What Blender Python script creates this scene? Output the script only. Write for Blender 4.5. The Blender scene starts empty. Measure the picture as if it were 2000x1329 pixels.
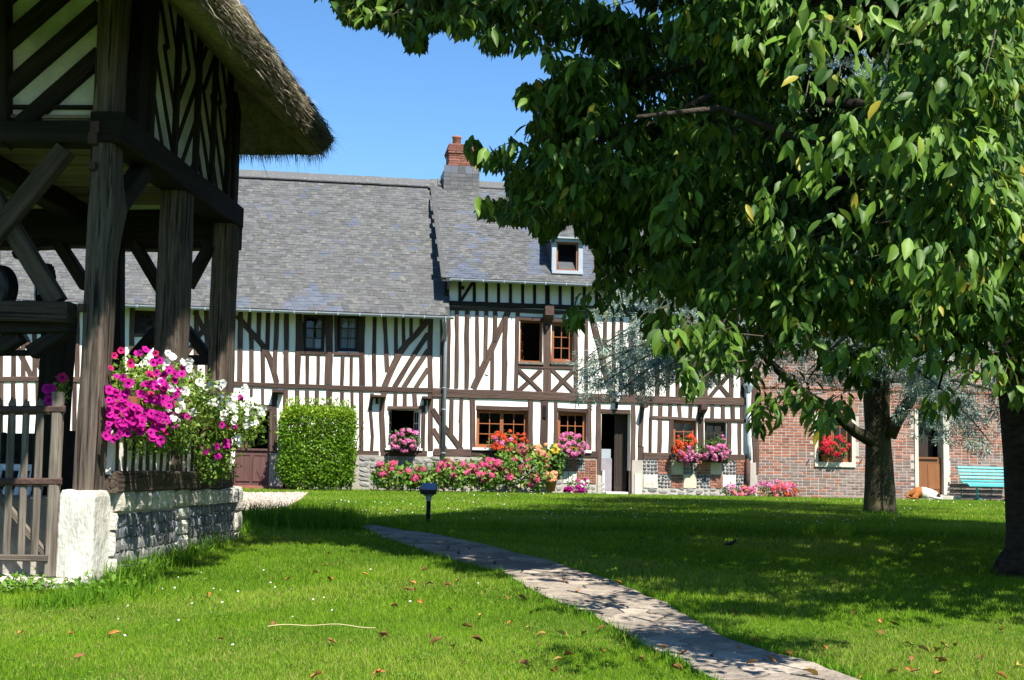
import bpy, math, random
import numpy as np
from mathutils import Vector, Matrix, noise

random.seed(11)
rnd = random.Random(7)
nr = np.random.default_rng(7)
SC = bpy.context.scene
COL = SC.collection

# ------------------------------------------------------------------ camera
FPX = 2600.0                      # focal length in pixels of a 2000 px wide frame
EYE = Vector((0, 0, 1.0))
PITCH = math.atan((922 - 664.5) / FPX)
ROLL = 0.0185
_r0 = Vector((1, 0, 0))
FWD = Vector((0, math.cos(PITCH), math.sin(PITCH)))
_u0 = Vector((0, -math.sin(PITCH), math.cos(PITCH)))
RGT = math.cos(ROLL) * _r0 + math.sin(ROLL) * _u0
UPV = -math.sin(ROLL) * _r0 + math.cos(ROLL) * _u0
cam = bpy.data.cameras.new('camera')
cam.sensor_width = 36
cam.lens = 36 * FPX / 2000
cam.clip_start = 0.05
cam.clip_end = 3000
camo = bpy.data.objects.new('camera', cam)
COL.objects.link(camo)
camo.matrix_world = Matrix(((RGT.x, UPV.x, -FWD.x, EYE.x), (RGT.y, UPV.y, -FWD.y, EYE.y), (RGT.z, UPV.z, -FWD.z, EYE.z), (0, 0, 0, 1)))
SC.camera = camo

# ------------------------------------------------------------------ sky, sun, exposure
SUN_AZ = math.radians(29)         # from straight behind the camera towards the right
SUN_EL = math.radians(53)
TOSUN = Vector((math.sin(SUN_AZ) * math.cos(SUN_EL), -math.cos(SUN_AZ) * math.cos(SUN_EL), math.sin(SUN_EL)))
world = bpy.data.worlds.new('World')
SC.world = world
world.use_nodes = True
nt = world.node_tree
nt.nodes.clear()
sky = nt.nodes.new('ShaderNodeTexSky')
sky.sky_type = 'NISHITA'
sky.sun_disc = False
sky.sun_elevation = SUN_EL
sky.sun_rotation = math.pi - SUN_AZ
sky.altitude = 50
sky.air_density = 1.0
sky.dust_density = 0.0
sky.ozone_density = 5.0
bg = nt.nodes.new('ShaderNodeBackground')
bg.inputs['Strength'].default_value = 0.09
wo = nt.nodes.new('ShaderNodeOutputWorld')
hs = nt.nodes.new('ShaderNodeHueSaturation')
hs.inputs['Saturation'].default_value = 1.15
nt.links.new(sky.outputs[0], hs.inputs['Color'])
nt.links.new(hs.outputs[0], bg.inputs[0])
nt.links.new(bg.outputs[0], wo.inputs[0])
sl = bpy.data.lights.new('sun', 'SUN')
sl.energy = 5.0
sl.angle = math.radians(0.53)
sl.color = (1.0, 0.95, 0.86)
so = bpy.data.objects.new('sun', sl)
COL.objects.link(so)
so.rotation_euler = TOSUN.to_track_quat('Z', 'Y').to_euler()
so.location = (20, -20, 30)
vs = SC.view_settings
vs.view_transform = 'Standard'
vs.look = 'None'
vs.exposure = 1.18
vs.gamma = 1
vs.use_curve_mapping = False
SC.cycles.max_bounces = 8
SC.cycles.transparent_max_bounces = 12

# ------------------------------------------------------------------ helpers: geometry of the place
_ys = np.array([-40, 5, 8, 11, 15, 18, 34, 60, 3000.])
_zs = np.array([-0.05, -0.01, 0.0, 0.08, 0.26, 0.33, 0.48, 0.5, 0.5])
def gz(y):
    y = np.asarray(y, float)
    return sum(np.interp(y + k, _ys, _zs) for k in (-1.2, -.8, -.4, 0, .4, .8, 1.2)) / 7
def ray(px, py):
    return FWD + (px - 1000) / FPX * RGT - (py - 664.5) / FPX * UPV
def atY(px, py, Y):
    r = ray(px, py)
    return EYE + r * (Y / r.y)
def plane_hit(px, py, o, n):
    r = ray(px, py)
    return EYE + r * ((Vector(o) - EYE).dot(n) / r.dot(n))
def ground(px, py):
    r = ray(px, py)
    z = 0.0
    for _ in range(40):
        t = (z - EYE.z) / r.z
        z = 0.5 * z + 0.5 * float(gz(t * r.y))
    p = EYE + r * t
    p.z = float(gz(p.y))
    return p
def project(P):
    P = np.asarray(P, float) - np.array(EYE)
    x, y, z = P @ np.array(RGT), P @ np.array(UPV), P @ np.array(FWD)
    zz = np.where(z > .01, z, .01)
    return 1000 + FPX * x / zz, 664.5 - FPX * y / zz, z
def in_poly(x, y, poly):
    x = np.asarray(x, float); y = np.asarray(y, float)
    c = np.zeros(x.shape, bool)
    n = len(poly)
    for i in range(n):
        x0, y0 = poly[i]; x1, y1 = poly[(i + 1) % n]
        if y0 == y1: continue
        c ^= ((y0 > y) != (y1 > y)) & (x < (x1 - x0) * (y - y0) / (y1 - y0) + x0)
    return c

# ------------------------------------------------------------------ helpers: objects
W = {}
def thing(name, label, cat, loc, group=None, kind=None):
    o = bpy.data.objects.new(name, None)
    COL.objects.link(o)
    o.empty_display_size = .2
    o.location = loc
    W[o] = Matrix.Translation(Vector(loc))
    tag(o, label, cat, group, kind)
    return o
def tag(o, label=None, cat=None, group=None, kind=None):
    if label: o['label'] = label
    if cat: o['category'] = cat
    if group: o['group'] = group
    if kind: o['kind'] = kind
    return o
def link(name, me, parent=None, M=None):
    o = bpy.data.objects.new(name, me)
    COL.objects.link(o)
    M = M or Matrix.Identity(4)
    if parent is not None:
        o.parent = parent
        o.matrix_parent_inverse = W[parent].inverted()
    o.matrix_basis = M
    W[o] = M
    return o
class MB:
    def __init__(s): s.v = []; s.f = []
    def add(s, vs, fs):
        n = len(s.v)
        s.v += [tuple(v) for v in vs]
        s.f += [tuple(i + n for i in f) for f in fs]
    def box(s, c, size, R=None):
        c = Vector(c); hx, hy, hz = size[0] / 2, size[1] / 2, size[2] / 2
        vs = [Vector((x * hx, y * hy, z * hz)) for x in (-1, 1) for y in (-1, 1) for z in (-1, 1)]
        if R is not None: vs = [R @ v for v in vs]
        s.add([v + c for v in vs], [(0, 1, 3, 2), (4, 6, 7, 5), (0, 4, 5, 1), (2, 3, 7, 6), (0, 2, 6, 4), (1, 5, 7, 3)])
    def hexa(s, vs):              # 8 points ordered like box()
        s.add(vs, [(0, 1, 3, 2), (4, 6, 7, 5), (0, 4, 5, 1), (2, 3, 7, 6), (0, 2, 6, 4), (1, 5, 7, 3)])
    def tube(s, pts, rad, n=8, cap=True, lump=0.0):
        pts = [Vector(p) for p in pts]
        if not hasattr(rad, '__len__'): rad = [rad] * len(pts)
        base = len(s.v)
        prev = None
        for i, p in enumerate(pts):
            d = (pts[min(i + 1, len(pts) - 1)] - pts[max(i - 1, 0)])
            d = d.normalized() if d.length > 1e-9 else Vector((0, 0, 1))
            if prev is None:
                a = d.orthogonal().normalized()
            else:
                a = (prev - d * prev.dot(d))
                a = a.normalized() if a.length > 1e-6 else d.orthogonal().normalized()
            prev = a
            b = d.cross(a)
            for k in range(n):
                t = 2 * math.pi * k / n
                r = rad[i]
                if lump: r *= 1 + lump * noise.noise(Vector((p.x * 2 + math.cos(t) * 1.3, p.y * 2 + math.sin(t) * 1.3, p.z * 1.1)))
                s.v.append(tuple(p + (a * math.cos(t) + b * math.sin(t)) * r))
        for i in range(len(pts) - 1):
            for k in range(n):
                q = base + i * n
                s.f.append((q + k, q + (k + 1) % n, q + n + (k + 1) % n, q + n + k))
        if cap:
            s.f.append(tuple(base + k for k in range(n))[::-1])
            s.f.append(tuple(base + (len(pts) - 1) * n + k for k in range(n)))
    def lathe(s, prof, c, n=16, axis=None):
        base = len(s.v); c = Vector(c)
        for r, z in prof:
            for k in range(n):
                t = 2 * math.pi * k / n
                v = Vector((r * math.cos(t), r * math.sin(t), z))
                if axis is not None: v = axis @ v
                s.v.append(tuple(c + v))
        for i in range(len(prof) - 1):
            for k in range(n):
                q = base + i * n
                s.f.append((q + k, q + (k + 1) % n, q + n + (k + 1) % n, q + n + k))
        s.f.append(tuple(base + k for k in range(n))[::-1])
        s.f.append(tuple(base + (len(prof) - 1) * n + k for k in range(n)))
    def mesh(s, name, mat, smooth=False, centre=True):
        v = np.array(s.v, float)
        c = (v.min(0) + v.max(0)) / 2 if centre else np.zeros(3)
        me = bpy.data.meshes.new(name)
        me.from_pydata((v - c).tolist(), [], s.f)
        me.materials.append(mat)
        if smooth: me.polygons.foreach_set('use_smooth', [True] * len(me.polygons))
        me.update()
        return me, Matrix.Translation(Vector(c))
    def build(s, name, mat, parent=None, smooth=False):
        me, M = s.mesh(name, mat, smooth)
        return link(name, me, parent, M)
def scatter(name, tv, tf, R, P, S, mat, tone=None, smooth=True):
    """one mesh out of n turned and scaled copies of a small template (all faces of one size)"""
    tv = np.array(tv, float); tf = np.array(tf, int)
    n, k, m, q = len(P), len(tv), len(tf), tf.shape[1]
    S = np.asarray(S, float)
    if S.ndim == 1: S = np.repeat(S[:, None], 3, 1)
    v = np.einsum('nij,nkj->nki', R, tv[None] * S[:, None, :]) + np.asarray(P)[:, None, :]
    f = tf[None] + (np.arange(n) * k)[:, None, None]
    me = bpy.data.meshes.new(name)
    me.vertices.add(n * k)
    me.vertices.foreach_set('co', v.astype(np.float32).ravel())
    me.loops.add(n * m * q)
    me.loops.foreach_set('vertex_index', f.astype(np.int32).ravel())
    me.polygons.add(n * m)
    me.polygons.foreach_set('loop_start', (np.arange(n * m) * q).astype(np.int32))
    me.polygons.foreach_set('use_smooth', np.full(n * m, bool(smooth)))
    if tone is not None:
        a = me.attributes.new('tone', 'FLOAT', 'POINT')
        a.data.foreach_set('value', np.repeat(np.asarray(tone, np.float32), k))
    me.materials.append(mat)
    me.update(calc_edges=True)
    return me
def frames(ax, nrm):
    """rotation matrices with local y along ax and local z near nrm"""
    ax = ax / np.linalg.norm(ax, axis=1, keepdims=True)
    x = np.cross(ax, nrm)
    x /= np.linalg.norm(x, axis=1, keepdims=True) + 1e-9
    z = np.cross(x, ax)
    return np.stack([x, ax, z], 2)
def rdir(n, g=nr):
    d = g.normal(size=(n, 3))
    return d / np.linalg.norm(d, axis=1, keepdims=True)
def mat4(R, P, S=1.0):
    M = Matrix(R.tolist()).to_4x4()
    if hasattr(S, '__len__'): M = M @ Matrix.Diagonal((*S, 1))
    else: M = M @ Matrix.Scale(S, 4)
    M.translation = Vector(P)
    return M

# ------------------------------------------------------------------ materials
def lin(r, g, b):                 # sRGB 0-255 to linear
    return tuple(((c / 255) / 12.92 if c <= 10 else (((c / 255) + .055) / 1.055) ** 2.4) for c in (r, g, b))
def dim(c): return tuple(x * (.72 if max(c) < .6 else .72 + .2 * min(1, (max(c) - .6) / .15)) for x in c)
def mat(name, c1, c2, scale=(4, 4, 4), rough=.8, bump=.3, bscale=None, rand=.25, tone=0, detail=6, spec=.3, lo=.35, hi=.65,
        world=False, transl=0, stain=None, stscale=1.5, stlo=.5, sthi=.7, metal=0, stvec=None):
    c1, c2 = dim(c1), dim(c2); stain = dim(stain) if stain else None
    m = bpy.data.materials.new(name)
    m.use_nodes = True
    t = m.node_tree; N = t.nodes; L = t.links
    N.clear()
    out = N.new('ShaderNodeOutputMaterial')
    p = N.new('ShaderNodeBsdfPrincipled')
    p.inputs['Roughness'].default_value = rough
    p.inputs['Specular IOR Level'].default_value = spec
    p.inputs['Metallic'].default_value = metal
    if world:
        src = N.new('ShaderNodeNewGeometry').outputs['Position']
    else:
        src = N.new('ShaderNodeTexCoord').outputs['Object']
    info = N.new('ShaderNodeObjectInfo')
    mp = N.new('ShaderNodeMapping')
    mp.inputs['Scale'].default_value = scale
    L.new(src, mp.inputs[0])
    if not world:                 # every piece gets its own bit of the pattern
        sh = N.new('ShaderNodeVectorMath'); sh.operation = 'SCALE'
        sh.inputs[0].default_value = (37, 51, 23)
        L.new(info.outputs['Random'], sh.inputs['Scale'])
        L.new(sh.outputs[0], mp.inputs[1])
    nz = N.new('ShaderNodeTexNoise')
    nz.inputs['Scale'].default_value = 1
    nz.inputs['Detail'].default_value = detail
    nz.inputs['Roughness'].default_value = .65
    L.new(mp.outputs[0], nz.inputs['Vector'])
    mr = N.new('ShaderNodeMapRange')
    mr.inputs['From Min'].default_value = lo; mr.inputs['From Max'].default_value = hi
    L.new(nz.outputs['Fac'], mr.inputs['Value'])
    mx = N.new('ShaderNodeMix'); mx.data_type = 'RGBA'
    mx.inputs['A'].default_value = (*c1, 1); mx.inputs['B'].default_value = (*c2, 1)
    L.new(mr.outputs[0], mx.inputs['Factor'])
    col = mx.outputs['Result']
    if stain:
        n2 = N.new('ShaderNodeTexNoise')
        n2.inputs['Scale'].default_value = stscale; n2.inputs['Detail'].default_value = 8
        n2.inputs['Roughness'].default_value = .7
        if stvec:
            ms_ = N.new('ShaderNodeMapping'); ms_.inputs['Scale'].default_value = stvec
            L.new(mp.outputs[0] if False else src, ms_.inputs[0]); L.new(ms_.outputs[0], n2.inputs['Vector']); n2.inputs['Scale'].default_value = 1
            if not world: L.new(sh.outputs[0], ms_.inputs[1])
        else:
            L.new(src, n2.inputs['Vector'])
        r2 = N.new('ShaderNodeMapRange')
        r2.inputs['From Min'].default_value = stlo; r2.inputs['From Max'].default_value = sthi
        L.new(n2.outputs['Fac'], r2.inputs['Value'])
        m2 = N.new('ShaderNodeMix'); m2.data_type = 'RGBA'
        L.new(r2.outputs[0], m2.inputs['Factor']); L.new(col, m2.inputs['A'])
        m2.inputs['B'].default_value = (*stain, 1)
        col = m2.outputs['Result']
    if rand or tone:
        hs = N.new('ShaderNodeHueSaturation')
        r3 = N.new('ShaderNodeMapRange')
        k = rand or tone
        r3.inputs['To Min'].default_value = 1 - k; r3.inputs['To Max'].default_value = 1 + k
        if tone:
            at = N.new('ShaderNodeAttribute'); at.attribute_name = 'tone'
            L.new(at.outputs['Fac'], r3.inputs['Value'])
        else:
            L.new(info.outputs['Random'], r3.inputs['Value'])
        L.new(r3.outputs[0], hs.inputs['Value']); L.new(col, hs.inputs['Color'])
        col = hs.outputs['Color']
    L.new(col, p.inputs['Base Color'])
    if bump:
        bs = N.new('ShaderNodeMapping'); bs.inputs['Scale'].default_value = bscale or tuple(3 * s for s in scale)
        L.new(src, bs.inputs[0])
        n3 = N.new('ShaderNodeTexNoise'); n3.inputs['Scale'].default_value = 1; n3.inputs['Detail'].default_value = 6
        L.new(bs.outputs[0], n3.inputs['Vector'])
        bp = N.new('ShaderNodeBump'); bp.inputs['Strength'].default_value = bump; bp.inputs['Distance'].default_value = .02
        L.new(n3.outputs['Fac'], bp.inputs['Height']); L.new(bp.outputs[0], p.inputs['Normal'])
    sh = p.outputs[0]
    if transl:
        tr = N.new('ShaderNodeBsdfTranslucent')
        hb = N.new('ShaderNodeHueSaturation'); hb.inputs['Value'].default_value = 1.25; hb.inputs['Hue'].default_value = .485
        L.new(col, hb.inputs['Color']); L.new(hb.outputs[0], tr.inputs['Color'])
        ms = N.new('ShaderNodeMixShader'); ms.inputs[0].default_value = transl
        L.new(sh, ms.inputs[1]); L.new(tr.outputs[0], ms.inputs[2])
        sh = ms.outputs[0]
    L.new(sh, out.inputs['Surface'])
    m['col'] = 1
    return m
def leafmat(name, dark, light, accent=None, rough=.45, transl=.3, spec=.4, at='tone'):
    dark, light = dim(dark), dim(light); accent = dim(accent) if accent else None
    """colour by a per-leaf number: dark, light, and a few accent leaves above .93"""
    m = bpy.data.materials.new(name); m.use_nodes = True
    t = m.node_tree; N = t.nodes; L = t.links; N.clear()
    out = N.new('ShaderNodeOutputMaterial'); p = N.new('ShaderNodeBsdfPrincipled')
    p.inputs['Roughness'].default_value = rough; p.inputs['Specular IOR Level'].default_value = spec
    if at == 'random': v = N.new('ShaderNodeObjectInfo').outputs['Random']
    else:
        a = N.new('ShaderNodeAttribute'); a.attribute_name = at; v = a.outputs['Fac']
    cr = N.new('ShaderNodeValToRGB')
    e = cr.color_ramp.elements
    e[0].color = (*dark, 1); e[0].position = .05
    e[1].color = (*light, 1); e[1].position = .88
    if accent:
        x = e.new(.96); x.color = (*accent, 1)
    L.new(v, cr.inputs[0])
    L.new(cr.outputs[0], p.inputs['Base Color'])
    tr = N.new('ShaderNodeBsdfTranslucent')
    hb = N.new('ShaderNodeHueSaturation'); hb.inputs['Value'].default_value = 1.5; hb.inputs['Hue'].default_value = .48
    L.new(cr.outputs[0], hb.inputs['Color']); L.new(hb.outputs[0], tr.inputs['Color'])
    ms = N.new('ShaderNodeMixShader'); ms.inputs[0].default_value = transl
    L.new(p.outputs[0], ms.inputs[1]); L.new(tr.outputs[0], ms.inputs[2])
    L.new(ms.outputs[0], out.inputs['Surface'])
    return m
def glassmat():
    m = bpy.data.materials.new('window_glass'); m.use_nodes = True
    t = m.node_tree; N = t.nodes; L = t.links; N.clear()
    out = N.new('ShaderNodeOutputMaterial')
    tr = N.new('ShaderNodeBsdfTransparent'); tr.inputs[0].default_value = (.82, .86, .85, 1)
    gl = N.new('ShaderNodeBsdfGlossy'); gl.inputs['Roughness'].default_value = .03
    fr = N.new('ShaderNodeFresnel'); fr.inputs[0].default_value = 1.5
    nz = N.new('ShaderNodeTexNoise'); nz.inputs['Scale'].default_value = 3
    bp = N.new('ShaderNodeBump'); bp.inputs['Strength'].default_value = .04
    L.new(nz.outputs['Fac'], bp.inputs['Height']); L.new(bp.outputs[0], gl.inputs['Normal'])
    ms = N.new('ShaderNodeMixShader')
    L.new(fr.outputs[0], ms.inputs[0]); L.new(tr.outputs[0], ms.inputs[1]); L.new(gl.outputs[0], ms.inputs[2])
    L.new(ms.outputs[0], out.inputs['Surface'])
    return m

GLASS = glassmat()
M_PLASTER = mat('lime_plaster', (.86, .83, .76), (.78, .74, .66), scale=(1.5, 1.5, 1.5), rough=.9, bump=.25, bscale=(12, 12, 12), rand=.03, world=True, stain=(.62, .56, .47), stlo=.62, sthi=.85, stscale=1.1, spec=.15)
M_TIMBER = mat('old_oak_timber', (.068, .043, .034), (.135, .09, .073), scale=(1.6, 26, 26), rough=.85, bump=.6, bscale=(2.5, 60, 60), rand=.28, spec=.15, stain=(.03, .022, .019), stvec=(1.1, 34, 34), stlo=.58, sthi=.66)
M_TIMBERD = mat('shade_dark_oak_timber', (.022, .016, .013), (.04, .03, .025), scale=(1.6, 26, 26), rough=.85, bump=.5, bscale=(2.5, 60, 60), rand=.2, spec=.15)  # oak darkened in colour for the eave shadow on the frieze; pegs share it
M_SHEDWOOD = mat('weathered_oak', (.05, .036, .026), (.125, .095, .07), scale=(1.3, 22, 22), rough=.88, bump=.9, bscale=(2.2, 55, 55), rand=.2, spec=.2, stain=(.014, .01, .008), stvec=(1.0, 30, 30), stlo=.55, sthi=.62)
M_SHEDDARK = mat('shade_dark_oak', (.012, .0095, .0075), (.032, .026, .02), scale=(1.3, 22, 22), rough=.85, bump=.8, bscale=(2.2, 55, 55), rand=.25, spec=.2)  # oak with the shadow of the upper shed and its inside in the colour
M_GREYWOOD = mat('grey_weathered_wood', (.13, .105, .085), (.25, .215, .18), scale=(22, 22, 1.5), rough=.9, bump=.7, bscale=(60, 60, 3), rand=.2, spec=.15)
M_BOARD = mat('pale_ceiling_board', (.4, .33, .2), (.24, .19, .11), scale=(1.2, 14, 14), rough=.85, bump=.4, rand=.2)
M_OLDPLASTER = mat('spotted_old_plaster', (.74, .72, .64), (.58, .57, .5), scale=(3, 3, 3), rough=.95, bump=.4, bscale=(14, 14, 14), rand=.05, world=True, stain=(.16, .15, .13), stscale=16, stlo=.63, sthi=.69, spec=.1)
M_SLATE_O = mat('slate', (.118, .119, .118), (.066, .072, .085), scale=(11, 11, 11), rough=.7, bump=.3, rand=.28, world=True, stain=(.2, .19, .14), stscale=11, stlo=.5, sthi=.66, spec=.35)
M_SLATE_S = mat('slate_course', (.118, .119, .118), (.066, .072, .085), scale=(11, 11, 11), rough=.7, bump=.3, rand=0, tone=.28, world=True, stain=(.2, .19, .14), stscale=11, stlo=.5, sthi=.66, spec=.35)
M_SLATE_N = mat('clean_blue_slate', (.092, .108, .142), (.115, .13, .165), scale=(6, 6, 6), rough=.55, bump=.15, rand=.15, world=True, spec=.4)
M_SLATE_D = mat('slate_backing', (.05, .052, .058), (.07, .07, .075), rough=.9, bump=0, rand=0)
M_ZINC = mat('zinc', (.34, .40, .45), (.42, .47, .51), scale=(3, 3, 3), rough=.55, bump=.05, rand=.08, spec=.4)
M_BRICK_O = mat('old_red_brick', (.33, .115, .07), (.42, .18, .115), scale=(9, 9, 9), rough=.9, bump=.4, rand=.3, stain=(.28, .23, .2), stscale=3.0, stlo=.5, sthi=.7, spec=.15)
M_BRICK_S = mat('red_brick_course', (.33, .115, .07), (.42, .18, .115), scale=(5, 5, 5), rough=.9, bump=.4, rand=0, tone=.32, stain=(.27, .23, .205), stscale=1.3, stlo=.46, sthi=.6, world=True, spec=.15)
M_BRICK_G = mat('sooty_grey_brick', (.23, .16, .14), (.32, .235, .205), scale=(9, 9, 9), rough=.9, bump=.4, rand=.3, spec=.15)
M_BRICK_CH = mat('chimney_brick', (.25, .095, .065), (.33, .14, .1), scale=(9, 9, 9), rough=.9, bump=.4, rand=.3, spec=.15)
M_MORTAR = mat('lime_mortar', (.58, .52, .46), (.48, .43, .38), scale=(3, 3, 3), rough=.95, bump=.4, bscale=(30, 30, 30), rand=.03, world=True, spec=.1)
M_STONE = mat('pale_limestone', (.66, .61, .5), (.5, .46, .385), scale=(3, 3, 3), rough=.9, bump=.6, bscale=(14, 14, 14), rand=.1, spec=.15, stain=(.36, .34, .31), stscale=4, stlo=.56, sthi=.74)
M_STONEY = mat('ochre_limestone', (.6, .5, .32), (.66, .59, .45), scale=(2, 2, 2), rough=.9, bump=.4, bscale=(14, 14, 14), rand=.1, spec=.15)
M_WHITESTONE = mat('chalk_block', (.72, .69, .61), (.58, .55, .48), scale=(2.5, 2.5, 2.5), rough=.92, bump=.9, bscale=(9, 9, 9), rand=.08, spec=.12, stain=(.42, .4, .36), stscale=5, stlo=.56, sthi=.72)
M_FLINT = mat('knapped_flint', (.085, .095, .11), (.2, .215, .235), scale=(8, 8, 8), rough=.42, bump=.3, rand=.45, spec=.5)
M_FLINTP = mat('pale_flint', (.36, .35, .33), (.24, .24, .235), scale=(8, 8, 8), rough=.7, bump=.5, rand=.25, spec=.3)
M_RUBBLE = mat('rubble_mortar', (.5, .46, .4), (.36, .33, .29), scale=(6, 6, 6), rough=.95, bump=1.0, bscale=(16, 16, 16), rand=.05, world=True, spec=.1, stain=(.22, .2, .18), stscale=5, stlo=.58, sthi=.7)
M_ORANGEWOOD = mat('varnished_orange_wood', (.3, .1, .035), (.38, .135, .05), scale=(20, 20, 2), rough=.45, bump=.1, rand=.1, spec=.4)
M_DOORWOOD = mat('varnished_door_wood', (.23, .09, .03), (.3, .12, .045), scale=(20, 20, 2), rough=.45, bump=.1, rand=.1, spec=.4)
M_MAROON = mat('faded_maroon_door', (.105, .05, .045), (.15, .075, .066), scale=(20, 20, 2), rough=.6, bump=.15, rand=.05)
M_DARKDOOR = mat('dark_brown_door', (.03, .019, .015), (.045, .03, .024), scale=(20, 20, 2), rough=.6, bump=.1, rand=.05)
M_WHITEPAINT = mat('white_paint', (.8, .8, .78), (.72, .72, .7), scale=(4, 4, 4), rough=.5, bump=.05, rand=.04)
M_CREAM = mat('cream_stone_trim', (.72, .66, .52), (.62, .56, .43), scale=(3, 3, 3), rough=.8, bump=.2, rand=.05)
M_CURTAIN = mat('white_curtain', (.72, .74, .78), (.6, .62, .68), scale=(30, 30, 1), rough=.9, bump=.2, rand=.04)
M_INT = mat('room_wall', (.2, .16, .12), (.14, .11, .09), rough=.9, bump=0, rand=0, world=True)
M_IRON = mat('rusty_iron', (.07, .04, .033), (.12, .07, .055), scale=(14, 14, 14), rough=.75, bump=.4, rand=.15, metal=.3)
M_BLACKIRON = mat('black_iron', (.015, .015, .016), (.03, .03, .032), scale=(10, 10, 10), rough=.5, bump=.1, rand=.1, metal=.4)
M_TERRA = mat('terracotta', (.46, .19, .095), (.4, .16, .08), scale=(6, 6, 6), rough=.85, bump=.15, rand=.12)
M_TEAL = mat('turquoise_paint', (.06, .36, .36), (.08, .42, .41), scale=(3, 3, 20), rough=.4, bump=.08, rand=.1, spec=.5)
M_SOIL = mat('dark_soil', (.03, .022, .015), (.05, .036, .025), scale=(9, 9, 9), rough=1, bump=.8, rand=.1)
# ------------------------------------------------------------------ ground, path, gravel
M_EARTH = mat('lawn_earth', (.05, .105, .012), (.085, .16, .02), scale=(.8, .8, .8), rough=1, bump=.5, bscale=(40, 40, 40), rand=0, world=True, spec=.05)
def terrain():
    xs = np.unique(np.concatenate([np.linspace(-1500, -60, 10), np.linspace(-60, -12, 13), np.linspace(-12, 14, 53), np.linspace(14, 60, 13), np.linspace(60, 1500, 10)]))
    ys = np.unique(np.concatenate([np.linspace(-400, -10, 8), np.linspace(-10, 40, 101), np.linspace(40, 100, 13), np.linspace(100, 2500, 12)]))
    X, Y = np.meshgrid(xs, ys)
    Z = gz(Y) - .012
    v = np.stack([X, Y, Z], 2).reshape(-1, 3)
    w = len(xs)
    f = [(j * w + i, j * w + i + 1, (j + 1) * w + i + 1, (j + 1) * w + i) for j in range(len(ys) - 1) for i in range(w - 1)]
    me = bpy.data.meshes.new('ground'); me.from_pydata(v.tolist(), [], f); me.materials.append(M_EARTH)
    me.polygons.foreach_set('use_smooth', [True] * len(me.polygons))
    return tag(link('ground', me), kind='structure')
terrain()

PATH_L = [(696, 1029), (760, 1054), (860, 1087), (975, 1116), (1050, 1160), (1150, 1200), (1230, 1245), (1330, 1295), (1400, 1329), (1540, 1395), (1760, 1500)]
PATH_R = [(716, 1026), (850, 1045), (960, 1068), (1100, 1105), (1190, 1135), (1300, 1180), (1390, 1235), (1480, 1270), (1590, 1300), (1680, 1329), (1830, 1395), (2050, 1500)]
def resample(pl, n):
    P = np.array([list(ground(*p)) for p in pl])
    d = np.concatenate([[0], np.cumsum(np.linalg.norm(np.diff(P, axis=0), axis=1))])
    t = np.linspace(0, d[-1], n)
    return np.stack([np.interp(t, d, P[:, k]) for k in range(3)], 1), d[-1]
NP = 60
PL, plen = resample(PATH_L, NP)
PR, _ = resample(PATH_R, NP)
for P_, sd in ((PL, 1), (PR, 2)):
    for i in range(NP):
        v = noise.noise_vector(Vector((P_[i][0] * 1.9, P_[i][1] * 1.9, sd * 5.0))) * .06 + noise.noise_vector(Vector((P_[i][0] * 6, P_[i][1] * 6, sd * 9.0))) * .03
        P_[i][0] += v.x; P_[i][1] += v.y
PATH_POLY = [tuple(p[:2]) for p in PL] + [tuple(p[:2]) for p in PR[::-1]]
def path_pt(s, t):
    i = min(max(s, 0), 1) * (NP - 1)
    k = min(int(i), NP - 2); f = i - k
    a = PL[k] * (1 - f) + PL[k + 1] * f; b = PR[k] * (1 - f) + PR[k + 1] * f
    p = a * (1 - t) + b * t
    return Vector((p[0], p[1], float(gz(p[1]))))
M_PATHBED = mat('path_mortar', (.12, .115, .07), (.08, .085, .05), scale=(7, 7, 7), rough=1, bump=.7, bscale=(40, 40, 40), rand=0, world=True, spec=.05)
M_FLAG = mat('worn_flagstone', (.46, .385, .305), (.31, .265, .215), scale=(6, 6, 6), rough=.95, bump=1.0, bscale=(22, 22, 22), rand=.28, spec=.1, stain=(.17, .16, .14), stscale=7, stlo=.52, sthi=.72)
b = MB()
n = 120
for i in range(n):
    s0, s1 = i / n, (i + 1) / n
    q = [path_pt(s0, 0), path_pt(s0, 1), path_pt(s1, 1), path_pt(s1, 0)]
    b.add([p + Vector((0, 0, .001)) for p in q], [(0, 1, 2, 3)])
path = tag(b.build('path', M_PATHBED), kind='structure')
W[path] = path.matrix_basis.copy()
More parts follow.
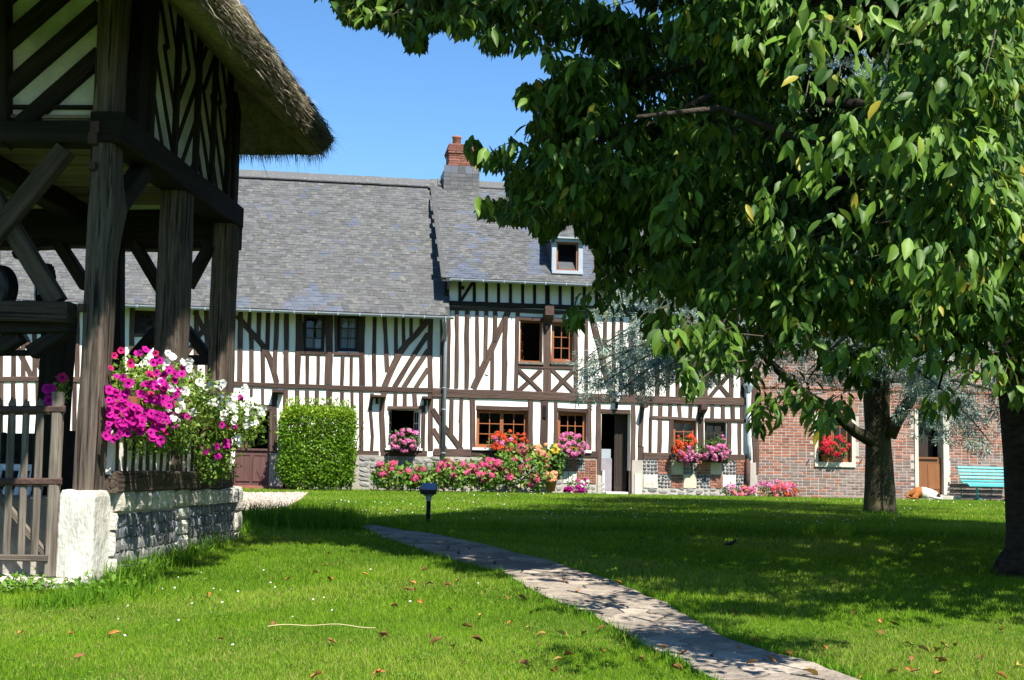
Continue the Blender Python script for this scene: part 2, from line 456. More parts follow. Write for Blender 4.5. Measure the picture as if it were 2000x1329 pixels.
# crazy paving: voronoi cells in the path's own length / width coordinates
def clip(poly, nx, ny, c):
    out = []
    for i in range(len(poly)):
        a, q = poly[i], poly[(i + 1) % len(poly)]
        da, dq = a[0] * nx + a[1] * ny - c, q[0] * nx + q[1] * ny - c
        if da <= 0: out.append(a)
        if (da < 0) != (dq < 0) and da != dq:
            t = da / (da - dq); out.append((a[0] + (q[0] - a[0]) * t, a[1] + (q[1] - a[1]) * t))
    return out
PW = .62
seeds = []
y = .1
while y < plen:
    k = rnd.choice((2, 3, 3))
    for j in range(k):
        seeds.append((y + rnd.uniform(-.16, .16), PW * (j + .5 + rnd.uniform(-.25, .25)) / k))
    y += rnd.uniform(.22, .36)
for i, (sx, sy) in enumerate(seeds):
    poly = [(max(sx - .9, 0), 0), (min(sx + .9, plen), 0), (min(sx + .9, plen), PW), (max(sx - .9, 0), PW)]
    for j, (tx, ty) in enumerate(seeds):
        if i == j or abs(tx - sx) > 1.9: continue
        nx, ny = tx - sx, ty - sy
        l = math.hypot(nx, ny)
        nx /= l; ny /= l
        poly = clip(poly, nx, ny, nx * (sx + tx) / 2 + ny * (sy + ty) / 2 - .008)
        if len(poly) < 3: break
    if len(poly) < 3: continue
    cx = sum(p[0] for p in poly) / len(poly); cy = sum(p[1] for p in poly) / len(poly)
    m2 = []                        # uneven hewn outline
    for a in range(len(poly)):
        p, q = poly[a], poly[(a + 1) % len(poly)]
        m2.append(p)
        if math.hypot(q[0] - p[0], q[1] - p[1]) > .16:
            h = rnd.uniform(.4, .6); k = rnd.uniform(0, .05)
            mx_, my_ = p[0] + (q[0] - p[0]) * h, p[1] + (q[1] - p[1]) * h
            m2.append((mx_ + (cx - mx_) * k, my_ + (cy - my_) * k))
    top = rnd.uniform(.007, .014)
    tz = [top + rnd.uniform(-.002, .002) for _ in m2]
    bm_ = MB()
    lo_ = [path_pt(p[0] / plen, p[1] / PW) for p in m2]
    inn = [path_pt((cx + (p[0] - cx) * .92) / plen, (cy + (p[1] - cy) * .92) / PW) + Vector((0, 0, z)) for p, z in zip(m2, tz)]
    k = len(m2)
    vs = [p + Vector((0, 0, -.01)) for p in lo_] + [p + Vector((0, 0, z * .75)) for p, z in zip(lo_, tz)] + inn + [path_pt(cx / plen, cy / PW) + Vector((0, 0, top + rnd.uniform(-.003, .004)))]
    fs = []
    for a in range(k):
        c_ = (a + 1) % k
        fs += [(a, c_, k + c_, k + a), (k + a, k + c_, 2 * k + c_, 2 * k + a), (2 * k + a, 2 * k + c_, 3 * k)]
    bm_.add(vs, fs)
    bm_.build('flagstone', M_FLAG, path)

# ------------------------------------------------------------------ the long farmhouse
TH = math.radians(9)
HO = Vector((0, 35, 0))
HU = Vector((math.cos(TH), math.sin(TH), 0)); HN = Vector((math.sin(TH), -math.cos(TH), 0)); HZ = Vector((0, 0, 1))
GH = .47
def FH(px, py, d=0.0):
    p = plane_hit(px, py, HO + HN * d, HN)
    return (p - HO).dot(HU), p.z
def HW(u, d, z): return HO + HU * u + HN * d + HZ * z
def UX(px, py=800, d=0.0): return FH(px, py, d)[0]
def ppm(px): return FPX / (HO.y + UX(px) * math.sin(TH))
HR = Matrix((HU, HN, HZ)).transposed()      # local x along, y out, z up
def hbox(b, u0, u1, d0, d1, z0, z1):
    b.hexa([HW(u, d, z) for u in (u0, u1) for d in (d0, d1) for z in (z0, z1)])
_pr = [0]
def timber_mesh(L, w, din, proud, wob, seed, mat_, c=.012, bend=None):
    n = max(3, int(L / .3))
    c = min(c, w * .2)
    vs = []; fs = []
    for i in range(n + 1):
        x = -L / 2 + L * i / n
        o = wob * w * .9 * noise.noise(Vector((x * .7, seed * 7.3, 1)))
        if bend: o += float(np.interp(x, bend[0], bend[1]))
        h1 = w / 2 * (1 + wob * 1.3 * noise.noise(Vector((x * 1.6, seed * 3.1, 5)))); h2 = w / 2 * (1 + wob * 1.3 * noise.noise(Vector((x * 1.6, seed * 5.7, 9))))
        pz = proud + .006 * noise.noise(Vector((x * 2, seed, 3)))
        vs += [(x, o - h1, -din), (x, o - h1, pz - c), (x, o - h1 + c, pz), (x, o + h2 - c, pz), (x, o + h2, pz - c), (x, o + h2, -din)]
    for i in range(n):
        q = i * 6
        for k in range(6):
            fs.append((q + k, q + 6 + k, q + 6 + (k + 1) % 6, q + (k + 1) % 6))
    fs.append((0, 1, 2, 3, 4, 5)); q = n * 6
    fs.append((q + 5, q + 4, q + 3, q + 2, q + 1, q))
    me = bpy.data.meshes.new('timber'); me.from_pydata(vs, [], fs); me.materials.append(mat_)
    return me
def timber(parent, A, Bp, w, nrm, din=.06, proud=None, wob=.22, mat_=None, name='timber', bend=None):
    """a hewn timber from A to B (world), its face turned to nrm"""
    A, Bp = Vector(A), Vector(Bp)
    x = (Bp - A); L = x.length; x.normalize()
    z = (nrm - x * nrm.dot(x)).normalized(); y = z.cross(x)
    _pr[0] += 1
    if proud is None: proud = .02 + (_pr[0] * 7 % 23) * .0008
    me = timber_mesh(L, w, din, proud, wob, _pr[0], mat_ or M_TIMBER, bend=bend)
    M = Matrix((x, y, z)).transposed().to_4x4(); M.translation = (A + Bp) / 2
    return link(name, me, parent, M)
def tpx(parent, x0, y0, x1, y1, wpx, **k):
    a, b_ = FH(x0, y0), FH(x1, y1)
    return timber(parent, HW(a[0], 0, a[1]), HW(b_[0], 0, b_[1]), max(wpx, 6) / ppm((x0 + x1) / 2), HN, **k)
def tcurve(parent, pts, wpx, **k):
    P = [HW(q[0], 0, q[1]) for q in (FH(*p) for p in pts)]
    x = (P[-1] - P[0]); L = x.length; x.normalize(); y = HN.cross(x)
    mid = (P[0] + P[-1]) / 2
    xs = [(p - mid).dot(x) for p in P]; ys = [(p - mid).dot(y) for p in P]
    return timber(parent, P[0], P[-1], wpx / ppm(pts[0][0]), HN, bend=(xs, ys), **k)
def wall(parent, u0, u1, z0, z1, openings, mat_, name='plaster_wall', d=0.0, th=.32):
    us = sorted({u0, u1, *[o[0] for o in openings], *[o[1] for o in openings]})
    zs = sorted({z0, z1, *[o[2] for o in openings], *[o[3] for o in openings]})
    us = [u for u in us if u0 <= u <= u1]; zs = [z for z in zs if z0 <= z <= z1]
    def solid(i, j):
        if not (0 <= i < len(us) - 1 and 0 <= j < len(zs) - 1): return False
        cu, cz = (us[i] + us[i + 1]) / 2, (zs[j] + zs[j + 1]) / 2
        return not any(o[0] < cu < o[1] and o[2] < cz < o[3] for o in openings)
    b = MB()
    for i in range(len(us) - 1):
        for j in range(len(zs) - 1):
            if not solid(i, j): continue
            a, c, e, g = us[i], us[i + 1], zs[j], zs[j + 1]
            b.add([HW(a, d, e), HW(c, d, e), HW(c, d, g), HW(a, d, g)], [(0, 1, 2, 3)])
            b.add([HW(a, d - th, e), HW(c, d - th, e), HW(c, d - th, g), HW(a, d - th, g)], [(3, 2, 1, 0)])
            for di, dj, (p, q) in ((-1, 0, ((a, e), (a, g))), (1, 0, ((c, g), (c, e))), (0, -1, ((c, e), (a, e))), (0, 1, ((a, g), (c, g)))):
                if not solid(i + di, j + dj):
                    b.add([HW(p[0], d, p[1]), HW(q[0], d, q[1]), HW(q[0], d - th, q[1]), HW(p[0], d - th, p[1])], [(0, 1, 2, 3)])
    return b.build(name, mat_, parent)
def orect(x0, y0, x1, y1, d=0):
    xm, ym = (x0 + x1) / 2, (y0 + y1) / 2
    return (FH(x0, ym, d)[0], FH(x1, ym, d)[0], FH(xm, y1, d)[1], FH(xm, y0, d)[1])
def window(parent, r, cols, rows, leaves=1, mat_=None, d=-.13, curtain=0, swing=None, fr=.05, glass=True):
    """casing = the window part; its sashes, panes and curtain are sub-parts"""
    mat_ = mat_ or M_ORANGEWOOD
    u0, u1, z0, z1 = r
    b = MB()
    hbox(b, u0, u0 + fr, d - .06, d, z0, z1); hbox(b, u1 - fr, u1, d - .06, d, z0, z1)
    hbox(b, u0 + fr, u1 - fr, d - .06, d, z1 - fr, z1); hbox(b, u0 + fr, u1 - fr, d - .06, d + .02, z0, z0 + fr)
    w = b.build('window', mat_, parent)
    iu0, iu1, iz0, iz1 = u0 + fr, u1 - fr, z0 + fr, z1 - fr
    lw = (iu1 - iu0) / leaves
    for k in range(leaves):
        a, c = iu0 + k * lw + .003, iu0 + (k + 1) * lw - .003
        ang = 0 if not swing else swing[k]
        def HS(u, dd, z):
            if not ang: return HW(u, dd, z)
            hinge = a if ang > 0 else c
            du = u - hinge
            return HW(hinge + du * math.cos(ang), dd - abs(du) * abs(math.sin(ang)), z)
        def sbox(bb, x0, x1, d0, d1, y0, y1): bb.hexa([HS(u, dd, z) for u in (x0, x1) for dd in (d0, d1) for z in (y0, y1)])
        s = MB(); st = .042; dd = d - .012
        sbox(s, a, a + st, dd - .035, dd, iz0, iz1); sbox(s, c - st, c, dd - .035, dd, iz0, iz1)
        sbox(s, a + st, c - st, dd - .035, dd, iz0, iz0 + st * 1.2); sbox(s, a + st, c - st, dd - .035, dd, iz1 - st, iz1)
        gu0, gu1, gz0, gz1 = a + st, c - st, iz0 + st * 1.2, iz1 - st
        for i in range(1, cols):
            x = gu0 + (gu1 - gu0) * i / cols
            sbox(s, x - .011, x + .011, dd - .028, dd - .004, gz0, gz1)
        for j in range(1, rows):
            z = gz0 + (gz1 - gz0) * j / rows
            sbox(s, gu0, gu1, dd - .027, dd - .006, z - .011, z + .011)
        s.build('sash', mat_, w)
        if glass:
            for i in range(cols):
                for j in range(rows):
                    g = MB()
                    x0, x1 = gu0 + (gu1 - gu0) * i / cols + .004, gu0 + (gu1 - gu0) * (i + 1) / cols - .004
                    y0, y1 = gz0 + (gz1 - gz0) * j / rows + .004, gz0 + (gz1 - gz0) * (j + 1) / rows - .004
                    t = rnd.uniform(-.004, .004)
                    g.add([HS(x0, dd - .016 + t, y0), HS(x1, dd - .016 - t, y0), HS(x1, dd - .016, y1), HS(x0, dd - .016 + t, y1)], [(0, 1, 2, 3)])
                    g.build('pane', GLASS, w)
        if curtain:
            cu = MB(); m = 14
            x0 = gu0 + (gu1 - gu0) * (1 - curtain) if curtain < 1 else gu0 - .03
            pts = [(x0 + (gu1 + .03 - x0) * i / m, dd - .13 + .018 * math.sin(i * 2.3)) for i in range(m + 1)]
            vs = [HW(p[0], p[1], z) for p in pts for z in (iz0, iz1)]
            cu.add(vs, [(2 * i, 2 * i + 2, 2 * i + 3, 2 * i + 1) for i in range(m)])
            cu.build('curtain', M_CURTAIN, w)
    return w

# one slate: a thin slab whose tail stands proud of the course below
SLW, SLE, SLT = .178, .113, .009
_sv = [(-.5, 0, 0), (.5, 0, 0), (.5, 2.0, -.0), (-.5, 2.0, 0), (-.5, 0, 1), (.5, 0, 1), (.5, 2.0, .15), (-.5, 2.0, .15)]
_sf = [(4, 5, 6, 7), (0, 1, 5, 4), (1, 2, 6, 5), (3, 0, 4, 7)]
def slate_mesh(m):
    me = bpy.data.meshes.new('slate'); me.from_pydata(_sv, [], _sf); me.materials.append(m); me.update(); return me
SLATE_ME, SLATE_NEW = slate_mesh(M_SLATE_O), slate_mesh(M_SLATE_N)
def roof(house, u0, u1, de, ze, dr, zr, clean=(), single=None, skip=None, hip=None, name='roof'):
    """front slope with its slates, and the back slope; single = px polygon whose slates are parts of their own"""
    b = MB()
    th = .09
    h0 = hip or 0
    # front slope slab, back slope slab (hip = how far the ridge starts in from the eave end)
    for s in (1, -1):
        D = (lambda d: d) if s == 1 else (lambda d: 2 * dr - d)
        q = [HW(u0, D(de), ze), HW(u1, D(de), ze), HW(u1, D(dr), zr), HW(u0 + h0, D(dr), zr)]
        vs = q + [p - HZ * th for p in q]
        b.add(vs, [(0, 1, 2, 3), (7, 6, 5, 4), (0, 4, 5, 1), (1, 5, 6, 2), (3, 7, 4, 0)])
    if h0:
        b.add([HW(u0, de, ze), HW(u0 + h0, dr, zr), HW(u0, 2 * dr - de, ze)], [(0, 1, 2)])
    r = b.build(name, M_SLATE_D, house)
    S = HN * (dr - de) + HZ * (zr - ze)
    SL = S.length; S.normalize()
    Nn = HU.cross(S).normalized()
    if Nn.dot(HN) < 0: Nn = -Nn
    rows = int(SL / SLE)
    R3 = np.array(Matrix((HU, S, Nn)).transposed())
    PP, SS, TT, RR = [], [], [], []
    for j in range(rows + 1):
        t = min(j * SLE, SL - SLE * 1.02)
        left = u0 + h0 * t / SL
        n = int((u1 - left) / SLW)
        off = (j % 2) * .5 + rnd.uniform(-.08, .08)
        for i in range(-1, n + 1):
            u = left + (i + off + .5) * SLW + rnd.uniform(-.004, .004)
            if u < left or u > u1 - SLW * .3: continue
            p = HW(u, de, ze) + S * (t + rnd.uniform(-.006, .006)) + Nn * .002
            PP.append(list(p))
            SS.append((SLW * rnd.uniform(.95, .985), SLE, SLT * rnd.uniform(.7, 1.8)))
            TT.append(rnd.random())
            a = rnd.uniform(-.012, .012)
            RR.append(R3 @ np.array([[math.cos(a), -math.sin(a), 0], [math.sin(a), math.cos(a), 0], [0, 0, 1]]))
    PP, SS, TT, RR = np.array(PP), np.array(SS), np.array(TT), np.array(RR)
    px, py, _ = project(PP)
    keep = np.ones(len(PP), bool)
    if skip is not None: keep &= ~in_poly(px, py, skip)
    cl = np.zeros(len(PP), bool)
    for c in clean: cl |= in_poly(px, py, c)
    cl |= (TT > .985) & keep
    one = np.zeros(len(PP), bool)
    if single is not None:
        idx = np.where(in_poly(px, py, single) & keep)[0]
        idx = idx[np.argsort(-py[idx])][:298]
        one[idx] = True
        for i in idx:
            link('slate', SLATE_NEW if cl[i] else SLATE_ME, r, mat4(RR[i], PP[i], tuple(SS[i])))
    for sel, m, nm in ((keep & ~one & ~cl, M_SLATE_S, 'slate_courses'), (keep & ~one & cl, M_SLATE_N, 'clean_slates')):
        if sel.sum():
            me = scatter(nm, _sv, _sf, RR[sel], PP[sel], SS[sel], m, TT[sel], smooth=False)
            tag(link(nm, me, r), kind='stuff')
    return r

# --- measured lines
UA0, UAB, UBC, UC1 = UX(-95), UX(869), UX(1476), UX(2060)
ZEA = FH(660, 609, .55)[1]; ZEB = FH(1000, 548, .5)[1]
DR = -3.55
def ridge_z(px, py):
    return plane_hit(px, py, HO + HN * DR, HN).z
ZR = ridge_z(660, 347)
print('house', UA0, UAB, UBC, UC1, 'eaves', ZEA, ZEB, 'ridge', ZR)

hA = thing('half_timbered_house', 'half-timbered house wing with big lichened slate roof and laurel hedge before it', 'house', HW((UA0 + UAB) / 2, 0, GH))
hB = thing('half_timbered_house', 'taller half-timbered house wing with brick chimney, dormers and chequered stone base', 'house', HW((UAB + UBC) / 2, 0, GH))
hC = thing('brick_house', 'old red brick house wing behind the trees with cream framed window and door', 'house', HW((UBC + UC1) / 2, 0, GH))

# --- wing A ------------------------------------------------------------------
oA = [orect(591, 614, 635, 687), orect(658, 614, 702, 687), orect(757, 799, 821, 876), orect(459, 803, 527, 956), orect(262, 606, 304, 652)]
wall(hA, UA0, UAB, GH + .55, ZEA + .35, [o for o in oA], M_PLASTER)
def plinthA(x0, x1, ytop=889, d=.03):
    a, c = UX(x0), UX(x1)
    b = MB(); hbox(b, a, c, -.3, d, GH - .35, FH((x0 + x1) / 2, ytop)[1]); return b.build('plinth', M_RUBBLE, hA)
plinthA(-95, 457); plinthA(530, 868)
zs_ = FH(600, 886)[1]
for x0, x1 in ((535, 740), (744, 834), (846, 866)):
    tpx(hA, x0, 886, x1, 887, 12, wob=.1)
# mid beam in lengths
for x0, y0, x1, y1, w in ((-90, 740, 120, 742, 10), (120, 742, 330, 746, 10), (330, 746, 470, 750, 10), (470, 751, 640, 757, 9), (640, 757, 845, 763, 10)):
    tpx(hA, x0, y0, x1, y1, w, wob=.12, proud=.045)
up = [(470, 606, 468.5, 747, 10), (488, 606, 486, 646, 8), (490, 645, 491.6, 748, 9), (507, 606, 505, 668, 9), (513, 674, 514.5, 748, 8), (524, 606, 522, 690, 8),
      (542, 608, 535, 730, 9), (560, 608, 559, 748, 9.5), (584, 609, 580.5, 749, 11), (645, 610, 643.5, 751, 14.5), (708, 611, 706.5, 753, 11),
      (600.6, 695, 600, 750, 7.5), (622, 695, 621.5, 750, 6.5), (669, 697, 667.5, 753, 7.5), (686, 697, 686, 754, 6.5), (732, 613, 731, 755, 8), (750, 613, 756, 725, 8.5),
      (773, 613, 773, 704, 7), (787.5, 613, 788, 682, 7), (803, 613, 804, 666, 7), (823, 613, 823, 645, 7), (840.5, 612, 840.5, 880, 10), (864, 622, 863, 890, 8),
      (836, 652, 770, 755, 10), (836, 683, 788, 757, 10), (836, 720, 812, 758, 8),
      (588, 690, 636, 690.5, 7), (652, 692, 702, 693, 7), (586, 610, 590, 690, 8), (637, 612, 638, 690, 6), (656, 612, 656, 690, 5), (703.5, 612, 704, 692, 5)]
lo = [(491, 758, 491, 774, 6), (513, 759, 513, 792, 6), (537, 760, 535, 952, 10), (558, 761, 557, 880, 9), (580, 762, 580, 880, 9), (600, 763, 600, 880, 8), (620, 763, 619, 880, 8),
      (643, 764, 643, 880, 12), (668, 764, 668, 880, 7), (688, 765, 687.5, 880, 6), (706, 766, 706, 880, 8), 
      (757, 796, 824, 796.5, 7), (772, 768, 772, 793, 8), (791, 768, 791, 793, 8), (810, 768, 811, 793, 8), (827, 792, 826, 880, 8),
      (845, 838, 871, 879, 9), (505, 797, 531, 797, 13), (457, 801, 505, 801, 6), (529, 802, 529, 952, 4)]
for t in up + lo: tpx(hA, *t)
tcurve(hA, [(463, 617), (482, 641), (506, 666), (521, 684), (532, 711), (541, 748)], 11)
tcurve(hA, [(842, 618), (815, 652), (790, 677), (775, 701), (763, 728), (752, 757)], 12)
# the part seen through the press shed
for x in range(-80, 455, 21):
    if 255 < x < 310: continue
    if x < 90:
        tpx(hA, x, 598, x + rnd.uniform(-3, 3), 740, 9)
    else:
        tpx(hA, x + rnd.uniform(-3, 3), 600, x + rnd.uniform(-3, 3), 741, 9)
for x0, y0, x1, y1 in ((18, 650, 64, 742), (40, 640, 92, 742), (380, 610, 450, 742), (330, 742, 400, 640)):
    tpx(hA, x0, y0, x1, y1, 10)
for x in list(range(-70, 455, 24)): tpx(hA, x, 746, x + rnd.uniform(-2, 2), 880, 8)
tpx(hA, 258, 600, 258, 742, 10); tpx(hA, 309, 600, 309, 742, 10); tpx(hA, 262, 655, 305, 655, 7)
tpx(hA, -90, 884, 450, 884, 11, wob=.1)
window(hA, oA[0], 2, 3, 1, M_DARKDOOR, curtain=.35); window(hA, oA[1], 2, 3, 1, M_DARKDOOR, curtain=1)
window(hA, oA[4], 2, 3, 1, M_DARKDOOR)
# ground-floor window: one white leaf folded inwards, white sill
wn = window(hA, oA[2], 2, 3, 2, M_WHITEPAINT, swing=(1.35, -1.3), fr=.03, d=-.08)
b = MB(); hbox(b, oA[2][0] - .05, oA[2][1] + .06, -.2, .075, oA[2][2] - .05, oA[2][2] + .004); b.build('window_sill', M_WHITEPAINT, hA)
# door: closed maroon lower leaf, upper leaf open on the dark room
r = oA[3]
zm = FH(490, 880)[1]
b = MB(); hbox(b, r[0], r[1] - .0, -.2, -.14, r[2], zm)
door = b.build('door', M_MAROON, hA)
for a, c in ((.05, .46), (.52, .93)):
    w_ = r[1] - r[0]
    b = MB(); x0, x1 = r[0] + w_ * a, r[0] + w_ * c
    hbox(b, x0, x1, -.145, -.128, r[2] + .2, zm - .1)
    for q in ((x0, x0 + .025, r[2] + .2, zm - .1), (x1 - .025, x1, r[2] + .2, zm - .1), (x0 + .025, x1 - .025, zm - .125, zm - .1), (x0 + .025, x1 - .025, r[2] + .2, r[2] + .225)):
        hbox(b, q[0], q[1], -.13, -.112, q[2], q[3])
    b.build('door_panel', M_MAROON, door)
b = MB(); hbox(b, r[0] + .02, r[1] - .05, -.2, -.095, zm, zm + .05); b.build('ledge', M_MAROON, door)
b = MB(); hbox(b, r[0] + .05, r[0] + .3, -.28, -.2, zm + .06, r[3]); hbox(b, r[1] - .06, r[1], -.2, -.1, r[2], r[3]); b.build('door_frame', M_MAROON, hA)
b = MB(); hbox(b, r[0] - .5, r[1] + 1.0, -.3, .75, GH - .3, GH + .06); b.build('doorstep', M_BRICK_O, hA)
# carved beam ends
def corbel(h, px, py, wpx, hpx, out=.28, mat_=None):
    a = FH(px - wpx / 2, py); c = FH(px + wpx / 2, py + hpx)
    b = MB()
    b.hexa([HW(u, d, z) for u in (a[0], c[0]) for d, z in ((0, c[1] + .02), (0, a[1]), (out, (a[1] + c[1]) / 2), (out, a[1]))])
    b.build('beam_end', mat_ or M_TIMBER, h)
    b = MB(); m = (a[0] + c[0]) / 2 - .04
    hbox(b, m - .035, m + .035, .03, .11, c[1] - .13, c[1] + .02); b.build('peg', M_TIMBERD, h)
tcurve(hA, [(727, 769), (723, 800), (724, 815), (728, 840), (726, 880)], 6.5)
tcurve(hA, [(750, 766), (745, 800), (746, 830), (748, 881)], 11)
tcurve(hA, [(845, 799), (862, 826), (882, 850), (902, 879)], 10)
corbel(hA, 543, 763, 20, 9); corbel(hA, 739, 772, 26, 8); corbel(hA, 833, 775, 18, 9)
# roof, gutter, downpipe
CLEAN_A = [[(545, 607), (560, 592), (578, 585), (597, 578), (600, 556), (617, 554), (624, 577), (664, 579), (664, 588), (640, 592), (625, 606)], [(462, 608), (462, 585), (480, 583), (482, 607)], [(636, 610), (640, 599), (662, 599), (668, 611)]]
for k in range(16):
    x, y = rnd.uniform(470, 850), rnd.uniform(370, 560); CLEAN_A.append([(x, y), (x + rnd.uniform(8, 22), y), (x + 14, y + 7), (x, y + 7)])
roof(hA, UA0 - .3, UAB + .02, .55, ZEA, DR, ZR, CLEAN_A, single=[(462, 540), (866, 552), (872, 625), (462, 615)], hip=2.6)
b = MB(); n = 24                     # lapped ridge slates
for i in range(n):
    a = UA0 + 2.2 + (UAB - UA0 - 2.2) * i / n; c = UA0 + 2.2 + (UAB - UA0 - 2.2) * (i + 1) / n + .02
    t = rnd.uniform(-.006, .006)
    b.hexa([HW(u, d, z) for u in (a, c) for d, z in ((DR + .27, ZR - .20 + t), (DR + .28, ZR - .17 + t), (DR, ZR + .05 + t), (DR, ZR + .085 + t))])
b.build('ridge_slates', M_SLATE_O, hA)
def gutter(h, u0, u1, d, z0, z1):
    b = MB(); m = 8; n = 12
    vs = []
    for i in range(n + 1):
        f = i / n; u = u0 + (u1 - u0) * f; zc = z0 + (z1 - z0) * f
        for k in range(m + 1):
            t = math.pi + math.pi * k / m
            vs.append(HW(u, d + .065 * math.cos(t), zc + .065 * math.sin(t)))
        for k in range(m, -1, -1):
            t = math.pi + math.pi * k / m
            vs.append(HW(u, d + .058 * math.cos(t), zc + .058 * math.sin(t) + .002))
    w_ = 2 * (m + 1)
    b.add(vs, [(i * w_ + k, i * w_ + (k + 1) % w_, (i + 1) * w_ + (k + 1) % w_, (i + 1) * w_ + k) for i in range(n) for k in range(w_)])
    g = b.build('gutter', M_ZINC, h)
    k = u0 + .3
    while k < u1:
        b = MB(); zc = z0 + (z1 - z0) * (k - u0) / (u1 - u0)
        hbox(b, k - .012, k + .012, d - .07, d + .075, zc - .002, zc + .012); hbox(b, k - .012, k + .012, d + .064, d + .076, zc - .06, zc)
        b.build('bracket', M_ZINC, g); k += .55
    return g
gutter(hA, UA0 - .3, UAB + .1, .63, ZEA - .03, FH(868, 619, .63)[1])
def pipe(h, pts, rad, m=M_ZINC, name='downpipe'):
    b = MB(); b.tube([HW(*p) for p in pts], rad, 10); p_ = b.build(name, m, h, True)
    for f in pts:
        pass
    return p_
ud = UX(869, 700, .08); zt = FH(868, 622, .5)[1]
dp = pipe(hA, [(UX(866, 622, .62), .62, zt), (UX(867, 630, .55), .55, zt - .12), (ud, .14, zt - .5), (ud, .1, zt - .6), (UX(866, 895, .1), .1, FH(866, 893)[1])], .05)
for yy in (663, 758, 800, 885):
    p_ = FH(868, yy, .1); b = MB(); b.lathe([(.053, -.012), (.062, -.012), (.062, .012), (.053, .012)], HW(UX(868.5 - (yy - 660) / 90, yy, .1), .1, p_[1]), 10); b.build('pipe_collar', M_ZINC, dp)

# --- wing B ------------------------------------------------------------------
oB = [orect(1015, 626, 1060, 708), orect(1077, 630, 1120, 708), orect(930, 801, 1032, 876), orect(1089, 805, 1147, 880), orect(1174, 808, 1231, 966),
      orect(1315, 820, 1361, 884), orect(1376, 825, 1419, 886), orect(1328, 640, 1370, 716), orect(1386, 642, 1426, 718)]
zB0 = FH(1300, 899)[1]
wall(hB, UAB + .02, UBC, zB0 - .3, ZEB + .3, oB, M_PLASTER)
ub = UX(874)
# frieze under the eaves
fx = [873, 898, 926, 950, 973.6, 997, 1020.6, 1044, 1069, 1094, 1118, 1141] + [1141 + 24 * k for k in range(1, 14)]
for x in fx:
    o = .042 * (x - 873)
    tpx(hB, x, 541 + o, x, 592 + o * .75, 5.5 if x not in (873, 1069) else 9, mat_=M_TIMBERD, wob=.05)
tpx(hB, 873, 592, 1170, 603, 9, mat_=M_TIMBERD, wob=.05, proud=.05); tpx(hB, 1170, 603, 1474, 616, 9, mat_=M_TIMBERD, wob=.05, proud=.05)
tpx(hB, 900, 588, 924, 551, 6, mat_=M_TIMBERD, wob=.05)
tpx(hB, 873, 601.5, 1170, 613, 8, proud=.04); tpx(hB, 1170, 613, 1474, 626, 8, proud=.04)
b = MB(); b.lathe([(.0, 0), (.05, .0), (.05, .05), (.0, .05)], HW(*FH(903.5, 563)[:1], .0, FH(903.5, 563)[1]), 10, Matrix((HU, HZ, HN)).transposed()); b.build('vent', M_BLACKIRON, hB)
b = MB(); pv = FH(951.5, 729); b.lathe([(.0, 0), (.055, .0), (.05, .03), (.03, .03), (.02, .012), (.0, .012)], HW(pv[0], .0, pv[1]), 12, Matrix((HU, HZ, HN)).transposed()); b.build('vent', M_WHITEPAINT, hB)
upB = [(876, 603, 875, 757, 8), (893, 604, 891.5, 757, 8), (912.5, 605, 911.5, 758, 9), (931.5, 606, 932, 745, 8), (949.5, 607, 948, 708, 7.5), (967.5, 607, 966.5, 668, 9), (961.5, 682, 960, 760, 8.5),
       (987.5, 618, 985, 762, 10), (1011.5, 610, 1007.5, 763, 8), (994, 606, 925, 759, 12.5), (1014, 622, 1100, 627, 8), (1100, 627, 1126, 628, 7), (1068, 608, 1067.5, 768, 16),
       (1124, 622, 1124, 768, 9), (1011, 716, 1126, 719, 8), (1011, 722, 1057, 766, 8), (1056, 722, 1012, 765, 8), (1077, 722, 1122, 767, 8), (1122, 722, 1078, 767, 8),
       (1146, 612, 1144, 770, 7.5), (1182, 615, 1181, 714, 8), (1199, 615, 1198, 770, 7), (1214, 616, 1213, 772, 7), (1234.5, 616, 1233, 773, 11), (1255, 617, 1254.5, 774, 11),
       (1284, 618, 1283, 775, 9), (1304.5, 620, 1304, 776, 8), (1324, 622, 1323.5, 777, 9), (1378, 624, 1377, 778, 12), (1429, 626, 1428, 779, 9.5), (1450, 627, 1449, 780, 8),
       (1326, 727, 1372, 777, 8), (1370, 728, 1327, 776, 8), (1384, 729, 1426, 778, 8), (1425, 729, 1384, 778, 8), (1326, 724, 1430, 727, 8), (1326, 636, 1430, 640, 8)]
loB = [(861, 777, 861, 880, 7), (882, 778, 881, 852, 8), (901.5, 779, 900, 825, 8), (900, 825, 899, 876, 7), (923.5, 779, 923, 878, 10.5), (930, 797, 1032, 799, 9), (1036.5, 782, 1036, 884, 10), (1063.5, 783, 1062, 884, 15), (1086, 785, 1085, 884, 8),
       (1089, 801, 1147, 803, 8), (1151.5, 788, 1151, 884, 8), (1169, 790, 1168, 928, 10), (1174, 803, 1231, 806, 8), (1237, 792, 1237, 964, 9), (1253, 790, 1251, 872, 9), (1251, 872, 1249, 925, 12),
       (1272, 788, 1271, 814, 5), (1271, 816, 1269, 886, 5), (1289, 789, 1288.5, 886, 9), (1308.5, 789, 1308, 816, 8), (1273, 815, 1362, 820, 6), (1326, 790, 1328, 816, 8), (1348, 790, 1347, 818, 8), (1370, 790, 1369, 890, 12),
       (1376, 820, 1456, 823, 7), (1391.5, 791, 1391, 820, 8.5), (1412, 792, 1412, 820, 8), (1431, 793, 1431, 821, 8.5), (1449, 794, 1449, 822, 8), (1310.5, 820, 1310, 886, 9), (1424, 825, 1423.5, 888, 8.5), (1444, 826, 1444, 890, 8.5),
       (1473, 640, 1475, 925, 13)]
for t in upB + loB: tpx(hB, *t)
tcurve(hB, [(1154, 612), (1160, 642), (1172, 678), (1182, 716), (1188, 745), (1197, 771)], 12.5)
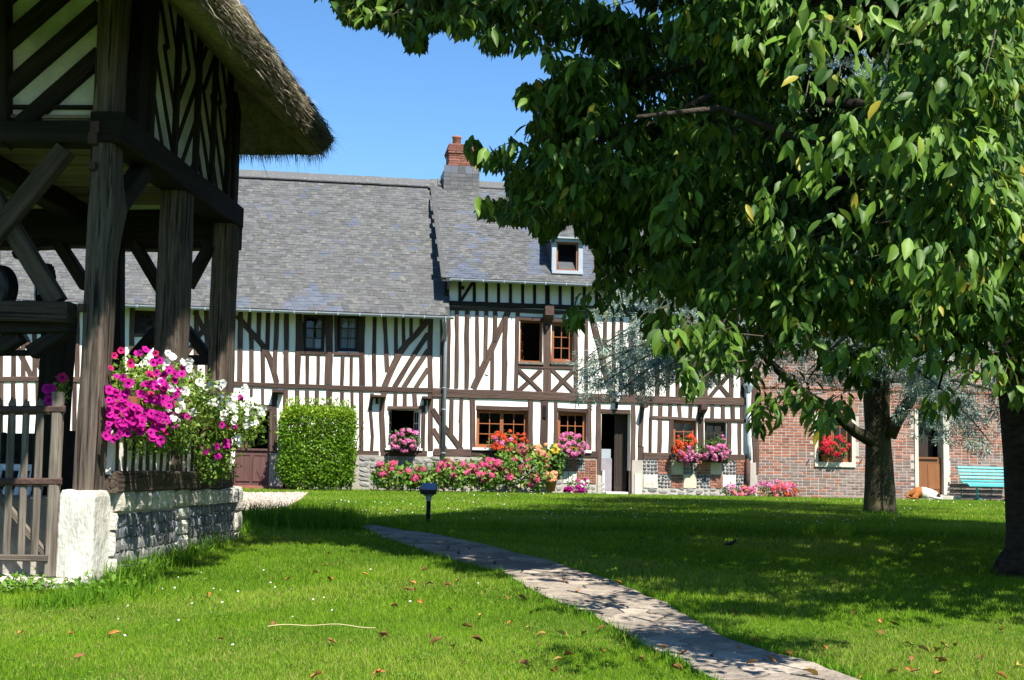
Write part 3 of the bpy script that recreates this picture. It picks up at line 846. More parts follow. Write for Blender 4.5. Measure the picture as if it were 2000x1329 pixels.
tpx(hB, 844, 767, 1060, 774, 17, proud=.05, wob=.1); tpx(hB, 1060, 774, 1262, 781, 17, proud=.05, wob=.1); tpx(hB, 1262, 781.5, 1456, 785, 15, proud=.05, wob=.1)
tpx(hB, 848, 884, 920, 885, 15, proud=.05, wob=.08); tpx(hB, 920, 885, 1166, 888, 13, proud=.05, wob=.08); tpx(hB, 1256, 890, 1330, 891, 13, proud=.05, wob=.08); tpx(hB, 1330, 892, 1458, 895, 13, proud=.05, wob=.08)
corbel(hB, 1069.5, 600, 16, 36, .3); corbel(hB, 1371, 791, 12, 20, .25)
b = MB(); p0 = FH(1256, 793); b.lathe([(0, 0), (.07, 0), (.075, .3), (0, .3)], HW(p0[0], .03, p0[1]), 10, Matrix((HU, HZ, HN)).transposed()); b.build('beam_end', M_TIMBER, hB)
window(hB, oB[0], 2, 4, 1, M_ORANGEWOOD, swing=(1.25,)); window(hB, oB[1], 2, 3, 1, M_ORANGEWOOD)
window(hB, oB[2], 2, 3, 2, M_ORANGEWOOD); window(hB, oB[3], 3, 3, 1, M_ORANGEWOOD)
window(hB, oB[5], 2, 3, 1, M_ORANGEWOOD); window(hB, oB[6], 2, 3, 1, M_DARKDOOR)
window(hB, oB[7], 2, 3, 1, M_ORANGEWOOD); window(hB, oB[8], 2, 3, 1, M_ORANGEWOOD)
for o in (oB[0], oB[1], oB[7], oB[8]):
    b = MB(); hbox(b, o[0] - .03, o[1] + .03, -.2, .07, o[2] - .06, o[2] + .005); b.build('window_sill', M_GREYWOOD, hB)
for o in (oB[2], oB[3]):
    b = MB(); hbox(b, o[0] - .1, o[1] + .1, -.2, .10, o[2] - .06, o[2] + .005); b.build('window_sill', M_WHITEPAINT, hB)
b = MB(); p0 = FH(1062, 792); b.hexa([HW(p0[0] + u, d, z) for u in (-.03, .05) for d, z in ((.045, p0[1] - .36), (.045, p0[1]), (.09 if u > 0 else .06, p0[1] - .33), (.07, p0[1] - .02))]); b.build('shutter_hook', M_BLACKIRON, hB)
# open front door: dark leaf swung in, pale step
r = oB[4]
b = MB(); hbox(b, r[0] + .45, r[1] - .02, -.42, -.37, r[2] + .02, r[3] - .02)
door = b.build('door', M_DARKDOOR, hB)
for k in range(4):
    x0 = r[0] + .49 + k * .08
    b = MB(); hbox(b, x0, x0 + .055, -.372, -.358, r[2] + .25, r[3] - .15); b.build('door_panel', M_DARKDOOR, door)
b = MB(); hbox(b, r[0] + .04, r[0] + .1, -.25, .03, r[2], r[2] + .62); b.build('door_reveal', M_WHITEPAINT, hB)
b = MB(); hbox(b, r[0] + .1, r[1] - .1, -.3, .22, GH - .2, GH + .055); b.build('doorstep', M_WHITEPAINT, hB)
b = MB(); hbox(b, r[0] + .11, r[0] + .4, -.9, -.45, r[2], r[2] + .95); cab = b.build('cabinet', mat('lilac_grey_paint', (.36, .33, .37), (.3, .28, .32), rough=.6, bump=0, rand=0)); tag(cab, 'pale lilac-grey cabinet standing just inside the open front door', 'cabinet')
b = MB(); hbox(b, r[0] + .12, r[0] + .38, -.85, -.5, r[2] + .952, r[2] + 1.2); cb = b.build('box', M_ZINC); tag(cb, 'grey box on the pale cabinet inside the open front door', 'box')
# wall lantern
lt = thing('wall_lantern', 'white and grey lantern on the wall above the open front door', 'lantern', HW(*FH(1204, 780)[:1], .12, FH(1204, 780)[1]))
pl = FH(1204, 778)
b = MB(); b.lathe([(.02, .1), (.1, .06), (.02, .19), (.008, .22)], HW(pl[0], .2, pl[1]), 8); b.build('lantern_roof', M_ZINC, lt)
b = MB(); b.lathe([(.03, -.12), (.05, -.1), (.075, .055), (.03, .06)], HW(pl[0], .2, pl[1]), 8); b.build('lantern_glass', M_WHITEPAINT, lt)
b = MB(); b.tube([HW(pl[0], .02, pl[1] - .22), HW(pl[0], .12, pl[1] - .24), HW(pl[0], .2, pl[1] - .12)], .014, 6); b.box(HW(pl[0], .035, pl[1] - .2), (.07, .05, .16), HR); b.build('lantern_bracket', M_BLACKIRON, lt)

# plinth of B: chequer of flint, brick and stone, rubble below
def brick_mesh(m):
    c = .06
    vs = []; 
    for y, k in ((0, 1), (.8, 1), (1, 1 - c)):
        for x, z in ((-.5, -.5), (.5, -.5), (.5, .5), (-.5, .5)):
            kk = (1 - 2 * c * (y == 1) * .5, 1 - 2 * c * (y == 1) * 1.6)
            vs.append((x * kk[0], y, z * kk[1]))
    fs = [(8, 9, 10, 11)[::-1]]
    for q in (0, 4):
        for k in range(4): fs.append((q + k, q + 4 + k, q + 4 + (k + 1) % 4, q + (k + 1) % 4))
    me = bpy.data.meshes.new('brick'); me.from_pydata(vs, [], fs); me.materials.append(m); me.update(); return me, vs, fs
BR_ME, BRV, BRF = brick_mesh(M_BRICK_O)
BRF4 = [f for f in BRF if len(f) == 4]
BRG_ME = brick_mesh(M_BRICK_G)[0]; BRC_ME = brick_mesh(M_BRICK_CH)[0]
def flint_mesh(m, seed, flat=.62):
    g = random.Random(seed); k = 7
    vs = []; 
    R = [g.uniform(.8, 1.08) for _ in range(k)]
    for y, s in ((-.1, 1.0), (.6, .96), (1.0, flat)):
        for i in range(k):
            t = 2 * math.pi * (i + .5) / k
            q = .56 * s * R[i]
            x, z = math.cos(t), math.sin(t)
            n_ = max(abs(x), abs(z)) ** .6
            vs.append((x * q / n_, y + (g.uniform(-.25, .25) if y == 1.0 else 0), z * q / n_))
    vs.append((g.uniform(-.1, .1), 1.15, g.uniform(-.1, .1)))
    fs = []
    for r_ in (0, k):
        for i in range(k): fs.append((r_ + i, r_ + k + i, r_ + k + (i + 1) % k, r_ + (i + 1) % k))
    for i in range(k): fs.append((2 * k + i, 3 * k, 2 * k + (i + 1) % k))
    me = bpy.data.meshes.new('flint'); me.from_pydata(vs, [], fs); me.materials.append(m); me.update(); return me
FL_ME = [flint_mesh(M_FLINT, s) for s in range(6)]
FP_ME = [flint_mesh(M_FLINTP, s + 10) for s in range(5)]
def fpiece(name, me, parent, u, d, z, w, dep, h, rot=0):
    R = np.array(HR) @ np.array([[math.cos(rot), 0, -math.sin(rot)], [0, 1, 0], [math.sin(rot), 0, math.cos(rot)]])
    return link(name, me, parent, mat4(R, HW(u, d, z), (w, dep, h)))
pt = MB(); uB1 = UX(1173); uB2 = UX(1235)
for a, c in ((UAB + .02, uB1), (uB2, UBC)): hbox(pt, a, c, -.32, .035, GH - .35, zB0 - .02)
plB = pt.build('plinth', M_MORTAR, hB)
def chequer(cols, ytop, ym, yb, kinds, p=None):
    for i in range(len(cols) - 1):
        for rw, (ya, yb_) in enumerate(((ytop, ym), (ym, yb))):
            k = kinds[rw][i]
            u0, u1 = UX(cols[i], 925), UX(cols[i + 1], 925); xm = (cols[i] + cols[i + 1]) / 2
            z1, z0 = FH(xm, ya + .015 * (xm - 1300) * .4)[1], FH(xm, yb_ + .015 * (xm - 1300) * .4)[1]
            if k in 'sw':
                b = MB(); hbox(b, u0 + .012, u1 - .012, .0, .055, z0 + .012, z1 - .012)
                b.build('stone_block', M_WHITESTONE if k == 'w' else M_STONEY, plB)
            elif k == 'b':
                n = 5; h = (z1 - z0) / n
                for j in range(n):
                    wd = u1 - u0
                    cuts = [0, .58, 1] if j % 2 else [0, .36, 1]
                    for a, c in zip(cuts, cuts[1:]):
                        fpiece('brick', BR_ME, plB, u0 + wd * (a + c) / 2, .03, z0 + h * (j + .5), wd * (c - a) - .016, .02 + rnd.uniform(0, .01), h - .014)
            else:
                n, m = 4, 4; h = (z1 - z0) / n; w_ = (u1 - u0) / m
                for j in range(n):
                    for q in range(m):
                        fpiece('flint', rnd.choice(FL_ME), plB, u0 + w_ * (q + .5 + rnd.uniform(-.08, .08)), .02, z0 + h * (j + .5 + rnd.uniform(-.06, .06)), w_ * .9, .03 + rnd.uniform(0, .012), h * .9, rnd.uniform(-.15, .15))
chequer([1255, 1284, 1309.5, 1333.6, 1359.6, 1386, 1410, 1436.6, 1455], 898, 927, 954, ('fbsfbsfb', 'wfbsfbwf'))
chequer([1099, 1110, 1126, 1142, 1164], 899, 922, 946, ('fbfb', 'wwbb'))
# rough stones along the foot
for h_, a, c, ylo, yhi in ((hA, 700, 860, 896, 950), (hB, 870, 1090, 902, 952), (hB, 1240, 1460, 956, 972), (hB, 1100, 1165, 948, 966)):
    pl_ = plB if h_ is hB else None
    x = a
    while x < c:
        y = ylo
        w_ = rnd.uniform(8, 24)
        y += rnd.uniform(-6, 2)
        while y < yhi:
            hh = rnd.uniform(8, 13)
            u, z = FH(x + w_ / 2, y + hh / 2)
            o = fpiece('stone', rnd.choice(FP_ME), pl_ or h_, u, .005, z, w_ * 1.0 / 74, .045, min(hh, yhi - y + 4) * .9 / 74, rnd.uniform(-.4, .4))
            y += hh
        x += w_
for xx, yy, ww, hh in ((1246, 945, 15, 40), (1170, 948, 8, 38)):
    u, z = FH(xx, yy); b = MB(); hbox(b, u - ww / 150, u + ww / 150, -.2, .06, GH - .1, z + hh / 150); b.build('jamb_stone', M_STONE, hB)

# roof of B (its verge stands over the lower slates of A), gable cheek
CLEAN_B = [[(872, 545), (878, 530), (900, 520), (915, 508), (925, 530), (950, 535), (960, 548)], [(1040, 470), (1060, 470), (1060, 540), (1030, 540)], [(1136, 480), (1150, 480), (1160, 545), (1136, 545)]]
for k in range(14):
    x, y = rnd.uniform(870, 1060), rnd.uniform(375, 520); CLEAN_B.append([(x, y), (x + rnd.uniform(10, 30), y), (x + 20, y + 7), (x, y + 7)])
uv = UX(858, 450)
DORM = [(1060, 466), (1134, 466), (1134, 536), (1060, 533)]
rB = roof(hB, UAB - .2, UBC + .02, .5, ZEB, DR, ZR + .04, CLEAN_B, single=[(850, 480), (1130, 490), (1150, 565), (850, 550)], skip=[(1074, 476), (1134, 476), (1134, 534), (1074, 531)])
_S = (HN * (DR - .5) + HZ * (ZR + .04 - ZEB)); _n = HU.cross(_S).normalized(); _n = _n if _n.dot(HN) > 0 else -_n
b = MB(); _p = HW(UAB - .23, .52, ZEB - .02)
b.hexa([_p + HU * u + _S * s + _n * k for u in (0, .13) for s in (0, 1.0) for k in (-.06, .026)]); b.build('verge', M_SLATE_O, hB)
rC = roof(hC, UBC + .025, UC1 + 1, .5, ZEB, DR, ZR + .02, [])
b = MB()
for uu in (UAB - .02, ):
    q = [(0.3, ZEB - .25), (0.02, ZEB - .25), (0.02, GH + 4.0), (2 * DR, GH + 4.0), (2 * DR, ZEB - .1), (DR, ZR - .08), (.45, ZEB - .12)]
    vs = [HW(uu, d, z) for d, z in q] + [HW(uu + .04, d, z) for d, z in q]; k = len(q)
    b.add(vs, [tuple(range(k)), tuple(range(2 * k - 1, k - 1, -1))] + [(i, k + i, k + (i + 1) % k, (i + 1) % k) for i in range(k)])
b.build('slate_cheek', M_SLATE_N, hB)
gutter(hB, UAB + .0, UBC, .57, ZEB - .03, ZEB - .03)
b = MB(); n = 26
for i in range(n):
    a = UAB + (UC1 - UAB) * i / n; c = UAB + (UC1 - UAB) * (i + 1) / n + .02; t = rnd.uniform(-.006, .006)
    b.hexa([HW(u, d, z) for u in (a, c) for d, z in ((DR + .27, ZR - .15 + t), (DR + .28, ZR - .12 + t), (DR, ZR + .09 + t), (DR, ZR + .12 + t))])
b.build('ridge_slates', M_SLATE_O, hB)
# second zinc downpipe, brown below
uh = UX(1461, 800, .1)
pipe(hB, [(uh, .12, ZEB - .1), (uh, .12, FH(1461, 757)[1])], .045)
b = MB(); b.lathe([(.07, -.16), (.14, .02), (.14, .13), (.05, .13)], HW(uh, .13, FH(1461, 756)[1]), 10); b.build('hopper', M_ZINC, hB)
pipe(hB, [(uh, .12, FH(1461, 765)[1]), (uh, .12, FH(1461, 868)[1]), (uh + .03, .13, FH(1461, 873)[1]), (uh + .03, .13, FH(1461, 900)[1])], .06)
pipe(hB, [(uh, .12, FH(1461, 897)[1]), (uh - .02, .12, GH)], .066, M_IRON)
# chimney
def chimney():
    u0, u1 = UX(874, 320, DR), UX(929, 320, DR)
    zb = plane_hit(900, 340, HO + HN * DR, HN).z; zt = plane_hit(900, 287, HO + HN * DR, HN).z
    a, c = UX(864, 340, DR), UX(933, 340, DR)
    b = MB(); hbox(b, a, c, DR - .5, DR + .42, ZR - .8, zb)
    ch = b.build('chimney', M_SLATE_N, hB)
    for j in range(6):
        for i in range(5):
            wd = (c - a) / 5
            link('slate', SLATE_NEW if j == 5 and i in (0, 1, 3) else SLATE_ME, ch, mat4(np.array(Matrix((HU, HZ, HN)).transposed()), HW(a + wd * (i + .5), DR + .42, ZR - .36 + j * .113 * 1.02), (wd * .97, .113, .012)))
    b = MB(); hbox(b, u0 + .02, u1 - .02, DR - .42, DR + .34, zb, zt)
    b.build('chimney_core', M_MORTAR, ch)
    n = 11; h = (zt - zb) / n
    for j in range(n):
        ex = {0: -.015, 1: .0, 2: .02, 7: .03, 8: .05, 9: .02, 10: .0}.get(j, 0)
        m = 4 if j % 2 else 3
        cuts = [0, .25, .5, .75, 1] if j % 2 else [0, .38, .62, 1]
        A, Cc = u0 - ex, u1 + ex
        for x0, x1 in zip(cuts, cuts[1:]):
            fpiece('brick', BRC_ME, ch, A + (Cc - A) * (x0 + x1) / 2, DR + .33 + ex, zb + h * (j + .5), (Cc - A) * (x1 - x0) - .012, .03, h - .012)
        b = MB(); hbox(b, A, A + .03, DR - .42 - ex, DR + .34 + ex, zb + h * j + .006, zb + h * (j + 1) - .006); hbox(b, Cc - .03, Cc, DR - .42 - ex, DR + .34 + ex, zb + h * j + .006, zb + h * (j + 1) - .006)
        b.build('brick', M_BRICK_CH, ch)
    up_ = UX(892, 277, DR); zp = plane_hit(892, 267, HO + HN * DR, HN).z
    b = MB(); H_ = zp - zt
    b.lathe([(.1, -.02), (.13, .0), (.118, H_ * .75), (.14, H_ * .8), (.14, H_ * .95), (.115, H_), (.09, H_), (.09, H_ * .5)], HW(up_, DR, zt), 14); b.build('chimney_pot', M_TERRA, ch, True)
chimney()
# dormers
M_MIRROR = mat('sky_reflecting_glass', (.62, .66, .7), (.6, .64, .68), rough=.06, bump=0, rand=0, metal=.85, spec=.5)
def dormer(cx, first=True):
    x0, x1 = cx - 29, cx + 31
    u0, u1 = UX(x0, 500, -.1), UX(x1, 500, -.1)
    d1 = .2
    zt = plane_hit(cx, 473, HO + HN * d1, HN).z; zb = plane_hit(cx, 534, HO + HN * d1, HN).z
    b = MB()
    q = [(u0, u0 + .12), (u1 - .12, u1)]
    for a, c in q: hbox(b, a, c, d1 - .1, d1, zb, zt)
    hbox(b, u0, u1, d1 - .1, d1 + .06, zb - .02, zb + .07); hbox(b, u0 - .04, u1 + .04, d1 - .1, d1 + .1, zt, zt + .08)
    dm = b.build('dormer', M_ZINC, hB)
    back = -3.0
    for a in (u0 + .01, u1 - .03):
        b = MB(); b.hexa([HW(u, d, z) for u in (a, a + .02) for d, z in ((d1 - .02, zb - .1), (d1 - .02, zt), (back, zb + 1.0), (back, zt + .35))]); b.build('cheek', M_SLATE_D, dm)
    b = MB(); b.hexa([HW(u, d, z) for u in (u0 - .1, u1 + .1) for d, z in ((d1 + .16, zt + .07), (d1 + .16, zt + .11), (back - .3, zt + .42), (back - .3, zt + .46))]); b.build('dormer_roof', M_ZINC, dm)
    b = MB(); hbox(b, u0 + .12, u1 - .12, d1 - .09, d1 - .05, zb + .07, zb + .12); hbox(b, u0 + .12, u0 + .17, d1 - .09, d1 - .05, zb + .12, zt); hbox(b, u1 - .17, u1 - .12, d1 - .09, d1 - .05, zb + .12, zt); hbox(b, u0 + .17, u1 - .17, d1 - .09, d1 - .05, zt - .05, zt); b.build('window_frame', M_ORANGEWOOD, dm)
    b = MB()                          # the tilted lower leaf that mirrors the sky
    za, zc = zb + .12, zb + .34
    b.hexa([HW(u, d, z) for u in (u0 + .2, u1 - .2) for d, z in ((d1 - .07, za), (d1 - .075, za), (d1 - .24, zc), (d1 - .245, zc))]); b.build('pane', M_MIRROR, dm)
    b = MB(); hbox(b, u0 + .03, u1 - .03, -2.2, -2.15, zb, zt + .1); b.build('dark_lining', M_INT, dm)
dormer(1103); dormer(1352)
# gables, back wall, floors so that the rooms are dark
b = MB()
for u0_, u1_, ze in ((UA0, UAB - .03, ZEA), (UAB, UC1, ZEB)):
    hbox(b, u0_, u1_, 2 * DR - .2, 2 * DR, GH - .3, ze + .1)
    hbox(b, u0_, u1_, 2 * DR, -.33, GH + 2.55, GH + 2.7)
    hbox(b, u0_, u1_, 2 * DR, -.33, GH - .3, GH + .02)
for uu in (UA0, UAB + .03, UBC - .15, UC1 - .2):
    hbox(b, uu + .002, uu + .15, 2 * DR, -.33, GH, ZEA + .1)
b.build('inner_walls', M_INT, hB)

# --- wing C: brick -------------------------------------------------------------
oC = [orect(1597, 806, 1663, 903), orect(1793, 800, 1842, 966), orect(1598, 640, 1660, 712), orect(1795, 642, 1850, 716), orect(1990, 810, 2050, 905)]
zc1 = ZEB + .3
wall(hC, UBC + .01, UC1, GH - .35, zc1, oC, M_MORTAR, 'mortar_wall', d=-.006)
bw, bh = .232, .0775
PP, SS, TT, KK = [], [], [], []
ring = [(o[0] - .11, o[1] + .11, o[2] - .13, o[3]) for o in oC]
j = 0
z = GH + .02
while z < zc1 - .05:
    u = UBC + .045
    while u < UC1 - .1:
        w_ = (bw if rnd.random() > .22 else bw / 2) if u > UBC + .1 else (bw if j % 2 else bw / 2)
        cu = u + w_ / 2
        if not any(o[0] < cu < o[1] and o[2] < z < o[3] for o in ring):
            PP.append((cu, z)); SS.append((w_ - .02, .0 + rnd.uniform(.004, .011), bh - .021)); TT.append(rnd.random())
        u += w_
    z += bh; j += 1
PP, SS, TT = np.array(PP), np.array(SS), np.array(TT)
P3 = np.array([list(HW(u, -.004, z)) for u, z in PP]); SS3 = SS.copy()
zband = FH(1600, 758)[1]
bnd = np.abs(PP[:, 1] - zband) < bh * .6
SS3[bnd, 1] += .035
px, py, _ = project(P3)
grey = (PP[:, 1] < GH + 1.05 + .15 * np.sin(PP[:, 0] * 1.7)) & (nr.random(len(PP)) < .75) | (PP[:, 1] > zband) & (nr.random(len(PP)) < .5)
idx = np.where((px > 1480) & (px < 1690) & (py > 770))[0]
idx = idx[np.argsort(px[idx] + .25 * (970 - py[idx]))][:298]
one = np.zeros(len(PP), bool); one[idx] = True
bw_ = MB(); u0_, u1_ = UBC + .05, UC1
wallC = [o for o in bpy.data.objects if o.name == 'mortar_wall'][0]
for i in idx:
    link('brick', BRG_ME if grey[i] else BR_ME, wallC, mat4(np.array(HR), P3[i], tuple(SS3[i])))
M_BRICK_GS = mat('sooty_brick_course', (.23, .16, .14), (.32, .235, .205), scale=(5, 5, 5), rough=.9, bump=.4, rand=0, tone=.3, world=True, spec=.15)
for sel, m in ((~one & ~grey, M_BRICK_S), (~one & grey, M_BRICK_GS)):
    me = scatter('brick_courses', BRV, BRF4, np.repeat(np.array(HR)[None], sel.sum(), 0), P3[sel], SS3[sel], m, TT[sel], smooth=False)
    tag(link('brick_courses', me, wallC), kind='stuff')
for k, o in enumerate(oC):
    b = MB(); t = .1
    hbox(b, o[0] - t, o[0], -.2, .03, o[2], o[3]); hbox(b, o[1], o[1] + t + (.06 if k == 1 else 0), -.2, .03, o[2], o[3])
    if k != 1: hbox(b, o[0] - t, o[1] + t, -.2, .045, o[2] - .13, o[2])
    b.build('stone_surround', M_CREAM, hC)
    b = MB(); n = 9                   # soldier course above the opening
    for i in range(n):
        w_ = (o[1] - o[0] + .3) / n; x0 = o[0] - .15 + w_ * i
        hbox(b, x0 + .006, x0 + w_ - .006, -.1, .014, o[3] + .004, o[3] + .2)
    b.build('soldier_bricks', M_BRICK_O, hC)
window(hC, oC[0], 2, 4, 2, M_ORANGEWOOD); window(hC, oC[2], 2, 3, 2, M_ORANGEWOOD); window(hC, oC[3], 2, 3, 2, M_ORANGEWOOD); window(hC, oC[4], 2, 4, 2, M_ORANGEWOOD)
r = oC[1]; zm = FH(1818, 897)[1]
b = MB(); hbox(b, r[0], r[1], -.2, -.13, r[2], zm); dc = b.build('door', M_DOORWOOD, hC)
w_ = r[1] - r[0]
for a, c in ((.07, .4), (.47, .93)):
    b = MB(); hbox(b, r[0] + w_ * a, r[0] + w_ * c, -.135, -.115, r[2] + .15, zm - .14); b.build('door_panel', M_DOORWOOD, dc)
b = MB(); hbox(b, r[0], r[1] - .1, -.2, -.08, zm, zm + .055); b.build('ledge', M_DOORWOOD, dc)
b = MB(); hbox(b, r[0] + .05, r[1] - .05, -.55, -.5, zm, r[3]); u_ = b.build('door', M_DARKDOOR, hC); u_['label'] = 'open dark upper leaf of the stable door'
b = MB(); hbox(b, r[0] - .12, r[1] + .35, -.2, .3, GH - .3, GH + .1); b.build('doorstep', M_STONE, hC)
for xx in (1576, 1679):
    p0 = FH(xx, 905); b = MB(); b.tube([HW(p0[0], 0, p0[1]), HW(p0[0], .07, p0[1] + .02), HW(p0[0] + .02, .08, p0[1] + .09), HW(p0[0] + .05, .06, p0[1] + .12)], .012, 5); b.build('shutter_hook', M_BLACKIRON, hC)
# ------------------------------------------------------------------ thatched press shed on the left
S0 = ground(190, 1146)
E2 = Vector((.05, 1, 0)).normalized(); E1 = Vector((-1, .05, 0)).normalized()
NS, NF = -E1, -E2                    # outward normals of the long side and of the front
def SP(a, b, z): p = S0 + E1 * a + E2 * b; return Vector((p.x, p.y, z))
def SF(px, py, b=0.0):
    p = plane_hit(px, py, S0 + E2 * b, E2); return (p - S0).dot(E1), p.z
def SS_(px, py, a=0.0):
    p = plane_hit(px, py, S0 + E1 * a, E1); return (p - S0).dot(E2), p.z
def sbox(b, a0, a1, b0, b1, z0, z1): b.hexa([SP(a, q, z) for a in (a0, a1) for q in (b0, b1) for z in (z0, z1)])
shed = thing('thatched_shed', 'open timber-framed press shed with thatched roof on a flint and stone base', 'shed', (S0.x, S0.y, float(gz(S0.y))))
def beam(A, B, w, h, nrm, m=None, name='beam', wob=.12, parent=None):
    """a squared timber, w across the seen face, h deep"""
    return timber(parent or shed, A, B, w, nrm, din=h / 2, proud=h / 2, wob=wob, mat_=m or M_SHEDWOOD, name=name)
zPT = SF(160, 962)[1]                 # top of the stone base
bP3, _ = SS_(455, 838); bP3o = bP3
bEnd = SS_(474, 1000)[0]
bP2 = SS_(364, 838)[0]
ZF = SS_(230, 262, .1)[1]             # middle of the upper floor beams
print('shed', S0, 'plinth', zPT, 'posts', bP2, bP3, bEnd, 'floor', ZF)
a0, a1 = SF(188, 850)[0], SF(143, 850)[0]
pw = a1 - a0
# corner post: natural oak with a swelling where the brace leaves it
def post(ac, bc, w, d, z0, z1, m, jowl=None, name='post', seed=1):
    n = 26; b = MB(); vs = []; k = 12
    for i in range(n + 1):
        z = z0 + (z1 - z0) * i / n
        for t in range(k):
            th = 2 * math.pi * (t + .5) / k
            x, y = math.cos(th), math.sin(th)
            q = (abs(x) ** 7 + abs(y) ** 7) ** (-1 / 7)
            x, y = x * q * w / 2, y * q * d / 2
            s = 1 + .07 * noise.noise(Vector((x * 8, y * 8, z * 1.3 + seed * 9))) + .035 * noise.noise(Vector((x * 30, y * 30, z * 5 + seed)))
            g = jowl(z) if jowl else 0
            if y > 0: y += g * (y / (d / 2))          # swells towards the back
            if x < 0: x -= g * .25
            vs.append(SP(ac + x * s + .02 * noise.noise(Vector((seed, 3, z * .7))), bc + y * s, z))
    fs = [(i * k + t, i * k + (t + 1) % k, (i + 1) * k + (t + 1) % k, (i + 1) * k + t) for i in range(n) for t in range(k)]
    fs += [tuple(range(k))[::-1], tuple(n * k + t for t in range(k))]
    b.add(vs, fs)
    return b.build(name, m, shed, False)
M_POST = mat('weathered_oak_post', (.05, .036, .027), (.21, .165, .13), scale=(24, 24, 1.2), rough=.88, bump=1.0, bscale=(50, 50, 2.2), rand=.12, spec=.2, stain=(.014, .01, .008), stvec=(26, 26, .9), stlo=.54, sthi=.62)
zj = SS_(232, 405)[1]
P1 = post((a0 + a1) / 2, .17, pw, .28, zPT - .02, 6.2, M_POST, jowl=lambda z: .10 * math.exp(-((z - zj) / .22) ** 2) + .03 * max(0, (z - 2.2) / 3), seed=2)
P2 = post(.13, bP2 - .16, .26, .36, zPT, ZF, M_POST, seed=5)
P3 = post(.12, bP3 - .14, .24, .3, zPT, ZF, M_POST, seed=8)
for px, py in ((187, 250), (183, 272)):
    q = SF(px, py); b = MB(); sbox(b, q[0] - .035, q[0] + .035, -.035, .03, q[1] - .045, q[1] + .045); b.build('iron_plate', M_IRON, shed)
for px, py in ((182, 325), (160, 601)):
    q = SF(px, py); b = MB(); sbox(b, q[0] - .025, q[0] + .025, -.03, .05, q[1] - .03, q[1] + .03); b.build('oak_peg', M_IRON, shed)
# front frame
def fpx(x0, y0, x1, y1, wpx, h=.18, b=.1, m=None, name='beam', wob=.12):
    A, B = SF(x0, y0, b), SF(x1, y1, b)
    return beam(SP(A[0], b, A[1]), SP(B[0], b, B[1]), wpx * (S0.y + b) / FPX, h, NF, m, name, wob)
fpx(140, 613, -260, 604, 40, .2)
fpx(200, 264, -300, 254, 44, .24, m=M_SHEDDARK)
fpx(128, 292, -30, 480, 38, .12, .06, name='brace'); fpx(-30, 360, 112, 592, 36, .12, .16, name='brace')
fpx(62, 690, 140, 640, 26, .14, .2, M_SHEDDARK, 'brace'); fpx(-80, 642, 140, 640, 22, .14, .16, M_SHEDDARK); fpx(-60, 690, 80, 690, 10, .1, .3, M_SHEDDARK, 'rail')
fpx(40, 655, 0, 680, 30, .14, .22, M_SHEDDARK, 'brace')
A = SF(108, 640, 1.4); beam(SP(A[0], 1.4, zPT - .5), SP(A[0] - .04, 1.4, A[1] + .1), .24, .24, NF, M_SHEDDARK, 'post')
# upper front wall: old plaster between slanting dark timbers
zU = ZF + .13
b = MB(); sbox(b, .27, 6.5, .16, .24, zU - .1, 7.2); b.build('plaster_panel', M_OLDPLASTER, shed)
def upx(x0, y0, x1, y1, wpx, m=M_SHEDDARK, h=.14):
    return fpx(x0, y0, x1, y1, wpx, h, .13, m, 'timber', .08)
upx(10, -300, 10, 245, 26, h=.2)
for k in range(-1, 9):                # slanting timbers, lower left to upper right, and their neighbours off frame
    o = -92 * k
    upx(5, 187 + o, 200, 187 + o - 172, 31)
upx(5, 279, 60, 230, 28)
for k in range(4):
    upx(-330 + 80 * k, 250, -250 + 80 * k, -60, 24)
# side frame
def spx(x0, y0, x1, y1, w, h=.18, a=.08, m=None, name='beam', wob=.1):
    A, B = SS_(x0, y0, a), SS_(x1, y1, a)
    return beam(SP(a, A[0], A[1]), SP(a, B[0], B[1]), w, h, NS, m, name, wob)
beam(SP(.11, .0, ZF), SP(.11, bP3 + .02, ZF), .24, .26, NS, M_SHEDDARK)
b_ = bP3 - .05
beam(SP(.0, b_, ZF - .14), SP(6.5, b_, ZF - .14), .42, .24, NF, M_SHEDDARK)
def brace_side(b0, z0, b1, z1): beam(SP(.13, b0, z0), SP(.13, b1, z1), .17, .13, NS, M_SHEDDARK, 'brace', .15)
brace_side(.25, zj - .05, 1.0, ZF - .1)
# rear frame seen through the open side
def bpx(x0, y0, x1, y1, wpx, m=M_SHEDDARK, name='beam', b=None):
    bb = b if b is not None else bP3 - .12
    A, B = SF(x0, y0, bb), SF(x1, y1, bb)
    return beam(SP(A[0], bb, A[1]), SP(B[0], bb, B[1]), wpx * (S0.y + bb) / FPX, .16, NF, m, name)
bpx(225, 470, 222, 960, 32, name='post'); bpx(262, 476, 318, 572, 20, name='brace', b=bP3 - .3); bpx(410, 480, 366, 560, 20, name='brace', b=bP3 - .3); bpx(118, 480, 170, 560, 22, name='brace')
bpx(-20, 470, -24, 900, 30, name='post'); bpx(30, 500, 95, 470, 14, name='brace')
bpx(350, 703, 440, 703, 18, name='rail'); bpx(362, 640, 410, 705, 18, name='brace'); bpx(310, 645, 258, 705, 22, name='brace')
for k in range(34):
    q = .3 + k * .19
    b = MB(); sbox(b, q, q + .17 + rnd.uniform(0, .012), bP3 - .2, bP3 - .17 + rnd.uniform(0, .01), -.1, 1.33 + rnd.uniform(-.02, .02)); b.build('back_board', M_SHEDDARK, shed)
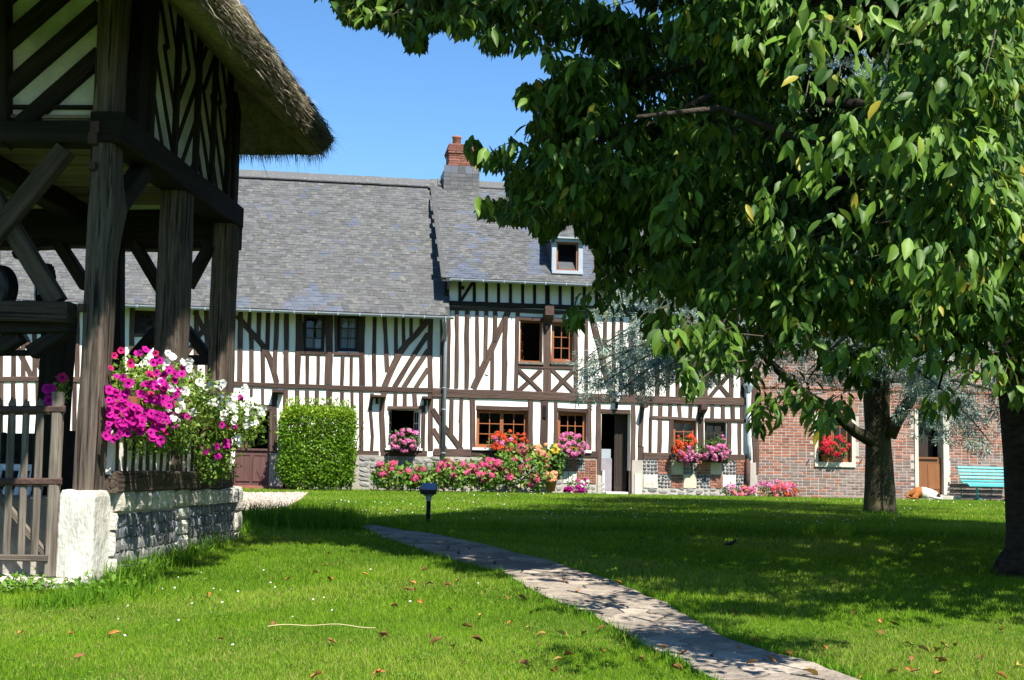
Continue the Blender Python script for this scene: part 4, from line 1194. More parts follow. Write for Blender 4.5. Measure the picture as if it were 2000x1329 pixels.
# ceiling: joists and pale boards
z_c = ZF + .1
n = int((bP3 - .1) / .19)
for i in range(n):
    q = .12 + i * .19
    b = MB(); t = rnd.uniform(-.015, .015)
    sbox(b, .15, 6.0, q, q + .15 + rnd.uniform(-.02, .02), z_c + t, z_c + .03 + t); b.build('ceiling_board', M_BOARD, shed)
b = MB(); sbox(b, .15, 6.2, .1, bP3 - .05, z_c + .075, z_c + .1); b.build('loft_floor', M_SHEDDARK, shed)
for a_ in (1.7, 3.4): beam(SP(a_, .1, ZF), SP(a_, bP3 - .1, ZF), .2, .2, NS, M_SHEDDARK, 'joist')
# upper side wall: chevron framing
b = MB(); sbox(b, .2, 6, bP3 - .15, bP3 - .05, zU - .1, 5.8); b.build('plaster_panel', M_OLDPLASTER, shed)
ZT = 5.9
cols = [SS_(x, 300, .1)[0] for x in (264, 284, 334, 376, 409, 439)] + [bP3 - .08]
b = MB(); sbox(b, .088, .2, cols[0], bP3 - .02, zU - .1, 6.0); b.build('plaster_panel', M_OLDPLASTER, shed)
for c in cols: beam(SP(.1, c, zU - .02), SP(.1, c, ZT), .10 if c not in (cols[0], cols[-1]) else .2, .1 + rnd.uniform(0, .02), NS, M_SHEDDARK, 'timber', .1)
for i, pat in enumerate((None, '\\\\', '/\\', '\\/', '\\\\', '//')):
    if not pat: continue
    c0, c1 = cols[i], cols[i + 1]; wd = c1 - c0
    for half in (0, 1):
        za, zb = (zU, zU + .95) if half == 0 else (zU + .95, ZT)
        s = pat[half]
        k = -1.15
        while k < zb - za + .2:
            z_lo = za + k; z_hi = z_lo + wd * 1.3
            f0 = max(0, (za - z_lo) / (z_hi - z_lo)); f1 = min(1, (zb - z_lo) / (z_hi - z_lo))
            if f1 - f0 > .12:
                pts = []
                for f in (f0, f1):
                    bb = c0 + wd * f if s == '/' else c1 - wd * f
                    pts.append(SP(.105, bb, z_lo + (z_hi - z_lo) * f))
                pts = [p - NS * .0 for p in pts]
                beam(pts[0], pts[1], .085, .05 + rnd.uniform(0, .01), NS, M_SHEDDARK, 'timber', .1)
            k += .40
# stone base
def stone_mesh(seed, m, rough=.09, n=5):
    """a rough squared block, unit size, lumpy faces"""
    vs = []; fs = []
    idx = {}
    def key(x, y, z):
        k = (x, y, z)
        if k not in idx:
            p = Vector((x / n - .5, y / n - .5, z / n - .5))
            d = noise.noise_vector(p * 2.6 + Vector((seed * 3.7, seed, 0))) * rough + noise.noise_vector(p * 7 + Vector((seed, seed * 2, 0))) * rough * .4
            r = max(abs(p.x), abs(p.y), abs(p.z))
            e = sum(1 for c in p if abs(c) > .49)
            p = p * (1 - .05 * (e - 1) * (e > 1)) + d
            idx[k] = len(vs); vs.append(tuple(p))
        return idx[k]
    for ax in range(3):
        for side in (0, n):
            for i in range(n):
                for j in range(n):
                    q = []
                    for di, dj in ((0, 0), (1, 0), (1, 1), (0, 1)):
                        c = [0, 0, 0]; c[ax] = side; c[(ax + 1) % 3] = i + di; c[(ax + 2) % 3] = j + dj
                        q.append(key(*c))
                    fs.append(tuple(q if side else q[::-1]))
    me = bpy.data.meshes.new('stone'); me.from_pydata(vs, [], fs); me.materials.append(m); me.update(); return me
SRT = Matrix((E2, E1, HZ)).transposed()     # x along the side, y inwards, z up
def sstone(name, me, b0, b1, z0, z1, dep=.22, out=.0, rot=0, a=None):
    R = np.array(SRT)
    p = SP((dep / 2 - out) if a is None else a, (b0 + b1) / 2, (z0 + z1) / 2)
    R = R @ np.array([[math.cos(rot), 0, -math.sin(rot)], [0, 1, 0], [math.sin(rot), 0, math.cos(rot)]])
    return link(name, me, shed, mat4(R, p, (b1 - b0, dep, z1 - z0)))
b = MB(); zg = -.3
sbox(b, .06, 6.5, .25, bEnd - .06, zg, zPT - .06); b.build('plinth_core', M_RUBBLE, shed)
ac0, ac1 = SF(186, 1050)[0], SF(112, 1100)[0]
cs = link('corner_stone', stone_mesh(1, M_WHITESTONE, .016, 14), shed, mat4(np.array(SRT), SP((ac0 + ac1) / 2 + .01, .17, (zPT + SF(150, 1138)[1]) / 2), (.40, ac1 - ac0, zPT - SF(150, 1138)[1] + .03)))
FB = [flint_mesh(M_FLINT, 40 + s, .84) for s in range(6)]; FPB = [flint_mesh(M_FLINTP, 60 + s, .84) for s in range(6)]
SQ = [stone_mesh(20 + s, M_STONE, .06, 4) for s in range(4)]; SW = [stone_mesh(30 + s, M_WHITESTONE, .06, 4) for s in range(4)]
FRT = Matrix((E2, NS, HZ)).transposed()     # x along the side, y outwards
def sflint(me, bc, zc, w, h, dep, name='flint', rot=0):
    R = np.array(FRT) @ np.array([[math.cos(rot), 0, -math.sin(rot)], [0, 1, 0], [math.sin(rot), 0, math.cos(rot)]])
    link(name, me, shed, mat4(R, SP(.034, bc, zc), (w, dep, h)))
def zrow(y, px): return SS_(px, y)[1]
bb = [SS_(x, 1030)[0] for x in (196, 226, 348, 371, 462)]
def col_blocks(b0, b1, zs, meshes, out=.01):
    for z0, z1 in zip(zs, zs[1:]): sstone('stone', rnd.choice(meshes), b0 + .01, b1 - .01, z0 + .008, z1 - .008, .24, out + rnd.uniform(-.01, .015))
col_blocks(max(bb[0], .36), bb[1], [.0, .26, .47, .62], SW)
col_blocks(bb[2], bb[3], [.02, .2, .36, .5, .62], SW)
col_blocks(bb[4], bEnd, [.08, .3, .52, .66], SQ)
def cap_row(b0, b1, z0, z1):
    x = b0
    while x < b1 - .04:
        w_ = min(rnd.uniform(.16, .5), b1 - x)
        if b1 - x - w_ < .08: w_ = b1 - x
        sstone('stone', rnd.choice(SQ + SW), x + .006, x + w_ - .006, z0 + .006, z1 - rnd.uniform(0, .02), .3, rnd.uniform(0, .03))
        x += w_
cap_row(.38, bEnd, .615, zPT + .005)
for b0, b1, zs in ((bb[1], bb[2], [.6, .5, .40, .295, .2, .11, .02]), (bb[3], bb[4], [.62, .52, .42, .31, .21, .1])):
    for r_, (z1, z0) in enumerate(zip(zs, zs[1:])):
        x = b0 + .01
        while x < b1 - .03:
            w_ = min(rnd.uniform(.045, .075) if r_ < 2 else rnd.uniform(.07, .13), b1 - .005 - x)
            ms = FB if (r_ < 2 and rnd.random() > .1) or (r_ == 4 and rnd.random() > .5) else FPB
            sflint(rnd.choice(ms), x + w_ / 2, (z0 + z1) / 2 + rnd.uniform(-.005, .005), w_ * .86, (z1 - z0) * .93, .014 + rnd.uniform(0, .009), 'flint' if ms is FB else 'stone', rnd.uniform(-.1, .1))
            x += w_
b = MB(); sbox(b, .035, .1, .36, bEnd - .03, zg, .7); b.build('plinth_mortar', M_MORTAR, shed)
# parapet: sill beam, studs, plaster, top rail
zs0, zs1 = zPT, SS_(195, 922)[1]
zr0, zr1 = 1.26, 1.40
b0p = .29
n = 3
for i in range(n):
    A = b0p + (bP3 - b0p) * i / n; Bq = b0p + (bP3 - b0p) * (i + 1) / n - .01
    beam(SP(.1, A, (zs0 + zs1) / 2), SP(.1, Bq, (zs0 + zs1) / 2), zs1 - zs0 + .01, .26, NS, M_SHEDWOOD, 'sill_beam', .06)
b = MB(); sbox(b, .036, .16, b0p, bP3 - .1, zs1 - .02, zr0 + .02); b.build('plaster_panel', M_PLASTER, shed)
x = b0p + .12
while x < bP3 - .2:
    beam(SP(.07, x, zs1), SP(.07, x + rnd.uniform(-.02, .02), zr0), .075 + rnd.uniform(-.01, .01), .09, NS, M_SHEDWOOD, 'stud', .1); x += .19
beam(SP(.1, b0p, (zr0 + zr1) / 2), SP(.1, bP3 - .1, (zr0 + zr1) / 2), zr1 - zr0, .2, NS, M_SHEDWOOD, 'rail', .06)
# threshold and floor
thr = link('threshold_stone', stone_mesh(5, M_STONE, .03, 8), shed, mat4(np.array(SRT), SP(ac1 + 1.0, .1, SF(60, 1150)[1] - .02), (.5, 2.3, .22)))
b = MB(); sbox(b, .3, 6.5, .3, bEnd - .3, -.2, .09); b.build('earth_floor', M_SOIL, shed)

# thatch
M_THATCH = mat('grey_thatch', (.2, .17, .12), (.38, .33, .24), scale=(14, 14, 14), rough=.95, bump=1.0, bscale=(60, 60, 60), rand=.05, spec=.1, world=True, stain=(.1, .11, .03), stscale=1.6, stlo=.52, sthi=.66)
bT = bP3 + .62
def tipface(px, py):                  # rim point on the far end of the eave
    r = ray(px, py); o = S0 + E2 * bT
    p = EYE + r * ((o - EYE).dot(E2) / r.dot(E2)); return (p - S0).dot(E1), p.z
aE, zE = tipface(650, 270)
print('thatch eave', aE, zE, bT)
def ring(ins, z, na=40, jig=0.0, seed=0):
    """rectangle of the roof plan inset by ins; open polyline on the near-right side goes round"""
    A0, A1, B0, B1 = aE + ins, 9 - ins, -3.2 + ins, bT - ins
    pts = []
    segs = [((A0, B0), (A0, B1), 60), ((A0, B1), (A1, B1), 50), ((A1, B1), (A1, B0), 20), ((A1, B0), (A0, B0), 40)]
    for (p, q, n_) in segs:
        for i in range(n_):
            f = i / n_
            a, b2 = p[0] + (q[0] - p[0]) * f, p[1] + (q[1] - p[1]) * f
            # round the corners of the eaves
            v = SP(a, b2, z)
            if jig: v += noise.noise_vector(v * 2.3 + Vector((seed, 0, 0))) * jig + noise.noise_vector(v * 9) * jig * .4
            pts.append(v)
    return pts
rings = [ring(3.2, zE + 3.6, jig=.03), ring(1.6, zE + 1.95, jig=.05, seed=1), ring(.7, zE + .92, jig=.06, seed=2), ring(.2, zE + .34, jig=.04, seed=3), ring(0.03, zE + .06, jig=.03, seed=4), ring(0.0, zE - .04, jig=.03, seed=5),
         ring(.12, zE - .23, jig=.03, seed=6), ring(.2, zE - .24, jig=.02, seed=7), ring(.75, zE + .25, jig=.02, seed=8), ring(1.6, zE + 1.15, jig=.02, seed=9)]
b = MB(); k = len(rings[0])
b.add([p for r_ in rings for p in r_], [(i * k + j, i * k + (j + 1) % k, (i + 1) * k + (j + 1) % k, (i + 1) * k + j) for i in range(len(rings) - 1) for j in range(k)] + [tuple(range(k))])
th = b.build('thatched_roof', M_THATCH, shed, True)
# straw ends: thin blades over the cut eave and the lower thatch
def straw():
    n = 30000
    g = np.random.default_rng(5)
    f = g.random(n)                     # along right eave or far hip eave
    sec = g.random(n) < .72
    P = np.zeros((n, 3)); D = np.zeros((n, 3)); NN = np.zeros((n, 3))
    h = g.random(n)
    e1, e2 = np.array(E1), np.array(E2)
    base = np.array([S0.x, S0.y, 0])
    up_ = g.random(n) < .4
    ins = np.where(up_, g.random(n) * 1.5, .12 * h)
    zz = np.where(up_, zE + .06 + ins * 1.13 + .0, zE - .22 * h)
    A = np.where(sec, aE + ins, aE + ins + (3.5 - aE) * f)
    B = np.where(sec, -2.0 + (bT + 2.0 - ins) * f, bT - ins)
    P = base + A[:, None] * e1 + B[:, None] * e2; P[:, 2] = zz
    out = np.where(sec[:, None], -e1, e2)
    D = out * .75 + np.array([0, 0, -.72]) + g.normal(size=(n, 3)) * .2
    NN = out * .6 + np.array([0, 0, .8]) + g.normal(size=(n, 3)) * .4
    L = g.uniform(.06, .19, n); w_ = g.uniform(.004, .012, n)
    stray = g.random(n) < .05; L[stray] *= 1.7; far_ = ~sec; L[far_] *= 1.3; D[far_, 2] -= .4
    R = frames(D, NN)
    return scatter('straw', [(-.5, 0, 0), (.5, 0, 0), (.35, .6, .02), (-.35, .6, .02), (.0, 1, 0), (0.05, 1, 0)], [(0, 1, 2, 3), (3, 2, 5, 4)], R, P - D * .05, np.stack([w_, L, L], 1), M_STRAW, g.random(n))
M_STRAW = leafmat('straw_ends', (.12, .10, .07), (.58, .52, .39), (.2, .21, .03), rough=.9, transl=.1, spec=.1)
tag(link('straw', straw(), th), kind='stuff')

# ------------------------------------------------------------------ gate, press, chair
gate = thing('wooden_gate', 'weathered picket gate with iron straps closing the shed entrance', 'gate', SP(SF(60, 1110)[0], 0, SF(60, 1110)[1]))
def gbar(name, x0, y0, x1, y1, wpx, th_=.022, b=-.02, m=None, wob=.12):
    A, B = SF(x0, y0, b), SF(x1, y1, b)
    return timber(gate, SP(A[0], b, A[1]), SP(B[0], b, B[1]), wpx * (S0.y + b) / FPX, NF, din=th_ / 2, proud=th_ / 2, wob=wob, mat_=m or M_SHEDGREY, name=name)
M_SHEDGREY = mat('grey_picket_wood', (.11, .085, .065), (.26, .225, .185), scale=(1.6, 28, 28), rough=.9, bump=.7, bscale=(3, 70, 70), rand=.25, spec=.15)
for x0, y0, x1, y1, w in ((-40, 800, -52, 1090, 14), (-12, 790, -24, 1090, 15), (1, 790, -12, 1100, 7), (24, 788, 10, 1094, 15), (51, 792, 40, 1088, 14), (79, 790, 66, 1095, 15), (-70, 795, -82, 1090, 15)):
    gbar('picket', x0, y0, x1, y1, w)
    A = SF(x0, y0 - 4, -.02)
    b = MB(); hw = w * S0.y / FPX / 2
    b.add([SP(A[0] + u, q, A[1] + z) for q in (-.03, -.01) for u, z in ((-hw, -.03), (-hw * .8, .02), (-hw * .3, 0), (hw * .1, .035), (hw * .6, .0), (hw, -.03))], [(0, 1, 2, 3, 4, 5), (11, 10, 9, 8, 7, 6)] + [(i, 6 + i, 6 + (i + 1) % 6, (i + 1) % 6) for i in range(6)])
    b.build('picket_tip', M_SHEDGREY, gate)
gbar('stile', 113, 766, 98, 1126, 22, .05)
gbar('rail', -100, 1086, 94, 1091, 13, .03, -.045); gbar('brace', -10, 958, 90, 1086, 15, .03, .02); gbar('rail', -100, 806, 100, 804, 12, .03, .02); gbar('rail', -100, 946, 100, 945, 12, .03, .02)
gbar('hinge_strap', -100, 800, 128, 800, 14, .012, -.045, M_IRON, .05); gbar('hinge_strap', -100, 941, 121, 941, 14, .012, -.045, M_IRON, .05)
gear = thing('gear_wheel', 'rusty toothed gear wheel standing on the shed beam beside the oak post', 'gear', SP(SF(88, 590, .6)[0], .6, SF(88, 590, .6)[1]))
def wheel(parent, cx, cy, b, rad, turn, teeth=True):
    c = SF(cx, cy, b); C_ = SP(c[0], b, c[1]); ax = Vector((math.sin(turn), math.cos(turn), 0)); sx = Vector((math.cos(turn), -math.sin(turn), 0))
    R = Matrix((sx, HZ, ax)).transposed()
    n = 44; vs = []
    for i in range(n):
        t = 2 * math.pi * i / n
        ro = rad * (1.0 if (i % 2 or not teeth) else .93)
        for r_, z in ((rad * .78, -.03), (ro, -.03), (ro, .03), (rad * .78, .03)): vs.append(C_ + R @ Vector((r_ * math.cos(t), r_ * math.sin(t), z)))
    m_ = MB(); m_.add(vs, [(i * 4 + k, ((i + 1) % n) * 4 + k, ((i + 1) % n) * 4 + (k + 1) % 4, i * 4 + (k + 1) % 4) for i in range(n) for k in range(4)])
    m_.build('rim', M_BLACKIRON, parent)
    for k in range(4):
        t = math.pi * k / 2 + .2
        m_ = MB(); m_.tube([C_ + R @ Vector((math.cos(t) * .03, math.sin(t) * .03, 0)), C_ + R @ Vector((math.cos(t) * rad * .8, math.sin(t) * rad * .8, 0))], .022, 6); m_.build('spoke', M_BLACKIRON, parent)
    m_ = MB(); m_.lathe([(.05, -.05), (.05, .05)], C_, 10, R); m_.build('hub', M_BLACKIRON, parent)
wheel(gear, 88, 565, .6, .215, .95)
press = thing('millstone', 'dark round press wheel standing on the shed beam at left edge', 'press wheel', SP(SF(-10, 590, .6)[0], .6, SF(-10, 590, .6)[1]))
c = SF(-8, 566, .6); b = MB(); R = Matrix((Vector((math.cos(.5), -math.sin(.5), 0)), HZ, Vector((math.sin(.5), math.cos(.5), 0)))).transposed()
b.lathe([(.05, -.07), (.19, -.07), (.21, -.05), (.21, .05), (.19, .07), (.05, .07)], SP(c[0], .6, c[1]), 28, R); b.build('wheel', M_BLACKIRON, press, False)
b = MB(); b.lathe([(.035, -.12), (.035, .12)], SP(c[0], .6, c[1]), 10, R); b.build('hub', M_IRON, press)
chair = thing('garden_chair', 'white slatted garden chair inside the shed behind the gate', 'chair', SP(SF(30, 1040, 1.1)[0], 1.1, .1))
def cbar(name, p, q, w, t=.02):
    return timber(chair, SP(*p), SP(*q), w, (NF + HZ * .3).normalized(), din=t / 2, proud=t / 2, wob=.02, mat_=M_WHITEPAINT, name=name)
ca = SF(22, 900, 1.1)[0]
for k in range(5): cbar('slat', (ca - .2 + k * .1, 1.15, .52), (ca - .2 + k * .1, 1.35, .98), .05)
cbar('rail', (ca - .27, 1.345, .96), (ca + .27, 1.345, .96), .06); cbar('rail', (ca - .27, 1.17, .56), (ca + .27, 1.17, .56), .05)
for k in range(5): cbar('seat_slat', (ca - .27, .7 + k * .1, .45), (ca + .27, .7 + k * .1, .45), .085)
for s in (-.25, .25):
    cbar('leg', (ca + s, .68, .1), (ca + s, .68, .62), .05, .05); cbar('leg', (ca + s, 1.2, .1), (ca + s, 1.13, .6), .05, .05); cbar('armrest', (ca + s, .64, .63), (ca + s, 1.25, .65), .06, .03)
# ------------------------------------------------------------------ plants: templates
LEAF2 = ([(0, 0, 0), (-.32, .45, .07), (0, 1, -.08), (.32, .45, .07)], [(0, 1, 2), (0, 2, 3)])
CHERRY = ([(0, 0, 0), (-.13, .15, .045), (0, .16, 0), (.13, .15, .045), (-.205, .40, .06), (0, .42, -.005), (.205, .40, .06), (-.15, .70, .03), (0, .71, -.04), (.15, .70, .03), (0, 1.0, -.14)],
          [(0, 2, 1), (0, 3, 2), (1, 2, 5), (1, 5, 4), (2, 3, 6), (2, 6, 5), (4, 5, 8), (4, 8, 7), (5, 6, 9), (5, 9, 8), (7, 8, 10), (8, 9, 10)])
M_LEAFC = leafmat('cherry_leaf', (.036, .092, .012), (.155, .285, .028), (.36, .31, .03), rough=.48, transl=.16, spec=.2)
M_LEAFC1 = leafmat('cherry_leaf_single', (.045, .105, .013), (.175, .31, .028), (.36, .31, .03), rough=.48, transl=.16, spec=.2, at='random')
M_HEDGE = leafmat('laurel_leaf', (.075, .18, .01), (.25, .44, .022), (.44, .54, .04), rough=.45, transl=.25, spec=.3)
M_GERL = leafmat('geranium_leaf', (.045, .12, .02), (.14, .26, .045), None, rough=.6, transl=.25, spec=.25)
M_HYDL = leafmat('hydrangea_leaf', (.065, .16, .018), (.22, .39, .05), (.4, .46, .08), rough=.55, transl=.25, spec=.3)
M_PETL = leafmat('petunia_leaf', (.11, .21, .03), (.3, .46, .07), (.42, .52, .12), rough=.6, transl=.3, spec=.2)
M_CEDAR = leafmat('blue_cedar_needle', (.17, .26, .215), (.46, .6, .52), (.38, .38, .2), rough=.7, transl=.12, spec=.2)
M_WEED = leafmat('weed_leaf', (.08, .2, .018), (.22, .42, .04), None, rough=.6, transl=.3, spec=.2)
def petal(name, c, rough=.7, tr=.25):
    m = leafmat(name, tuple(x * .78 for x in c), c, None, rough=rough, transl=tr, spec=.15, at='random'); return m
M_MAG = petal('magenta_petal', (.62, .012, .33)); M_CRIM = petal('crimson_petal', (.62, .02, .14)); M_WHITEP = petal('white_petal', (.85, .85, .82)); M_THROAT = petal('dark_throat', (.36, .005, .2))
M_PINK = petal('pink_petal', (.78, .22, .45)); M_ORED = petal('orange_red_petal', (.78, .1, .03)); M_RED = petal('red_petal', (.68, .035, .05)); M_HPINK = petal('hydrangea_pink', (.74, .10, .24)); M_PEACH = petal('peach_petal', (.82, .42, .22)); M_YELL = petal('yellow_petal', (.85, .68, .08)); M_SALM = petal('salmon_petal', (.8, .2, .2))

def head_mesh(name, m, r, n, ps, seed, flat=.75):
    """a flower head: little petals all over a dome (local z = the way it faces)"""
    g = random.Random(seed); vs = []; fs = []
    for i in range(n):
        z = 1 - 1.25 * (i + .5) / n; t = 2.399963 * i + g.uniform(-.3, .3)
        q = math.sqrt(max(0, 1 - z * z))
        nrm = Vector((q * math.cos(t), q * math.sin(t), z * 1.0 + .1)).normalized()
        nrm = (nrm + Vector((g.uniform(-.4, .4), g.uniform(-.4, .4), g.uniform(-.3, .3)))).normalized()
        c = Vector((q * math.cos(t) * r, q * math.sin(t) * r, z * r * flat))
        a = nrm.orthogonal().normalized(); b_ = nrm.cross(a); w = g.uniform(0, 6.28)
        k = len(vs)
        for j in range(4):
            d = w + j * math.pi / 2
            vs.append(tuple(c + (a * math.cos(d) + b_ * math.sin(d)) * ps * g.uniform(.8, 1.2) + nrm * (.1 * ps if j % 2 else 0)))
        fs.append((k, k + 1, k + 2, k + 3))
    me = bpy.data.meshes.new(name); me.from_pydata(vs, [], fs); me.materials.append(m); me.update(); return me
def petunia_mesh(m, seed):
    g = random.Random(seed); vs = [(0, 0, -.035)]; n = 10
    for i in range(n):
        t = 2 * math.pi * i / n; r = .016
        vs.append((r * math.cos(t), r * math.sin(t), -.008))
    for i in range(n):
        t = 2 * math.pi * i / n; r = .046 if i % 2 == 0 else .04
        vs.append((r * math.cos(t), r * math.sin(t), g.uniform(-.008, .006) - (.006 if i % 2 else 0)))
    fs = [(0, 1 + i, 1 + (i + 1) % n) for i in range(n)] + [(1 + i, 1 + n + i, 1 + n + (i + 1) % n, 1 + (i + 1) % n) for i in range(n)]
    me = bpy.data.meshes.new('petunia_flower'); me.from_pydata(vs, [], fs); me.materials.append(m); me.materials.append(M_THROAT)
    for p in me.polygons:
        if len(p.vertices) == 3: p.material_index = 1 if m is not M_WHITEP else 0
    me.update(); return me
HEADS = {}
for nm, m in (('pink', M_PINK), ('ored', M_ORED), ('red', M_RED), ('peach', M_PEACH), ('yell', M_YELL), ('salm', M_SALM), ('mag', M_MAG), ('white', M_WHITEP)):
    HEADS[nm] = [head_mesh('flower_head', m, .05, 12, .032, 100 + i + len(nm)) for i in range(3)]
HEADS['hyd'] = [head_mesh('flower_head', M_HPINK, .085, 26, .036, 200 + i, .7) for i in range(3)]
PET = {'mag': [petunia_mesh(M_MAG, i) for i in range(3)], 'crim': [petunia_mesh(M_CRIM, 5 + i) for i in range(2)], 'white': [petunia_mesh(M_WHITEP, 9 + i) for i in range(2)]}
def leaves_on(parent, blobs, n, size, m, g, tmpl=LEAF2, droop=.4, inner=.55, name='foliage', out=1.0):
    """leaves in the outer part of ellipsoids [(centre, radii)], facing outwards"""
    Ps, Ns = [], []
    vol = np.array([b_[1][0] * b_[1][2] for b_ in blobs]); cnt = np.maximum(1, (n * vol / vol.sum()).astype(int))
    for (c, r), k in zip(blobs, cnt):
        d = rdir(k, g); q = inner + (1 - inner) * g.random(k) ** .6
        q *= 1 + .16 * np.sin(d[:, 0] * 7 + c[0] * 3) * np.cos(d[:, 2] * 6 + c[1])
        Ps.append(np.array(c) + d * q[:, None] * np.array(r)); Ns.append(d / np.array(r))
    P = np.concatenate(Ps); Nn = np.concatenate(Ns); Nn /= np.linalg.norm(Nn, axis=1, keepdims=True)
    k = len(P)
    ax = rdir(k, g) + np.array([0, 0, -droop]) + Nn * .35
    nr_ = Nn * out + g.normal(size=(k, 3)) * .45 + np.array([0, 0, .3])
    S = size * g.uniform(.65, 1.25, k)
    me = scatter(name, *tmpl, frames(ax, nr_), P, S, m, g.random(k))
    return tag(link(name, me, parent), kind='stuff')
def face_mat(P, nrm, g, s=1.0):
    z = Vector(nrm).normalized(); x = z.orthogonal().normalized(); y = z.cross(x)
    t = g.random() * 6.28
    x2 = x * math.cos(t) + y * math.sin(t)
    M = Matrix((x2, z.cross(x2), z)).transposed().to_4x4() @ Matrix.Scale(s, 4); M.translation = Vector(P); return M

# ------------------------------------------------------------------ flowers at the house
def hpx(px, py, d): p = FH(px, py, d); return HW(p[0], d, p[1])
_pg = [300]
def flower_plant(name, label, cat, px0, py0, px1, py1, d, flowers, nleaf, leaf=.07, dep=.26, group=None, box=None, lm=None, leafreg=None, scale=1.0):
    """a mound of leaves filling a px rectangle on the plane d in front of the wall; flowers = [(kind, count, (fx0,fy0,fx1,fy1))]"""
    _pg[0] += 1; g = np.random.default_rng(_pg[0])
    cx, cy = (px0 + px1) / 2, (py0 + py1) / 2
    C_ = hpx(cx, cy, d); k = 74.0
    rx, rz = (px1 - px0) / 2 / k, (py1 - py0) / 2 / k
    base = hpx(cx, py1, d)
    t = thing(name, label, cat, base, group)
    blobs = [((C_.x, C_.y, C_.z), (rx * .9, dep, rz * .9)), ((C_.x - rx * .4, C_.y - .03, C_.z + rz * .1), (rx * .55, dep * .9, rz * .75)), ((C_.x + rx * .42, C_.y - .03, C_.z - rz * .1), (rx * .5, dep * .9, rz * .75))]
    leaves_on(t, blobs, nleaf, leaf, lm or M_GERL, g)
    for kind, n, (fx0, fy0, fx1, fy1) in flowers:
        for i in range(n):
            fx, fy = g.uniform(-1, 1), g.uniform(-1, 1)
            if fx * fx + fy * fy > 1.0: fx *= .7; fy *= .7
            u = px0 + (px1 - px0) * (fx0 + (fx1 - fx0) * (fx + 1) / 2); v = py0 + (py1 - py0) * (fy0 + (fy1 - fy0) * (fy + 1) / 2)
            ex, ey = (u - cx) / (px1 - px0) * 2, (v - cy) / (py1 - py0) * 2
            q = max(0, 1 - ex * ex - ey * ey) ** .5
            P = hpx(u, v, d + dep * (.15 + .85 * q))
            nrm = HN * (.35 + q) + HU * ex * .9 + HZ * (-ey * .9 + .45)
            link('flower_head', HEADS[kind][i % 3], t, face_mat(P, nrm, g, scale * g.uniform(.8, 1.25)))
    if box == 'box':
        b = MB(); a0_, a1_ = FH(px0 + 8, py1, d)[0], FH(px1 - 8, py1, d)[0]; zb = FH(cx, py1 - 2, d)[1]
        vs = [HW(u, dd, z) for (u, dd, z) in ((a0_ + .03, d - .1, zb), (a0_, d - .12, zb + .17), (a0_ + .03, d + .1, zb), (a0_, d + .12, zb + .17), (a1_ - .03, d - .1, zb), (a1_, d - .12, zb + .17), (a1_ - .03, d + .1, zb), (a1_, d + .12, zb + .17))]
        b.hexa(vs); b.build('planter_box', M_BLACKIRON, t)
    elif box == 'pot':
        zb = max(FH(cx, py1, d)[1], 0)
        b = MB(); r = .15; b.lathe([(r * .66, 0), (r * .95, .25), (r * 1.08, .25), (r * 1.08, .31), (r * .9, .31), (r * .85, .26)], (base.x, base.y, zb), 16); b.build('terracotta_pot', M_TERRA, t, True)
    return t
F = (0, 0, 1, 1)
GW = 'geraniums in the window boxes'
flower_plant('geranium', 'pink geranium mound on the white sill left of the first downpipe', 'flowers', 758, 836, 823, 884, .2, [('pink', 30, F)], 380, box='box', group=GW)
flower_plant('geranium', 'orange-red geranium mound in the widest ground floor window box', 'flowers', 950, 840, 1032, 896, .26, [('ored', 30, (0, 0, 1, .75)), ('pink', 6, (.1, .1, .8, .6))], 480, box='box', group=GW)
flower_plant('geranium', 'pink geranium mound in the window box left of the front door', 'flowers', 1079, 843, 1147, 896, .26, [('pink', 34, F)], 420, box='box', group=GW)
flower_plant('geranium', 'geranium mound, orange-red above and pink below, right of the front door', 'flowers', 1315, 848, 1370, 906, .24, [('ored', 12, (.1, 0, .8, .45)), ('ored', 8, (0, .4, .4, .8)), ('pink', 22, (.1, .45, 1, 1))], 420, box='box', group=GW)
flower_plant('geranium', 'pink geranium in the window box nearest the brick wing', 'flowers', 1370, 850, 1429, 906, .24, [('pink', 32, (0, .3, 1, 1)), ('pink', 2, (.4, 0, .8, .2))], 460, box='box', group=GW)
flower_plant('geranium', 'bright red geranium in pots on the cream brick house windowsill', 'flowers', 1598, 850, 1660, 900, .1, [('red', 34, (0, 0, 1, .85))], 320, dep=.2, group=GW)
for k, xx in enumerate((1616, 1632, 1648)):
    pass
b = MB(); q = FH(1614, 902, .12); b.lathe([(.07, 0), (.1, .16), (.11, .16), (.11, .2), (.09, .2)], HW(q[0], .0, oC[0][2] + .005), 12); tag(b.build('flower_pot', M_TERRA, None, True), 'terracotta pot under the red geraniums on the cream windowsill', 'flower pot')
GB = 'geranium clumps at the foot of the wall'
flower_plant('geranium_clump', 'pink geranium clump in front of the brown downpipe foot', 'flowers', 1408, 944, 1482, 974, .42, [('pink', 14, (0, 0, 1, .9)), ('salm', 5, (.3, .2, 1, 1))], 460, group=GB)
flower_plant('geranium_clump', 'salmon and orange geranium clump against the brick wing wall', 'flowers', 1476, 940, 1564, 975, .45, [('pink', 16, (.0, 0, .9, .6)), ('salm', 22, (.3, .1, 1, 1)), ('ored', 9, (.35, .2, .9, 1))], 420, group=GB)
flower_plant('petunia_pot', 'magenta petunia pot on the ground left of the front door', 'flowers', 1102, 934, 1152, 968, .4, [('mag', 26, (0, .4, .85, 1)), ('white', 4, (.6, .1, 1, .6)), ('mag', 4, (.4, 0, .9, .4))], 200, scale=.85)
